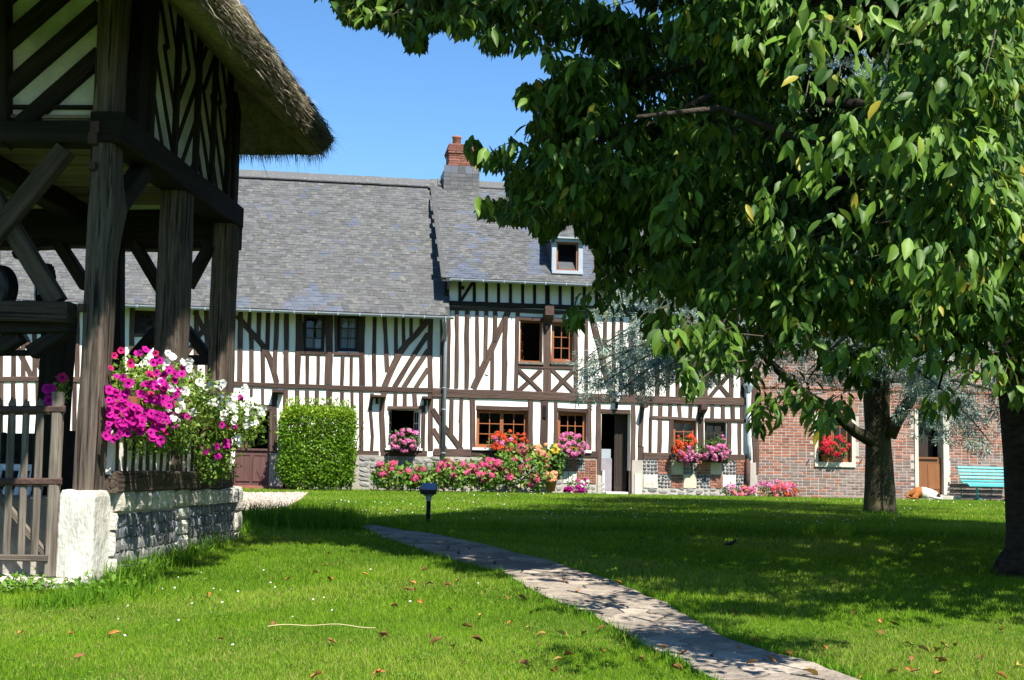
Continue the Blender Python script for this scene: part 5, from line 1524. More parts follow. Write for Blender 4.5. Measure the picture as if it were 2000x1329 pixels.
# hydrangea bed: one shrub each
HEADPX = [(743, 908), (768, 906), (766, 916), (748, 926), (784, 925), (797, 920), (817, 917), (828, 918), (810, 934), (819, 928), (861, 908), (857, 918), (874, 902), (882, 909), (887, 918), (886, 928), (903, 907), (912, 922), (922, 911), (930, 918), (941, 907), (953, 901), (962, 902), (937, 927), (948, 936), (946, 924), (960, 929), (957, 915), (966, 914), (980, 916), (991, 921), (996, 932), (1005, 898), (1018, 873), (1014, 882), (1025, 880), (1030, 898), (1020, 914), (1032, 911), (1018, 920), (1043, 932), (1050, 938), (1037, 945), (1049, 927), (868, 912), (950, 909), (972, 905), (934, 912)]
SHRUBS = [(730, 800, 903, 952, 'small hydrangea with few pink heads right of the laurel hedge', 5), (790, 846, 908, 954, 'hydrangea with pink heads beneath the white window sill', 0), (842, 912, 895, 955, 'pink hydrangea in front of the first downpipe foot', 0), (905, 976, 893, 957, 'broad hydrangea with deep pink heads below the widest window', 0), (968, 1072, 866, 958, 'tallest hydrangea of the bed with pink heads under orange geraniums', 0)]
taken = set()
for x0, x1, y0, y1, lab, _ in SHRUBS:
    _pg[0] += 1; g = np.random.default_rng(_pg[0])
    c = hpx((x0 + x1) / 2, (y0 + y1) / 2, .95)
    t = thing('hydrangea', lab, 'shrub', (c.x, c.y, GH), 'hydrangeas along the house front')
    rx, rz = (x1 - x0) / 148, (y1 - y0) / 148
    leaves_on(t, [((c.x, c.y, c.z), (rx * 1.05, .45, rz)), ((c.x - rx * .5, c.y - .1, c.z - rz * .2), (rx * .5, .4, rz * .8)), ((c.x + rx * .5, c.y - .1, c.z - rz * .2), (rx * .5, .4, rz * .8))], int(700 * (x1 - x0) / 70), .125, M_HYDL, g, inner=.45, droop=.2)
    b = MB()
    for k in range(7):
        a = g.uniform(-1, 1); e = g.uniform(-.25, .25)
        b.tube([(c.x + a * rx * .3, c.y + e * .5, GH), (c.x + a * rx * .8, c.y + e, c.z + rz * .5)], .009, 5)
    tag(b.build('stems', M_GREYWOOD, t), kind='stuff')
    for i, (hx, hy) in enumerate(HEADPX):
        if i in taken or not (x0 <= hx <= x1): continue
        taken.add(i)
        q = 1.25 + g.uniform(-.06, .12) - .35 * max(0, (930 - hy) / 60)
        P = hpx(hx, hy, q)
        link('flower_head', HEADS['hyd'][i % 3], t, face_mat(P, HN * .8 + HZ * .7 + HU * g.uniform(-.4, .4), g, g.uniform(.85, 1.25)))
flower_plant('begonia', 'peach begonia flowers above the hydrangeas beside the yellow lilies', 'flowers', 1038, 866, 1072, 916, .9, [('peach', 16, (0, 0, 1, .5)), ('salm', 8, (.5, .4, 1, 1))], 240, leaf=.09, lm=M_HYDL)
flower_plant('lily', 'yellow lilies over spiky dark leaves left of the front door', 'flowers', 1064, 868, 1102, 932, .6, [('yell', 7, (.35, .0, .75, .25))], 420, leaf=.13, dep=.2)
flower_plant('potted_begonia', 'terracotta pot of peach begonias at the bed end by the door', 'flowers', 1062, 922, 1090, 960, 1.0, [('peach', 14, (0, 0, 1, .45))], 90, leaf=.06, dep=.16, box='pot')

# laurel hedge: clipped block
def hedge():
    g = np.random.default_rng(77)
    u0, u1 = FH(545, 880, 1.2)[0], FH(692, 880, 1.2)[0]
    d0, d1 = .35, 1.7
    z0, z1 = GH - .02, FH(620, 797, 1.5)[1]
    c = HW((u0 + u1) / 2, (d0 + d1) / 2, GH)
    t = thing('laurel_hedge', 'clipped bright green laurel hedge block between maroon door and white windowsill', 'hedge', c)
    n = 13000
    q = g.uniform(-1, 1, (n, 3)); ax = g.integers(0, 3, n); sd = np.where(g.random(n) < .5, -1., 1.)
    ax = np.where(g.random(n) < .55, 1, ax); sd = np.where((ax == 1), 1., sd); sd = np.where(ax == 2, 1., sd)
    dep = g.random(n) ** 2 * .22
    q[np.arange(n), ax] = sd * (1 - dep)
    r = np.abs(q); e = np.maximum(0, r - .68)                       # rounded edges
    q = q * (1 - .25 * (e.sum(1) - e.max(1)))[:, None]
    lump = 1 + .035 * np.sin(q[:, 0] * 9) * np.cos(q[:, 2] * 8) + .03 * g.normal(size=n)
    bot = np.clip((q[:, 2] + 1) / .5, 0, 1) * .1 + .9
    q[:, :2] *= (lump * bot)[:, None]
    kp = (q[:, 2] > -.82) | (g.random(n) < .45); q, ax, sd = q[kp], ax[kp], sd[kp]; n = len(q)
    P = np.array([list(HW((u0 + u1) / 2 + a * (u1 - u0) / 2, (d0 + d1) / 2 + b_ * (d1 - d0) / 2, (z0 + z1) / 2 + cc * (z1 - z0) / 2)) for a, b_, cc in q])
    Nn = np.zeros((n, 3)); H3 = [np.array(HU), np.array(HN), np.array(HZ)]
    for k in range(3): Nn += (ax == k)[:, None] * sd[:, None] * H3[k]
    axd = rdir(n, g) * .9 + Nn * .6 + np.array([0, 0, .55])
    shoots = (ax == 2) & (g.random(n) < .3); axd[shoots] = np.array([0, 0, 1]) + g.normal(size=(shoots.sum(), 3)) * .3; P[shoots, 2] += g.random(shoots.sum()) ** 2 * .26
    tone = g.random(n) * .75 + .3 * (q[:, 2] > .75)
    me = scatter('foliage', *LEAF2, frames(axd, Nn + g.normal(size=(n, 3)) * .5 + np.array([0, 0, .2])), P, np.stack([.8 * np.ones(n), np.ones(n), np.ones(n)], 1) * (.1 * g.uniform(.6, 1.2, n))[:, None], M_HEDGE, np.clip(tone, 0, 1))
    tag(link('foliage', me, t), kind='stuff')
    b = MB()
    for k in range(9):
        u = u0 + (u1 - u0) * (k + .5) / 9 + g.uniform(-.05, .05)
        p0 = HW(u, 1.0 + g.uniform(-.3, .3), GH - .02)
        for j in range(4):
            b.tube([p0, p0 + Vector((g.uniform(-.1, .1), g.uniform(-.2, .2), .6)), p0 + Vector((g.uniform(-.35, .35), g.uniform(-.4, .4), (z1 - z0) * g.uniform(.6, .95)))], [.022, .015, .006], 5)
    tag(b.build('stems', M_SHEDDARK, t), kind='stuff')
hedge()

# ------------------------------------------------------------------ petunias on the shed rail
def petunias(name, label, b0, b1, aout, zc, blobs, zones, nleaf, boxz, seed):
    g = np.random.default_rng(seed)
    c = SP(.08, (b0 + b1) / 2, boxz)
    t = thing(name, label, 'flowers', c, 'petunia planters on the shed rail')
    leaves_on(t, [(tuple(SP(a, bq, z)), (rb, ra, rz)) for (a, bq, z, ra, rb, rz) in blobs], nleaf, .045, M_PETL, g, inner=.3, droop=.1, name='foliage')
    b = MB(); b.hexa([SP(a, q, z) for (a, q, z) in ((-.1, b0 + .03, boxz), (-.12, b0, boxz + .17), (-.1, b1 - .03, boxz), (-.12, b1, boxz + .17), (.1, b0 + .03, boxz), (.12, b0, boxz + .17), (.1, b1 - .03, boxz), (.12, b1, boxz + .17))]); b.build('planter', M_TERRA, t)
    for kind, pts, off in zones:
        for (px, py) in pts:
            a = off if not isinstance(off, tuple) else g.uniform(*off)
            q = SS_(px, py, a)
            while q[0] < .1 and a < -.02: a *= .8; q = SS_(px, py, a)
            P = SP(a, q[0], q[1])
            if px < 208: q = SF(max(px, 197), py, .34); P = SP(q[0], .34, q[1])
            nrm = NS * .7 + NF * .7 + HZ * g.uniform(-.1, .55) + Vector(g.normal(size=3)) * .28
            link('petunia_flower', PET[kind][g.integers(0, len(PET[kind]))], t, face_mat(P, nrm, g, g.uniform(.62, .95)))
    # trailing stems
    b = MB()
    for k in range(26):
        q = b0 + (b1 - b0) * g.random(); p = SP(-.1, q, boxz + .15); o = NS * g.uniform(.05, .22)
        b.tube([p, p + o + HZ * .06, p + o * 1.4 - HZ * g.uniform(.05, .3)], .004, 4, cap=False)
    tag(b.build('stems', M_PETL, t), kind='stuff')
def zz(lst): return [(x / 3.571, 640 + y / 3.571) for x, y in lst]
mag1 = [(x + random.uniform(-9, 9), y + random.uniform(-9, 9)) for x, y in ((200, 770), (205, 790), (215, 800), (230, 790), (245, 800), (255, 770), (270, 790), (290, 785), (310, 800), (330, 775), (300, 760), (215, 775), (235, 775), (225, 760), (280, 815), (330, 790), (260, 820), (345, 815), (318, 745), (325, 720), (240, 835), (215, 845), (300, 840), (208, 812), (222, 822), (236, 812), (250, 812), (262, 800), (276, 800), (292, 812), (302, 822), (316, 812), (286, 830), (270, 842), (232, 850), (212, 828), (322, 828), (336, 808), (350, 800), (356, 770), (340, 755), (346, 735), (312, 730), (296, 745), (282, 760), (262, 750), (246, 752), (232, 742), (250, 780), (300, 775), (308, 858), (206, 762), (206, 745))] + zz([(720, 485), (700, 500), (760, 505), (800, 450), (860, 485), (835, 470), (880, 520), (920, 545), (915, 580), (850, 505), (685, 400), (760, 740), (745, 755), (835, 740), (890, 635), (940, 645), (975, 670), (990, 690), (1060, 615), (1050, 510), (1020, 500), (1005, 400), (985, 455), (1120, 360), (1140, 380), (1110, 400), (1065, 770), (1070, 745), (1120, 635), (1160, 650), (1215, 680), (1285, 610), (1190, 280), (1275, 285), (1225, 325), (1020, 150), (965, 180), (1120, 230), (660, 530), (800, 640), (890, 735), (1140, 500), (1165, 490), (1115, 490), (1300, 520), (720, 745), (1075, 690), (1030, 590), (870, 600)])
mag1 += [(x + random.uniform(-14, 14), y + random.uniform(-12, 14)) for x, y in mag1[::2]]
crim1 = zz([(845, 160), (775, 280), (1050, 325), (1085, 180), (915, 250), (1130, 425), (1325, 495), (1150, 730), (780, 560), (1055, 460), (1360, 355), (800, 195)])
wh1 = zz([(1200, 200), (1180, 185), (1165, 240), (1200, 405), (1225, 430), (1260, 510), (1255, 560), (1240, 580), (1210, 575), (1210, 630), (1320, 290), (1310, 450), (1285, 440), (1350, 590), (1265, 545), (1140, 345), (1280, 240)])
wh1 += [(x + random.uniform(-12, 12), y + random.uniform(-10, 12)) for x, y in wh1]
wh2 = zz([(1430, 415), (1440, 425), (1500, 385), (1555, 390), (1580, 520), (1550, 510), (1610, 500), (1630, 545), (1640, 580), (1600, 550), (1535, 555), (1700, 430), (1720, 580), (1765, 600), (1800, 610), (1840, 600), (1820, 560), (1780, 640), (1640, 630), (1560, 625), (1690, 540), (1745, 685), (1660, 770), (1810, 580), (1720, 640), (1460, 520)])
wh2 += [(x + random.uniform(-12, 12), y + random.uniform(-10, 12)) for x, y in wh2]
mag2 = zz([(1680, 490), (1660, 675), (1640, 690), (1420, 740), (1420, 830), (1435, 870), (1515, 830), (1580, 830), (1620, 840), (1550, 680), (1585, 690), (1520, 895), (1715, 660), (1440, 850), (1580, 800)])
q1 = [.36, SS_(385, 770, -.1)[0]]
petunias('petunia_planter', 'planter of magenta petunias with white ones at the right beside the corner post', q1[0], q1[1], .2, 1.6,
         [(-.1 if f > .12 else -.02, q1[0] + (q1[1] - q1[0]) * f + (.1 if f < .12 else 0), z, ra, .45 if f > .12 else .26, rz) for f, z, ra, rz in ((.02, 1.72, .16, .2), (.45, 1.74, .16, .16), (.05, 1.58, .2, .24), (.3, 1.62, .22, .26), (.55, 1.6, .22, .26), (.8, 1.55, .2, .22), (.15, 1.4, .22, .2), (.45, 1.33, .22, .2), (.1, 1.2, .12, .14), (.5, 1.2, .14, .12))],
         [('mag', mag1, (-.42, -.3)), ('crim', crim1, (-.4, -.28)), ('white', wh1, (-.4, -.28))], 5200, 1.38, 501)
q2 = [SS_(x, 800, -.1)[0] for x in (392, 470)]
petunias('petunia_planter', 'planter of white petunias trailing magenta ones at the far shed post', q2[0], q2[1], .2, 1.5,
         [(-.14, q2[0] + (q2[1] - q2[0]) * f, z, ra, .42 if z > 1.2 else .28, rz) for f, z, ra, rz in ((.1, 1.52, .2, .2), (.35, 1.5, .26, .24), (.6, 1.47, .26, .22), (.65, 1.36, .28, .2), (.35, 1.3, .24, .16), (.2, 1.08, .1, .2), (.25, .98, .1, .14))],
         [('white', wh2, (-.5, -.36)), ('mag', mag2, (-.42, -.28))], 4300, 1.36, 502)
t = thing('petunia_plant', 'small magenta petunia left of the oak corner post above the gate', 'flowers', SP(SF(110, 790, .4)[0], .4, SF(110, 790, .4)[1]))
g = np.random.default_rng(9)
c = SF(116, 762, .35); leaves_on(t, [(tuple(SP(c[0], .4, c[1])), (.06, .06, .12))], 70, .05, M_PETL, g)
for px, py in ((100, 760), (96, 782), (122, 738), (92, 760)):
    q = SF(px, py, .3); link('petunia_flower', PET['mag' if py != 738 else 'crim'][0], t, face_mat(SP(q[0], .3, q[1]), NF + NS * .4, g, 1.0))
# ------------------------------------------------------------------ lawn things: lamp, bench, dog, bird, stick
lb = ground(836, 1022)
lamp = thing('solar_lamp', 'black solar garden lamp with slanted blue panel standing on the lawn', 'garden lamp', lb)
zt = atY(836, 953, lb.y).z; H_ = zt - lb.z
k = lb.y / FPX
b = MB(); b.lathe([(4.4 * k, -.05), (4.4 * k, H_ * .62)], lb, 12); b.build('pole', M_BLACKIRON, lamp, True)
b = MB(); z0 = lb.z + H_ * .62
for za, zb, wa, wb in ((0, .13, 4.6, 6), (.13, .22, 6, 14)):
    b.hexa([Vector((lb.x + x * (wa if z == za else wb) * k, lb.y + y * (wa if z == za else wb) * .6 * k, z0 + H_ * z)) for x in (-1, 1) for y in (-1, 1) for z in (za, zb)])
b.build('lens', M_ZINC, lamp)
b = MB(); hw = 15.5 * k
z1 = z0 + H_ * .2
b.hexa([Vector((lb.x + x * hw, lb.y + y, z1 + z)) for x in (-1, 1) for (y, z) in ((-.13, 0), (-.13, .055), (.13, .06), (.13, .135))]); b.build('hood', M_BLACKIRON, lamp)
M_PANEL = mat('blue_solar_panel', (.01, .03, .13), (.02, .05, .2), scale=(30, 30, 30), rough=.2, bump=0, rand=0, spec=.6)
b = MB(); b.hexa([Vector((lb.x + x * hw * .93, lb.y + y, z1 + z)) for x in (-1, 1) for (y, z) in ((-.12, .056), (-.12, .064), (.12, .132), (.12, .14))]); b.build('solar_panel', M_PANEL, lamp)

u0 = FH(1883, 940, .7)[0]
bench = thing('garden_bench', 'turquoise slatted garden bench against the brick wall behind the thick trunk', 'bench', HW(u0 + .8, .7, GH))
prof = [(.36, .88), (.40, .79), (.44, .70), (.48, .61), (.53, .52), (.60, .46), (.70, .44), (.80, .44), (.90, .43), (.97, .39)]
for i, (d, z) in enumerate(prof):
    dd, dz = (prof[i + 1][0] - d, prof[i + 1][1] - z) if i + 1 < len(prof) else (d - prof[i - 1][0], z - prof[i - 1][1])
    nrm = (HN * -dz + HZ * dd).normalized()
    if nrm.dot(HN * .5 + HZ) < 0: nrm = -nrm
    timber(bench, HW(u0 + .01 * (i < 5) * -1, d, GH + z), HW(u0 + 1.65, d, GH + z), .075, nrm, din=.012, proud=.012, wob=.01, mat_=M_TEAL, name='slat')
for uu in (u0 + .42, u0 + 1.3):
    b = MB(); b.tube([HW(uu, d - .03, GH + z - .02) for d, z in prof], .02, 6); b.tube([HW(uu, .6, GH + .44), HW(uu, .64, GH + .2), HW(uu, .62, GH - .02)], .035, 8); b.tube([HW(uu, .4, GH), HW(uu, .64, GH + .07), HW(uu, .9, GH)], .022, 6)
    b.build('leg', M_TEAL, bench)

def skin_body(name, verts, edges, m, parent=None, sub=2):
    me = bpy.data.meshes.new(name)
    c = Vector((sum(v[0] for v in verts) / len(verts), sum(v[1] for v in verts) / len(verts), sum(v[2] for v in verts) / len(verts)))
    me.from_pydata([Vector(v[:3]) - c for v in verts], edges, [])
    o = link(name, me, parent, Matrix.Translation(c))
    o.modifiers.new('skin', 'SKIN').use_smooth_shade = True
    for i, v in enumerate(verts):
        sv = me.skin_vertices[0].data[i]; sv.radius = (v[3], v[4] if len(v) > 4 else v[3]); sv.use_root = (i == 1)
    sm = o.modifiers.new('subsurf', 'SUBSURF'); sm.levels = sub; sm.render_levels = sub
    me.materials.append(m)
    return o
def dogmat():
    m = bpy.data.materials.new('dog_coat'); m.use_nodes = True
    t = m.node_tree; N = t.nodes; L = t.links; p = N['Principled BSDF']; p.inputs['Roughness'].default_value = .85; p.inputs['Specular IOR Level'].default_value = .1
    tc = N.new('ShaderNodeTexCoord'); nz = N.new('ShaderNodeTexNoise'); nz.inputs['Scale'].default_value = 6
    sx = N.new('ShaderNodeSeparateXYZ'); L.new(tc.outputs['Object'], sx.inputs[0]); L.new(tc.outputs['Object'], nz.inputs['Vector'])
    ad = N.new('ShaderNodeMath'); ad.operation = 'MULTIPLY_ADD'; ad.inputs[1].default_value = .16; L.new(nz.outputs['Fac'], ad.inputs[0]); L.new(sx.outputs[0], ad.inputs[2])
    cr = N.new('ShaderNodeValToRGB'); e = cr.color_ramp.elements; cr.color_ramp.interpolation = 'LINEAR'
    e[0].position = .0; e[0].color = (.36, .13, .035, 1); e[1].position = .04; e[1].color = (.75, .7, .62, 1)
    L.new(ad.outputs[0], cr.inputs[0])
    n2 = N.new('ShaderNodeTexNoise'); n2.inputs['Scale'].default_value = 60; mx = N.new('ShaderNodeMix'); mx.data_type = 'RGBA'; mx.blend_type = 'MULTIPLY'; mx.inputs['Factor'].default_value = .5
    L.new(tc.outputs['Object'], n2.inputs['Vector']); L.new(cr.outputs[0], mx.inputs['A']); L.new(n2.outputs['Color'], mx.inputs['B']); L.new(mx.outputs['Result'], p.inputs['Base Color'])
    bp = N.new('ShaderNodeBump'); bp.inputs['Strength'].default_value = .6; L.new(n2.outputs['Fac'], bp.inputs['Height']); L.new(bp.outputs[0], p.inputs['Normal'])
    return m
du = FH(1771, 975, .65)[0]; k = (FH(1836, 975, .65)[0] - du)
def DP(x, y, z, r, r2=None): v = HW(du + x * k, .62 + y * k, GH + z * k); return (v.x, v.y, v.z, r * k, (r2 or r) * k)
dv = [DP(.03, .0, .13, .05), DP(.13, 0, .17, .165), DP(.32, -.02, .175, .18), DP(.52, 0, .185, .185), DP(.66, .03, .2, .175), DP(.77, .08, .16, .11), DP(.87, .13, .1, .095), DP(.95, .17, .06, .055), DP(1.0, .19, .045, .035),
      DP(.25, .16, .1, .09), DP(.08, .22, .05, .045), DP(.24, .28, .03, .03), DP(.66, .16, .08, .06), DP(.78, .25, .04, .035), DP(.93, .3, .03, .03), DP(-.03, .1, .05, .03), DP(.08, .3, .025, .02)]
de = [(0, 1), (1, 2), (2, 3), (3, 4), (4, 5), (5, 6), (6, 7), (7, 8), (1, 9), (9, 10), (10, 11), (4, 12), (12, 13), (13, 14), (0, 15), (15, 16)]
dog = skin_body('dog', dv, de, dogmat()); tag(dog, 'brown and white dog lying asleep by the brick house door', 'dog')
M_DARKFUR = mat('dark_ear_fur', (.06, .035, .025), (.1, .06, .04), scale=(40, 40, 40), rough=.9, bump=.4, rand=.1)
for s in (-.06, .07):
    b = MB(); p = HW(du + .86 * k, .62 + (.13 + s) * k, GH + .15 * k); b.tube([p, p + HU * .0 + HN * s * .9 - HZ * .03, p + HN * s * 1.1 - HZ * .1 + HU * .02], [.03, .045, .012], 8); b.build('ear', M_DARKFUR, dog, True)
b = MB(); b.lathe([(.001, -.014), (.013, -.005), (.013, .005), (.001, .014)], HW(du + 1.03 * k, .62 + .205 * k, GH + .055 * k), 8); b.build('nose', M_BLACKIRON, dog, True)

bp_ = ground(1428, 1072)
def BP(x, y, z, r): return (bp_.x + x * .6, bp_.y + y * .6, bp_.z + z * .62, r * .62)
bird = skin_body('blackbird', [BP(-.13, .0, .07, .008), BP(-.06, 0, .075, .022), BP(0, 0, .09, .037), BP(.05, 0, .115, .03), BP(.08, 0, .145, .02), BP(.1, 0, .15, .012)], [(0, 1), (1, 2), (2, 3), (3, 4), (4, 5)], M_BLACKIRON)
tag(bird, 'small black bird standing on the shaded lawn right of the path', 'bird')
b = MB(); b.tube([BP(.108, 0, .15, 0)[:3], BP(.135, 0, .147, 0)[:3]], [.004, .001], 6); b.build('beak', M_ORANGEWOOD, bird)
for s in (-.012, .012):
    b = MB(); b.tube([BP(.0, s, .07, 0)[:3], BP(.005, s, .0, 0)[:3], BP(.03, s, .002, 0)[:3]], .003, 5); b.build('leg', M_SHEDDARK, bird)
b = MB(); pts = [ground(522 + 211 * i / 12, 1239 - 4 * math.sin(i / 12 * 3.6) ) + Vector((0, 0, .045 + .006 * math.sin(i))) for i in range(13)]
M_STRAWC = mat('pale_dry_straw', (.55, .45, .2), (.62, .54, .28), scale=(9, 9, 9), rough=.8, bump=.1, rand=.05)
b.tube(pts, .0032, 5); tag(b.build('straw_stalk', M_STRAWC), 'long pale straw stalk lying across the sunlit lawn', 'straw')

# ------------------------------------------------------------------ cherry tree
SILH = [(640, -40), (652, 12), (672, 40), (700, 48), (735, 40), (755, 58), (785, 66), (795, 92), (832, 96), (838, 62), (858, 52), (890, 70), (925, 66), (940, 92), (962, 108), (985, 96), (1025, 104), (1040, 90), (1062, 120), (1078, 150), (1050, 166), (1015, 168), (1000, 185), (1012, 205), (1040, 205), (1058, 215), (1045, 240), (1012, 248), (996, 270), (990, 290), (960, 296), (930, 270), (905, 272), (908, 300), (940, 325), (985, 335), (990, 370), (1005, 400), (960, 392), (925, 386), (922, 400), (950, 428), (985, 432), (1030, 435), (1060, 470), (1085, 462), (1110, 430), (1130, 455), (1160, 480), (1165, 540), (1120, 580), (1100, 622), (1110, 660), (1150, 640), (1165, 610), (1215, 600), (1250, 640), (1290, 690), (1318, 700), (1318, 750), (1345, 785), (1372, 770), (1375, 720), (1400, 735), (1440, 720), (1475, 760), (1455, 830), (1475, 860), (1520, 830), (1540, 800), (1560, 790), (1575, 840), (1600, 860), (1640, 835), (1690, 770), (1720, 720), (1790, 740), (1800, 800), (1830, 825), (1860, 820), (1880, 770), (1905, 740), (1930, 790), (2060, 800), (2060, -40)]
THIN = [(1160, 545), (1320, 560), (1450, 600), (1560, 610), (1700, 640), (1800, 660), (1900, 640), (2060, 680), (2060, 900), (1100, 900), (1080, 600)]
TB = Vector((4.85, 12.4, 0)); TB.z = float(gz(TB.y))
CC, CR = np.array([4.6, 12.2, 5.6]), np.array([7.2, 7.4, 4.9])
LIT = [(-200, 1500), (0, 1160), (330, 1130), (480, 1060), (700, 1062), (860, 1100), (1000, 1135), (1180, 1215), (1390, 1330), (1600, 1500)]
LIT2 = [(560, 955), (1000, 955), (1010, 975), (900, 1000), (700, 1012), (580, 990)]
LIT3 = [(1560, 1330), (1750, 1215), (2000, 1262), (2300, 1300), (2300, 1500), (1560, 1500)]
LIT4 = [(960, 1112), (1080, 1108), (1240, 1162), (1330, 1200), (1190, 1206), (1000, 1160)]
def shadow_px(P):
    S = np.array(TOSUN)
    z = .15
    for _ in range(3):
        t = (P[:, 2] - z) / S[2]
        Q = P - S * t[:, None]
        z = gz(Q[:, 1])
    x, y, w = project(Q)
    return x, y, Q
def house_lit(P):
    """does this point shade the sunlit house front?"""
    S = np.array(TOSUN); N_ = np.array(HN)
    t = ((P - np.array(HO)) @ N_) / (S @ N_)
    Q = P - S * t[:, None]
    return Q[:, 2] > .3
_cg = np.random.default_rng(90)
_cd = rdir(1000, _cg)
CLUMP = CC + _cd * (.3 + .7 * _cg.random(1000) ** .42)[:, None] * CR * (1 + .14 * np.sin(_cd[:, :1] * 6 + 1) * np.cos(_cd[:, 2:] * 5))
CLR = _cg.uniform(.7, 1.5, 1000)
def crown_points(n, g, inframe):
    out = []
    tot = 0
    while tot < n:
        d = rdir(6000, g); r = g.random(6000) ** .42
        r = .3 + .7 * r
        P = CC + d * r[:, None] * CR * (1 + .14 * np.sin(d[:, :1] * 6 + 1) * np.cos(d[:, 2:] * 5))
        if inframe:
            nb = g.integers(0, 1000, 6000); P = CLUMP[nb] + rdir(6000, g) * (g.random(6000)[:, None] ** .45) * np.array([.5, .5, .3]) * CLR[nb][:, None]
        P = P[P[:, 2] > 1.2]
        # open side towards the sun: an upright, bumpy face
        h = (P[:, 0] - 2.3) * .5 - (P[:, 1] - 6.9) * .86
        P = P[h < ((.35 * np.sin(P[:, 0] * 2.1) + .3 * np.sin(P[:, 2] * 2.7)) if inframe else -.25)]
        x, y, w = project(P)
        inf = (x > -60) & (x < 2060) & (y > -60) & (y < 1390)
        ok = np.ones(len(P), bool)
        si = in_poly(x, y, SILH)
        ok &= ~inf | si
        th = in_poly(x, y, THIN) & inf
        ok &= ~th | (g.random(len(P)) < np.where(y > 700, .03, .12))
        ok &= ~(inf & (x < 1300) & (P[:, 1] < 11)) & ~(inf & (x < 1480) & (P[:, 1] < 9.4))
        ok &= ~((~inf) & (w > .2) & (x < 640) & (y < 1400))
        ok &= ~((P[:, 1] < 4.2))
        ok &= inf if inframe else ~inf
        P = P[ok]
        sx, sy, Q = shadow_px(P)
        bad = in_poly(sx, sy, LIT) | in_poly(sx, sy, LIT2) | in_poly(sx, sy, LIT3) & (g.random(len(P)) < .85) | in_poly(sx, sy, LIT4) & (g.random(len(P)) < .93)
        xx, yy, ww = project(P)
        vis = (xx > 600) & (xx < 2000) & (yy > 0) & (yy < 900)
        bad2 = np.zeros(len(P), bool); sd_ = np.array(TOSUN)
        # keep the sun on the shed's long side and on the cedar's left sprays, as it falls in the photograph
        for o_, n_, (lo, hi, zl, zh), ax_ in ((S0, NS, (-.3, 4.9, -.1, 2.75), E2), (S0, NF, (-.2, 1.6, -.1, 2.7), E1), (Vector((0, 21.5, 0)), Vector((0, -1, 0)), (.4, 4.6, 1.9, 4.3), Vector((1, 0, 0)))):
            n3 = np.array(n_); t_ = ((P - np.array(o_)) @ n3) / (sd_ @ n3)
            Q_ = P - sd_ * t_[:, None]; s_ = (Q_ - np.array(o_)) @ np.array(ax_)
            bad2 |= (t_ > 0) & (s_ > lo) & (s_ < hi) & (Q_[:, 2] > zl) & (Q_[:, 2] < zh) & (g.random(len(P)) < .95)
        P = P[(~bad | (vis & (g.random(len(P)) < .10))) & ~bad2]
        out.append(P); tot += len(P)
    return np.concatenate(out)[:n]
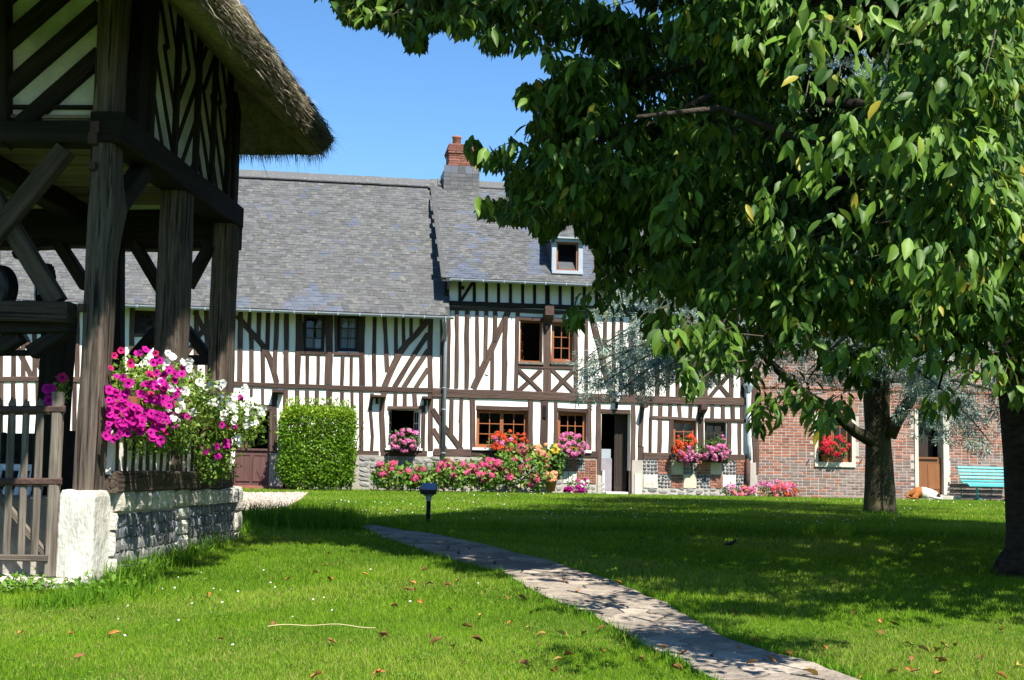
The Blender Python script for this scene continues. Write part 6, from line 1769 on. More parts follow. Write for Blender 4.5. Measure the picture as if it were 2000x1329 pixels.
def cherry():
    g = np.random.default_rng(21)
    t = thing('cherry_tree', 'big leafy cherry tree with dark trunk at the right edge of the lawn', 'tree', TB)
    # trunk and limbs
    b = MB()
    pts = [TB + Vector((0, 0, -.15)), TB + Vector((0, .0, .1)), TB + Vector((-.02, 0, .4)), TB + Vector((-.03, 0, 1.1)), TB + Vector((-.06, .02, 1.9)), TB + Vector((-.05, .0, 2.6)), TB + Vector((.1, .1, 4)), TB + Vector((.2, .2, 6.2))]
    b.tube(pts, [.36, .29, .245, .225, .23, .22, .15, .05], 20, lump=.16)
    for k in range(6):
        a = k * 1.05 + .3
        b.tube([TB + Vector((math.cos(a) * .12, math.sin(a) * .12, .28)), TB + Vector((math.cos(a) * .3, math.sin(a) * .3, .07)), TB + Vector((math.cos(a) * .42, math.sin(a) * .42, -.05))], [.11, .08, .02], 8, lump=.2)
    b.build('trunk', M_BARKC, t, True)
    limbs = []
    for k in range(15):
        a = k * 2.4 + .5; zz_ = 1.9 + .24 * k
        e = g.uniform(.1, .55)
        L_ = 5.6 - .12 * k
        p = TB + Vector((0, 0, zz_)); q = []
        dx, dy = math.cos(a), math.sin(a)
        for i in range(7):
            f = i / 6
            q.append(p + Vector((dx * L_ * f, dy * L_ * f * 1.0, e * L_ * f - 1.6 * f * f + g.normal() * .12)))
        ok = [v for v in q]
        limbs.append(ok)
    nL = 0
    P = np.concatenate([crown_points(9000, g, True), crown_points(9000, g, False)])
    # fringe sprays of the silhouette, in the shade of the crown
    FR = [(665, 15), (690, 28), (720, 25), (760, 45), (805, 78), (820, 60), (870, 30), (900, 55), (950, 85), (1000, 80), (1050, 110), (1060, 140), (1030, 175), (1012, 185), (1040, 215), (1020, 230), (920, 290), (945, 305), (985, 310), (1020, 300), (1060, 320), (935, 392), (950, 408), (985, 415), (1010, 422), (1040, 425), (1070, 440), (1110, 450), (1140, 500), (1120, 610), (1135, 630), (1150, 590), (1300, 670), (1330, 655), (1395, 650), (1410, 675), (1335, 730), (1350, 755), (1345, 770), (1500, 800), (1480, 830), (1500, 845), (1520, 800), (1455, 760), (1400, 720), (1600, 815), (1650, 810), (1620, 835), (1830, 805), (1850, 800), (1920, 740), (1960, 730), (1985, 780), (1430, 690), (1570, 790), (700, 5), (780, 10), (1000, 30), (880, 10), (940, 20), (1060, 60), (1740, 700), (1560, 650)]
    fp = []
    for (x, y) in FR:
        for _ in range(2):
            Y = g.uniform(11, 13.5) if x < 1480 else g.uniform(8, 10.5)
            if 1280 < x < 1420 and y > 620: Y = g.uniform(8.2, 8.8)
            fp.append(list(atY(x + g.normal() * 7, y - 12 + g.normal() * 6, Y)))
    # sunlit outer sprays on the crown's face towards the sun, in clumps
    ls = []
    for _ in range(95):
        cx, cy = g.uniform(1560, 2040), g.uniform(-30, 540)
        if g.random() < .45: continue
        off = g.uniform(.15, .75)
        for _ in range(g.integers(7, 15)):
            px_, py_ = cx + g.normal() * 32, cy + g.normal() * 26
            r = ray(px_, py_)
            o_ = off + g.normal() * .12
            t_ = ((EYE.x - 2.3) * .5 - (EYE.y - 6.9) * .86 - o_) / (r.y * .86 - r.x * .5)
            ls.append(list(EYE + r * t_))
    ls = np.array(ls)
    sx_, sy_, _q = shadow_px(ls)
    ls = ls[~(in_poly(sx_, sy_, LIT) | in_poly(sx_, sy_, LIT4)) | (g.random(len(ls)) < .15)]
    print('sunlit sprays', len(ls))
    P = np.concatenate([P, ls, np.array(fp)])
    # each point is a drooping spray of leaves
    n = len(P)
    cnt = g.integers(8, 15, n)
    x, y, w = project(P)
    inf = (x > -80) & (x < 2080) & (y > -80) & (y < 1400)
    cnt[~inf] = 9
    idx = np.repeat(np.arange(n), cnt)
    m = len(idx)
    off = rdir(m, g) * g.random(m)[:, None] ** .5 * np.array([.16, .16, .11])
    B = P[idx] + off
    hd = off.copy(); hd[:, 2] = 0; hd /= np.linalg.norm(hd, axis=1, keepdims=True) + 1e-6
    ax = hd * g.uniform(.15, 1.2, m)[:, None] + np.array([0, 0, -1.0]) + g.normal(size=(m, 3)) * .32
    nrm = hd * .7 + g.normal(size=(m, 3)) * .45 + np.array(TOSUN) * .75
    S = (.102 + .05 * np.clip((B[:, 1] - 7) / 4, 0, 1)) * g.uniform(.55, 1.25, m)
    S[~inf[idx]] *= 1.45
    mid = B + ax / np.linalg.norm(ax, axis=1, keepdims=True) * (S * .6)[:, None]
    xm, ym, wm = project(mid)
    SIL2 = SILH
    keepl = ~inf[idx] | in_poly(xm, ym - 6, SIL2) | (xm > 2000) | (ym < 0)
    B, ax, nrm, S, idx = B[keepl], ax[keepl], nrm[keepl], S[keepl], idx[keepl]; m = len(B)
    R = frames(ax, nrm)
    S3 = np.stack([S * g.uniform(.8, 1.1, m), S, S], 1)
    tone = np.clip(g.random(m) ** 1.2 * .84 + (g.random(n) * .06)[idx], 0, .9); tone[g.random(m) < .022] = .97
    # the nearest 300 leaves in view are parts of their own
    xb, yb, wb = project(B)
    ib = (xb > 5) & (xb < 1995) & (yb > 5) & (yb < 900)
    order = np.argsort(np.where(ib, wb / S, 1e9))[:300]
    one = np.zeros(m, bool); one[order] = True
    lm = []
    for k in range(4):
        vs = [(v[0] * (1 + .1 * math.sin(k)), v[1], v[2] + .05 * math.sin(k * 2 + v[1] * 3)) for v in CHERRY[0]]
        me = bpy.data.meshes.new('leaf'); me.from_pydata(vs, [], CHERRY[1]); me.materials.append(M_LEAFC1); me.polygons.foreach_set('use_smooth', [True] * len(CHERRY[1])); lm.append(me)
    for j, i in enumerate(order): link('leaf', lm[j % 4], t, mat4(R[i], B[i], tuple(S3[i])))
    near = inf[idx] & ~one
    me = scatter('crown', *CHERRY, R[near], B[near], S3[near], M_LEAFC, tone[near]); tag(link('crown', me, t), kind='stuff')
    far = ~inf[idx]
    me = scatter('outer_crown', *LEAF2, R[far], B[far], S3[far], M_LEAFC, tone[far]); tag(link('outer_crown', me, t), kind='stuff')
    # limbs kept where leaves hide them, twigs at the sprays
    b = MB()
    for q in limbs:
        x_, y_, w_ = project(np.array([list(v) for v in q]))
        keep = [q[0]]
        for v, a_, c_ in zip(q[1:], x_[1:], y_[1:]):
            if 0 < a_ < 2000 and 0 < c_ < 1329 and not in_poly([a_], [c_], SILH)[0]: break
            keep.append(v)
        if len(keep) > 2: b.tube(keep, list(np.linspace(.075, .014, len(keep))), 8, lump=.1)
    tag(b.build('branches', M_BARKC, t, True), kind='stuff')
    b = MB()
    sel = np.where(inf)[0]; sel = g.choice(sel, min(1500, len(sel)), replace=False)
    sel = np.concatenate([sel, np.arange(n - len(fp), n)])
    ctr = np.array([TB.x, TB.y, 0])
    for i in sel:
        p = Vector(P[i]); d = Vector(ctr) - p; d.z = 0; d.normalize()
        L_ = g.uniform(.12, .34) if i >= n - len(fp) else g.uniform(.2, .5)
        e = p + d * L_ + Vector((0, 0, L_ * .35)) + Vector(g.normal(size=3)) * .06
        xx_, yy_, _w = project(np.array([list(p), list(e)]))
        if not (in_poly(xx_, yy_, SILH) | (yy_ < 0) | (xx_ > 2000)).all(): continue
        b.tube([p - HZ * .03, (p + e) / 2 + Vector(g.normal(size=3)) * .03, e], [.002, .0035, .005], 4, cap=False)
    tag(b.build('twigs', M_BARKT, t), kind='stuff')
    print('tris', sum(sum(len(p.vertices) - 2 for p in me_.polygons) if len(me_.polygons) < 20000 else sum(1 for _ in me_.polygons) for me_ in bpy.data.meshes))
    print('cherry leaves', m, 'near', near.sum())
M_BARKC = mat('dark_cherry_bark', (.035, .027, .021), (.085, .068, .052), scale=(9, 9, 30), rough=.9, bump=1.0, bscale=(14, 14, 60), rand=.05, spec=.1, stain=(.07, .085, .03), stscale=2.5, stlo=.55, sthi=.75)
M_BARKT = mat('twig_bark', (.07, .05, .035), (.13, .10, .07), scale=(9, 9, 9), rough=.85, bump=.2, rand=.05)
cherry()

# ------------------------------------------------------------------ blue cedar behind it
CB = ground(1720, 1003)
M_BARKM = mat('mossy_bark', (.042, .037, .026), (.115, .10, .062), scale=(5, 5, 2.2), rough=.95, bump=1.0, bscale=(16, 16, 9), rand=.05, spec=.1, stain=(.09, .105, .035), stscale=3.2, stlo=.5, sthi=.68)
CED = [(1095, 770), (1130, 740), (1140, 700), (1090, 740), (1110, 690), (1170, 640), (1130, 560), (1090, 300), (1150, 120), (1300, -50), (2060, -50), (2060, 800), (1960, 800), (1950, 890), (1890, 885), (1850, 880), (1790, 860), (1755, 840), (1700, 760), (1560, 740), (1450, 740), (1400, 760), (1330, 740), (1290, 760), (1260, 790), (1235, 765), (1200, 775), (1150, 800), (1120, 775)]
def cedar():
    g = np.random.default_rng(33)
    t = thing('blue_cedar', 'blue-grey weeping cedar with mottled mossy trunk in front of the brick house', 'tree', CB)
    b = MB()
    b.tube([CB + Vector((0, 0, -.1)), CB + Vector((0, 0, .12)), CB + Vector((.0, 0, .5)), CB + Vector((-.03, 0, 1.3)), CB + Vector((-.06, 0, 2.0)), CB + Vector((-.03, 0, 2.7)), CB + Vector((-.08, 0, 3.6)), CB + Vector((0, 0, 5.5)), CB + Vector((0, 0, 9)), CB + Vector((0, 0, 11))],
           [.34, .285, .245, .225, .23, .245, .2, .15, .08, .03], 20, lump=.2)
    b.build('trunk', M_BARKM, t, True)
    b = MB(); q = [atY(x, y, CB.y - d) for x, y, d in ((1700, 858, .1), (1672, 845, .4), (1620, 800, .8), (1560, 760, 1.1), (1500, 705, 1.3), (1470, 660, 1.5))]
    b.tube(q, [.13, .1, .085, .08, .07, .04], 10, lump=.15)
    b.build('limb', M_BARKM, t, True)
    b = MB(); q = [atY(x, y, CB.y - d) for x, y, d in ((1735, 850, .1), (1752, 820, .2), (1775, 785, .3), (1800, 730, .4), (1815, 660, .4))]
    b.tube(q, [.16, .12, .1, .08, .05], 10, lump=.15); b.build('limb', M_BARKM, t, True)
    b = MB(); q = [atY(x, y, CB.y - d) for x, y, d in ((1712, 770, .0), (1690, 720, .1), (1680, 660, .3), (1660, 600, .4))]
    b.tube(q, [.15, .11, .09, .05], 10, lump=.15); b.build('limb', M_BARKM, t, True)
    br = MB(); Ps, Ax = [], []
    for k in range(64):
        z = 2.4 + 7.4 * (k / 64) ** 1.0; a = k * 2.399963
        L_ = (6.0 - .52 * (z - 2.4)) * g.uniform(.75, 1.1)
        dx, dy = math.cos(a), math.sin(a)
        if dy > .6 and z < 6: dy *= .6
        rise = g.uniform(.0, .12) * L_; dr = g.uniform(.10, .2) * L_
        pts = []
        for i in range(9):
            f = i / 8
            pts.append(Vector((CB.x + dx * L_ * f, CB.y + dy * L_ * f, CB.z + z + rise * f - dr * f * f * 2 + g.normal() * .04)))
        x, y, w = project(np.array([list(v) for v in pts]))
        inside = in_poly(x, y, CED) | (y < -50)
        pts = [v for v, o in zip(pts, inside) if o] if not inside.all() else pts
        if len(pts) < 3: continue
        br.tube(pts, list(np.linspace(.05, .012, len(pts))), 5, cap=False)
        for i in range(len(pts) - 1):
            for j in range(9):
                f = g.random(); p = pts[i].lerp(pts[i + 1], f)
                side = Vector((-dy, dx, 0)) * g.normal() * .35
                p = p + side
                hl = g.uniform(.15, 1.25) * (.5 + .5 * i / 8)
                m = max(3, int(hl / .075))
                sw = Vector((g.normal() * .18, g.normal() * .18, 0))
                for s in range(m):
                    q = p + sw * (s / m) ** 2 * hl - HZ * hl * s / m + Vector(g.normal(size=3)) * .035
                    Ps.append(list(q)); Ax.append([g.normal() * .6, g.normal() * .6, -1])
    LB_ = [(1090, 755), (1128, 788), (1168, 765), (1200, 782), (1108, 655), (1165, 605), (1240, 768), (1290, 748), (1350, 742), (1400, 735), (1130, 720), (1215, 715), (1260, 660), (1330, 690), (1180, 690), (1150, 745), (1755, 838), (1800, 868), (1850, 872), (1900, 884), (1942, 882), (1830, 840), (1880, 845)]
    for (ex, ey) in LB_:
        lf = ex < 1500
        sx, sy = (ex + 150 + g.uniform(0, 150), ey - g.uniform(70, 130)) if lf else (1790 + g.normal() * 40, 690)
        Y0 = g.uniform(20.5, 23)
        p0, p1 = atY(sx, sy, Y0 + .5), atY(ex, ey - 8, Y0)
        pts = [p0.lerp(p1, f) + Vector((0, 0, .35 * f * (1 - f) * 4 * .5)) for f in np.linspace(0, 1, 8)]
        br.tube(pts, list(np.linspace(.03, .006, 8)), 5, cap=False)
        for j in range(70 if lf else 75):
            f = g.random() ** .8; p = p0.lerp(p1, f) + Vector((g.normal() * .12, g.normal() * .3, .7 * f * (1 - f) + g.normal() * .05))
            hl = g.uniform(.05, .5) * (1.15 - f)
            for s in range(max(2, int(hl / .07))):
                Ps.append(list(p - HZ * .07 * s + Vector(g.normal(size=3)) * .03)); Ax.append([g.normal() * .6 - .3, g.normal() * .6, -.8])
    tag(br.build('branches', M_BARKM, t), kind='stuff')
    P = np.array(Ps); A = np.array(Ax)
    x, y, w = project(P)
    ok = in_poly(x, y, CED) | (y < -50) | (x > 2060)
    # thin curtain in front of the timbered wall
    
    thin = (y > 700) & (x > 1400); ok &= ~thin | (g.random(len(P)) < .6)
    P, A = P[ok], A[ok]
    tv, tf = [], []
    for k in range(8):
        a = k * .785; e = .3 * (k % 3); c = (math.cos(a), .45 + e, math.sin(a)); k0 = len(tv)
        pr = (-math.sin(a) * .16, .12, math.cos(a) * .16)
        tv += [(0, e, 0), (c[0] * .55 + pr[0], c[1], c[2] * .55 + pr[2]), (c[0], c[1] + .25, c[2])]; tf.append((k0, k0 + 1, k0 + 2))
    n = len(P)
    me = scatter('foliage', tv, tf, frames(A, g.normal(size=(n, 3))), P, .086 * g.uniform(.7, 1.4, n), M_CEDAR, g.random(n))
    tag(link('foliage', me, t), kind='stuff')
    print('cedar tufts', n)
cedar()
# trees beyond the house, a sliver of which shows left of the shed's rear frame
def back_tree(x, y, h, label):
    g = np.random.default_rng(int(abs(x) * 7))
    p = Vector((x, y, .5))
    t = thing('broadleaf_tree', label, 'tree', p)
    b = MB(); b.tube([p, p + HZ * h * .35, p + HZ * h * .7], [.25, .2, .08], 8); b.build('trunk', M_BARKC, t, True)
    leaves_on(t, [((x + g.normal() * 1.2, y + g.normal(), .5 + h * f), (h * .22, h * .22, h * .18)) for f in (.4, .5, .6, .7, .8, .9)], 5000, .3, M_LEAFC, g, name='crown', inner=.5)
back_tree(-17.3, 42, 7.2, 'green tree behind the far left end of the slate roof')

# ------------------------------------------------------------------ gravel, grass, daisies, fallen leaves
GR = [(440, 962), (602, 962), (588, 975), (560, 990), (505, 998), (440, 996)]
gp = [ground(*p) for p in GR]
M_GRAVEL = mat('pale_gravel', (.55, .47, .38), (.38, .32, .26), scale=(40, 40, 40), rough=1, bump=.6, bscale=(60, 60, 60), rand=0, world=True, spec=.1)
b = MB(); b.add([p + Vector((0, 0, -.004)) for p in gp], [tuple(range(len(gp)))]); tag(b.build('gravel', M_GRAVEL), kind='structure')
GR_W = [(p.x, p.y) for p in gp]
g = np.random.default_rng(3)
Q = np.stack([g.uniform(min(p[0] for p in GR_W), max(p[0] for p in GR_W), 5000), g.uniform(min(p[1] for p in GR_W), max(p[1] for p in GR_W), 5000)], 1)
Q = Q[in_poly(Q[:, 0], Q[:, 1], GR_W)]
P = np.stack([Q[:, 0], Q[:, 1], gz(Q[:, 1]) + .002], 1); n = len(P)
M_PEB = leafmat('pebble', (.3, .24, .18), (.72, .64, .54), (.5, .3, .2), rough=.9, transl=0, spec=.1)
tag(link('gravel_pebbles', scatter('gravel_pebbles', [(-.5, -.5, 0), (.5, -.5, 0), (.5, .5, 0), (-.5, .5, 0), (0, 0, .6)], [(0, 1, 4), (1, 2, 4), (2, 3, 4), (3, 0, 4)], frames(rdir(n, g) * np.array([1, 1, .1]), np.tile([0, 0, 1.], (n, 1))), P, g.uniform(.012, .03, n), M_PEB, g.random(n), False)), kind='stuff')

M_GRASS = leafmat('grass_blade', (.08, .20, .008), (.245, .43, .02), (.42, .42, .10), rough=.6, transl=.3, spec=.1)
M_GRASSL = leafmat('long_grass_blade', (.065, .19, .008), (.19, .38, .022), None, rough=.55, transl=.35, spec=.1)
side0 = np.array([S0.x, S0.y])
def lawn_ok(X, Y, pad=0.0):
    ok = ~in_poly(X, Y, PATH_POLY) & ~in_poly(X, Y, GR_W)
    a = (X - side0[0]) * E1.x + (Y - side0[1]) * E1.y; q = (X - side0[0]) * E2.x + (Y - side0[1]) * E2.y
    ok &= ~((a > -.02 - pad) & (q > -.15) & (q < bEnd))
    dd = (X - HO.x) * HN.x + (Y - HO.y) * HN.y
    ok &= dd > .12
    return ok
BL5 = ([(-.5, 0, 0), (.5, 0, 0), (.36, .55, .06), (-.36, .55, .06), (.0, 1, .22)], [(0, 1, 2), (0, 2, 3), (3, 2, 4)])
BL3 = ([(-.5, 0, 0), (.5, 0, 0), (0, 1, .15)], [(0, 1, 2)])
def patch(X, Y):
    return np.sin(X * 2.1 + 1.3 * np.sin(Y * 1.7)) * np.sin(Y * 2.6 + 1.1 * np.sin(X * 2.3)) * .5 + .5
def lawn():
    g = np.random.default_rng(8)
    for nm, y0, y1, n, h, w_, tm in (('grass', 5.6, 9.5, 250000, .028, .004, BL3), ('grass', 9.5, 15, 245000, .036, .006, BL3), ('grass', 15, 34.8, 275000, .042, .011, BL3)):
        Y = (g.random(n) * (y1 ** 1.0 - y0) + y0) if y1 < 16 else np.exp(g.uniform(math.log(y0), math.log(y1), n))
        half = .43 * Y + .7
        X = g.uniform(-1, 1, n) * half
        # edges of path and beds are a little ragged
        ok = lawn_ok(X + g.normal(size=n) * .02, Y + g.normal(size=n) * .02)
        X, Y = X[ok], Y[ok]; n = len(X)
        P = np.stack([X, Y, gz(Y) - .014], 1)
        pt = patch(X, Y)
        ax = g.normal(size=(n, 3)) * .42; ax[:, 2] = 1
        nr_ = g.normal(size=(n, 3)); nr_[:, 2] *= .3
        L_ = h * g.uniform(.6, 1.35, n) * (.85 + .3 * pt)
        pb = patch(X * .45 + 5, Y * .38 + 2)
        tone = np.clip(.02 + .34 * pt + .3 * pb + .38 * g.random(n), 0, .9)
        dry = g.random(n) < .06 + .2 * (pb > .7) + .12 * (patch(X * .7 + 3, Y * .6) > .72); tone[dry] = g.uniform(.93, 1, dry.sum())
        me = scatter(nm, *tm, frames(ax, nr_), P, np.stack([w_ * g.uniform(.7, 1.4, n), L_, L_], 1), M_GRASS, tone)
        tag(link(nm, me), kind='stuff')
    # long grass on the bank, round the stone base, the trunks and the path's far end
    segs = []
    def strip(px_pts, wid, n, h0, h1):
        W_ = [ground(*p) for p in px_pts]
        for _ in range(n):
            i = g.integers(0, len(W_) - 1); f = g.random()
            p = W_[i].lerp(W_[i + 1], f)
            segs.append((p.x + g.normal() * wid, p.y + g.normal() * wid, g.uniform(h0, h1)))
    strip([(1040, 1030), (1200, 1034), (1350, 1036)], .3, 1500, .05, .2)
    strip([(1350, 1036), (1500, 1040), (1700, 1044), (1940, 1050)], .28, 2600, .06, .2)
    strip([(480, 1018), (540, 1022), (600, 1026), (660, 1030), (690, 1030)], .28, 5200, .10, .34)
    strip([(700, 1024), (850, 1026), (1040, 1030)], .2, 700, .05, .14)
    strip([(200, 1150), (260, 1120), (330, 1096), (400, 1068), (476, 1036)], .10, 4200, .08, .24)
    strip([(100, 1185), (150, 1176), (200, 1162), (270, 1132)], .11, 1700, .04, .14)
    strip([(1690, 1004), (1720, 1010), (1756, 1002)], .12, 400, .05, .14)
    strip([(1930, 1118), (1960, 1122), (2010, 1120)], .15, 350, .04, .1)
    strip([(560, 965), (700, 958), (850, 958), (1000, 960), (1080, 964)], .1, 700, .05, .14)
    for pl in (PATH_L, PATH_R): strip(pl[:10], .05, 2600, .03, .09)
    tuf = []
    for _ in range(420):
        p = path_pt(g.random(), g.choice([g.uniform(.0, .14), g.uniform(.86, 1.0), g.random()], p=[.42, .42, .16]))
        for _ in range(7): tuf.append((p.x + g.normal() * .018, p.y + g.normal() * .018, g.uniform(.012, .035)))
    A = np.array(segs); X, Y = A[:, 0], A[:, 1]; ok = lawn_ok(X, Y); A = np.concatenate([A[ok], np.array(tuf)]); X, Y = A[:, 0], A[:, 1]; n = len(A)
    ax = g.normal(size=(n, 3)) * .33; ax[:, 2] = 1; nr_ = g.normal(size=(n, 3)); nr_[:, 2] *= .3
    me = scatter('long_grass', *BL5, frames(ax, nr_), np.stack([X, Y, gz(Y) - .014], 1), np.stack([.0075 * g.uniform(.7, 1.3, n), A[:, 2], A[:, 2] * 1.6], 1), M_GRASSL, g.random(n))
    tag(link('long_grass', me), kind='stuff')
    # weeds against the stone base
    Ws = []
    for x, y, r in ((286, 1105, .1), (300, 1085, .09), (262, 1128, .09), (240, 1135, .08), (350, 1080, .08), (220, 1150, .1), (60, 1150, .07), (90, 1158, .08), (30, 1152, .07), (410, 1062, .09), (160, 1160, .08), (330, 1100, .07), (10, 1158, .06), (190, 1165, .08), (380, 1085, .06)):
        p = ground(x, y); k = 60
        q = g.normal(size=(k, 3)) * np.array([r, r, r * .6]); q[:, 2] = np.abs(q[:, 2]) + .02
        Ws.append(np.array(p) + q)
    P = np.concatenate(Ws); n = len(P)
    ok = lawn_ok(P[:, 0], P[:, 1]); P = P[ok]; n = len(P)
    ax = rdir(n, g) + np.array([0, 0, .2])
    me = scatter('weeds', *LEAF2, frames(ax, rdir(n, g) * .6 + np.array([0, 0, 1.])), P, .055 * g.uniform(.5, 1.2, n), M_WEED, g.random(n)); tag(link('weeds', me), kind='stuff')
    # clover and broad weeds in the turf
    Cv = []
    for _ in range(150):
        y = 5.9 + 8 * g.random() ** 1.5; x = g.uniform(-.4, .42) * y; k = g.integers(12, 60); r = g.uniform(.04, .16)
        for _ in range(k): Cv.append((x + g.normal() * r, y + g.normal() * r))
    Cv = np.array(Cv); Cv = Cv[lawn_ok(Cv[:, 0], Cv[:, 1])]; n = len(Cv)
    P = np.stack([Cv[:, 0], Cv[:, 1], gz(Cv[:, 1]) + g.uniform(.0, .016, n)], 1)
    me = scatter('clover', *LEAF2, frames(rdir(n, g) * np.array([1, 1, .25]), rdir(n, g) * .45 + np.array([0, 0, 1.])), P, .02 * g.uniform(.6, 1.4, n), M_WEED, g.random(n) * .7); tag(link('clover', me), kind='stuff')
    # daisies
    px_, py_ = [], []
    D = []
    for (x, y, sx, sy, n) in ((1300, 1014, 230, 7, 60), (1640, 1026, 140, 7, 34), (1180, 1008, 60, 8, 24), (780, 985, 110, 14, 46), (1000, 966, 60, 4, 18), (560, 1160, 190, 50, 22), (900, 1000, 200, 10, 30), (300, 1210, 120, 40, 10), (1500, 980, 200, 3, 24), (1850, 985, 90, 5, 20)):
        for _ in range(n): D.append(list(ground(x + g.normal() * sx, y + g.normal() * sy)))
    D = np.array(D); ok = lawn_ok(D[:, 0], D[:, 1]); D = D[ok]; n = len(D); D[:, 2] += .03
    tv = [(0, 0, .12)] + [(math.cos(i * .785) * (1 if i % 2 else .8), math.sin(i * .785) * (1 if i % 2 else .8), 0) for i in range(8)]
    tf = [(0, 1 + i, 1 + (i + 1) % 8) for i in range(8)]
    up = g.normal(size=(n, 3)) * .35 + np.array([.1, -.5, 1.])
    me = scatter('daisies', tv, tf, frames(np.cross(up, rdir(n, g)), up), D, .0075 * g.uniform(.8, 1.3, n) * (1 + .03 * np.maximum(0, D[:, 1] - 9)), M_WHITEP, g.random(n)); tag(link('daisies', me), kind='stuff')
lawn()

M_LB = mat('brown_dry_leaf', (.2, .085, .03), (.34, .16, .06), scale=(20, 20, 20), rough=.7, bump=.4, rand=.3, spec=.2)
M_LO = mat('orange_dry_leaf', (.45, .17, .04), (.55, .26, .07), scale=(20, 20, 20), rough=.7, bump=.3, rand=.2, spec=.2)
M_LY = mat('yellow_dry_leaf', (.58, .42, .09), (.62, .36, .10), scale=(20, 20, 20), rough=.7, bump=.3, rand=.2, spec=.2)
def curl_mesh(seed, m):
    g = random.Random(seed); vs = []; fs = []
    c1, c2, tw = g.uniform(.6, 1.6), g.uniform(-.6, .8), g.uniform(-.5, .5)
    prof = [(0, .02), (.18, .2), (.45, .29), (.75, .19), (1, .01)]
    for i, (y, w) in enumerate(prof):
        for s in (-1, -.5, 0, .5, 1):
            x = s * w * .8; z = abs(s) ** 1.6 * w * c1 * .7 + .28 * c2 * (y - .5) ** 2 + x * tw * (y - .5) + g.uniform(-.04, .04)
            vs.append((x + g.uniform(-.05, .05), y - .5 + g.uniform(-.04, .04), z))
    for i in range(4):
        for j in range(4): fs.append((i * 5 + j, i * 5 + j + 1, i * 5 + j + 6, i * 5 + j + 5))
    me = bpy.data.meshes.new('fallen_leaf'); me.from_pydata(vs, [], fs); me.materials.append(m); me.polygons.foreach_set('use_smooth', [True] * len(fs)); me.update(); return me
CURL = {k: [curl_mesh(i * 3 + j, m) for j in range(5)] for i, (k, m) in enumerate((('b', M_LB), ('o', M_LO), ('y', M_LY)))}
L4 = [(100, 410, 'o'), (85, 465, 'y'), (40, 505, 'y'), (110, 537, 'o'), (282, 512, 'o'), (265, 553, 'y'), (490, 588, 'b'), (525, 592, 'b'), (488, 625, 'y'), (553, 650, 'o'), (425, 668, 'b'), (592, 560, 'o'), (688, 568, 'b'), (735, 545, 'y'), (515, 555, 'o'), (575, 490, 'b'), (925, 650, 'y'), (850, 715, 'y'), (780, 770, 'b'), (975, 632, 'b'), (1050, 630, 'b'), (990, 750, 'o'), (1095, 705, 'y'), (1078, 777, 'y'), (1140, 812, 'y'), (1245, 810, 'y'), (1350, 805, 'o'), (1440, 778, 'b'), (1550, 820, 'y'), (1130, 853, 'b'), (830, 838, 'b'), (600, 818, 'b'), (632, 845, 'b'), (712, 868, 'y'), (120, 845, 'b'), (375, 815, 'b'), (350, 998, 'o'), (1060, 960, 'b'), (1208, 992, 'o'), (1222, 932, 'y'), (1275, 910, 'o'), (1330, 968, 'y'), (1440, 895, 'o'), (1630, 932, 'y'), (1350, 537, 'o'), (1320, 598, 'o'), (1460, 670, 'o'), (1250, 550, 'b'), (1125, 588, 'b'), (1840, 910, 'o'), (1520, 553, 'o'), (700, 684, 'b'), (1805, 978, 'b')]
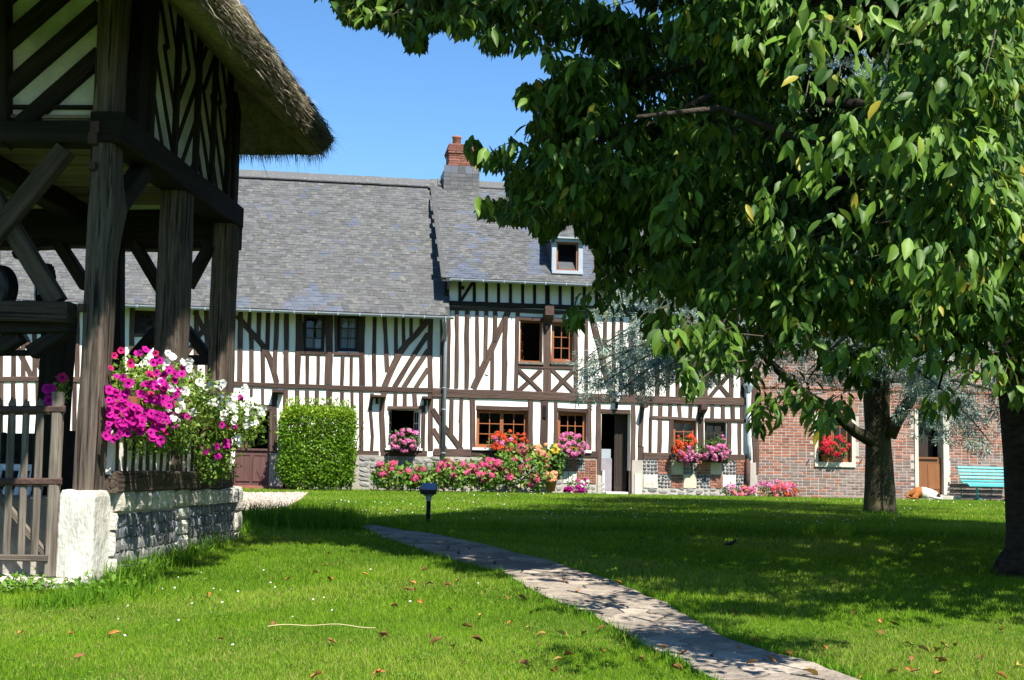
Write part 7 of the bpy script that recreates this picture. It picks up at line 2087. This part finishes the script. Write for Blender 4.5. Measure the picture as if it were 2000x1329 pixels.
L5 = [(685, 845, 'o'), (603, 878, 'o'), (670, 958, 'o'), (765, 943, 'b'), (855, 905, 'o'), (1025, 878, 'o'), (1080, 553, 'y'), (1300, 745, 'o'), (1365, 758, 'b'), (1610, 865, 'y'), (1670, 860, 'y'), (1570, 887, 'y'), (1510, 884, 'y'), (1450, 930, 'b'), (1585, 930, 'o'), (1605, 943, 'o'), (1360, 997, 'y'), (1440, 985, 'o'), (1470, 990, 'b'), (1580, 1005, 'o'), (1890, 1015, 'o'), (1797, 915, 'b'), (1890, 790, 'y'), (1970, 957, 'y'), (1440, 857, 'y'), (240, 882, 'b'), (130, 930, 'y'), (960, 1010, 'y'), (1210, 1010, 'o'), (1130, 855, 'y'), (630, 660, 'b'), (590, 700, 'b'), (1170, 700, 'b'), (1300, 800, 'b')]
L6 = [(100, 603, 'o'), (345, 608, 'o'), (555, 606, 'o'), (1080, 633, 'o'), (390, 718, 'b'), (1850, 798, 'o'), (1015, 415, 'o'), (1405, 335, 'o'), (1925, 468, 'b'), (1620, 645, 'b'), (1875, 615, 'b'), (1055, 538, 'b'), (450, 527, 'o'), (1330, 558, 'b'), (1540, 300, 'y'), (1545, 815, 'o')]
FL = [(600 + x * .4, 920 + y * .4, k) for x, y, k in L4] + [(1200 + x * .4, 920 + y * .4, k) for x, y, k in L5] + [(x * .4, 1000 + y * .4, k) for x, y, k in L6]
words = {'b': 'brown', 'o': 'orange-brown', 'y': 'yellow'}
for i, (x, y, k) in enumerate(FL):
    p = ground(x, y)
    onp = in_poly([p.x], [p.y], PATH_POLY)[0]
    me = CURL[k][i % 5]
    s = rnd.uniform(.052, .082)
    M = Matrix.Translation((p.x, p.y, p.z + (.014 if not onp else .024))) @ Matrix.Rotation(rnd.uniform(0, 6.28), 4, 'Z') @ Matrix.Rotation(rnd.uniform(-.5, .5), 4, 'X') @ Matrix.Rotation(rnd.uniform(-.7, .7), 4, 'Y') @ Matrix.Diagonal((s * rnd.uniform(.7, 1.3), s, s, 1))
    o = link('fallen_leaf', me, None, M)
    zone = 'nearest the camera' if y > 1275 else ('near the straw stalk' if abs(x - 630) < 200 and abs(y - 1240) < 45 else ('near the stone base' if x < 420 else ('far up the lawn' if y < 1130 else ('beside the path edge' if abs(x - (1000 + (y - 1130) * 1.9)) < 170 else 'mid lawn'))))
    side = 'left of the path' if x < 1000 + (y - 1130) * 1.9 else 'right of the path'
    wl = 'curled %s cherry leaf lying on the stone path' if onp else 'curled %s leaf on the grass ' + side + ' ' + zone
    tag(o, wl % words[k], 'leaf', (words[k] + ' leaves fallen ' + ('on the path' if onp else 'on the lawn')) )
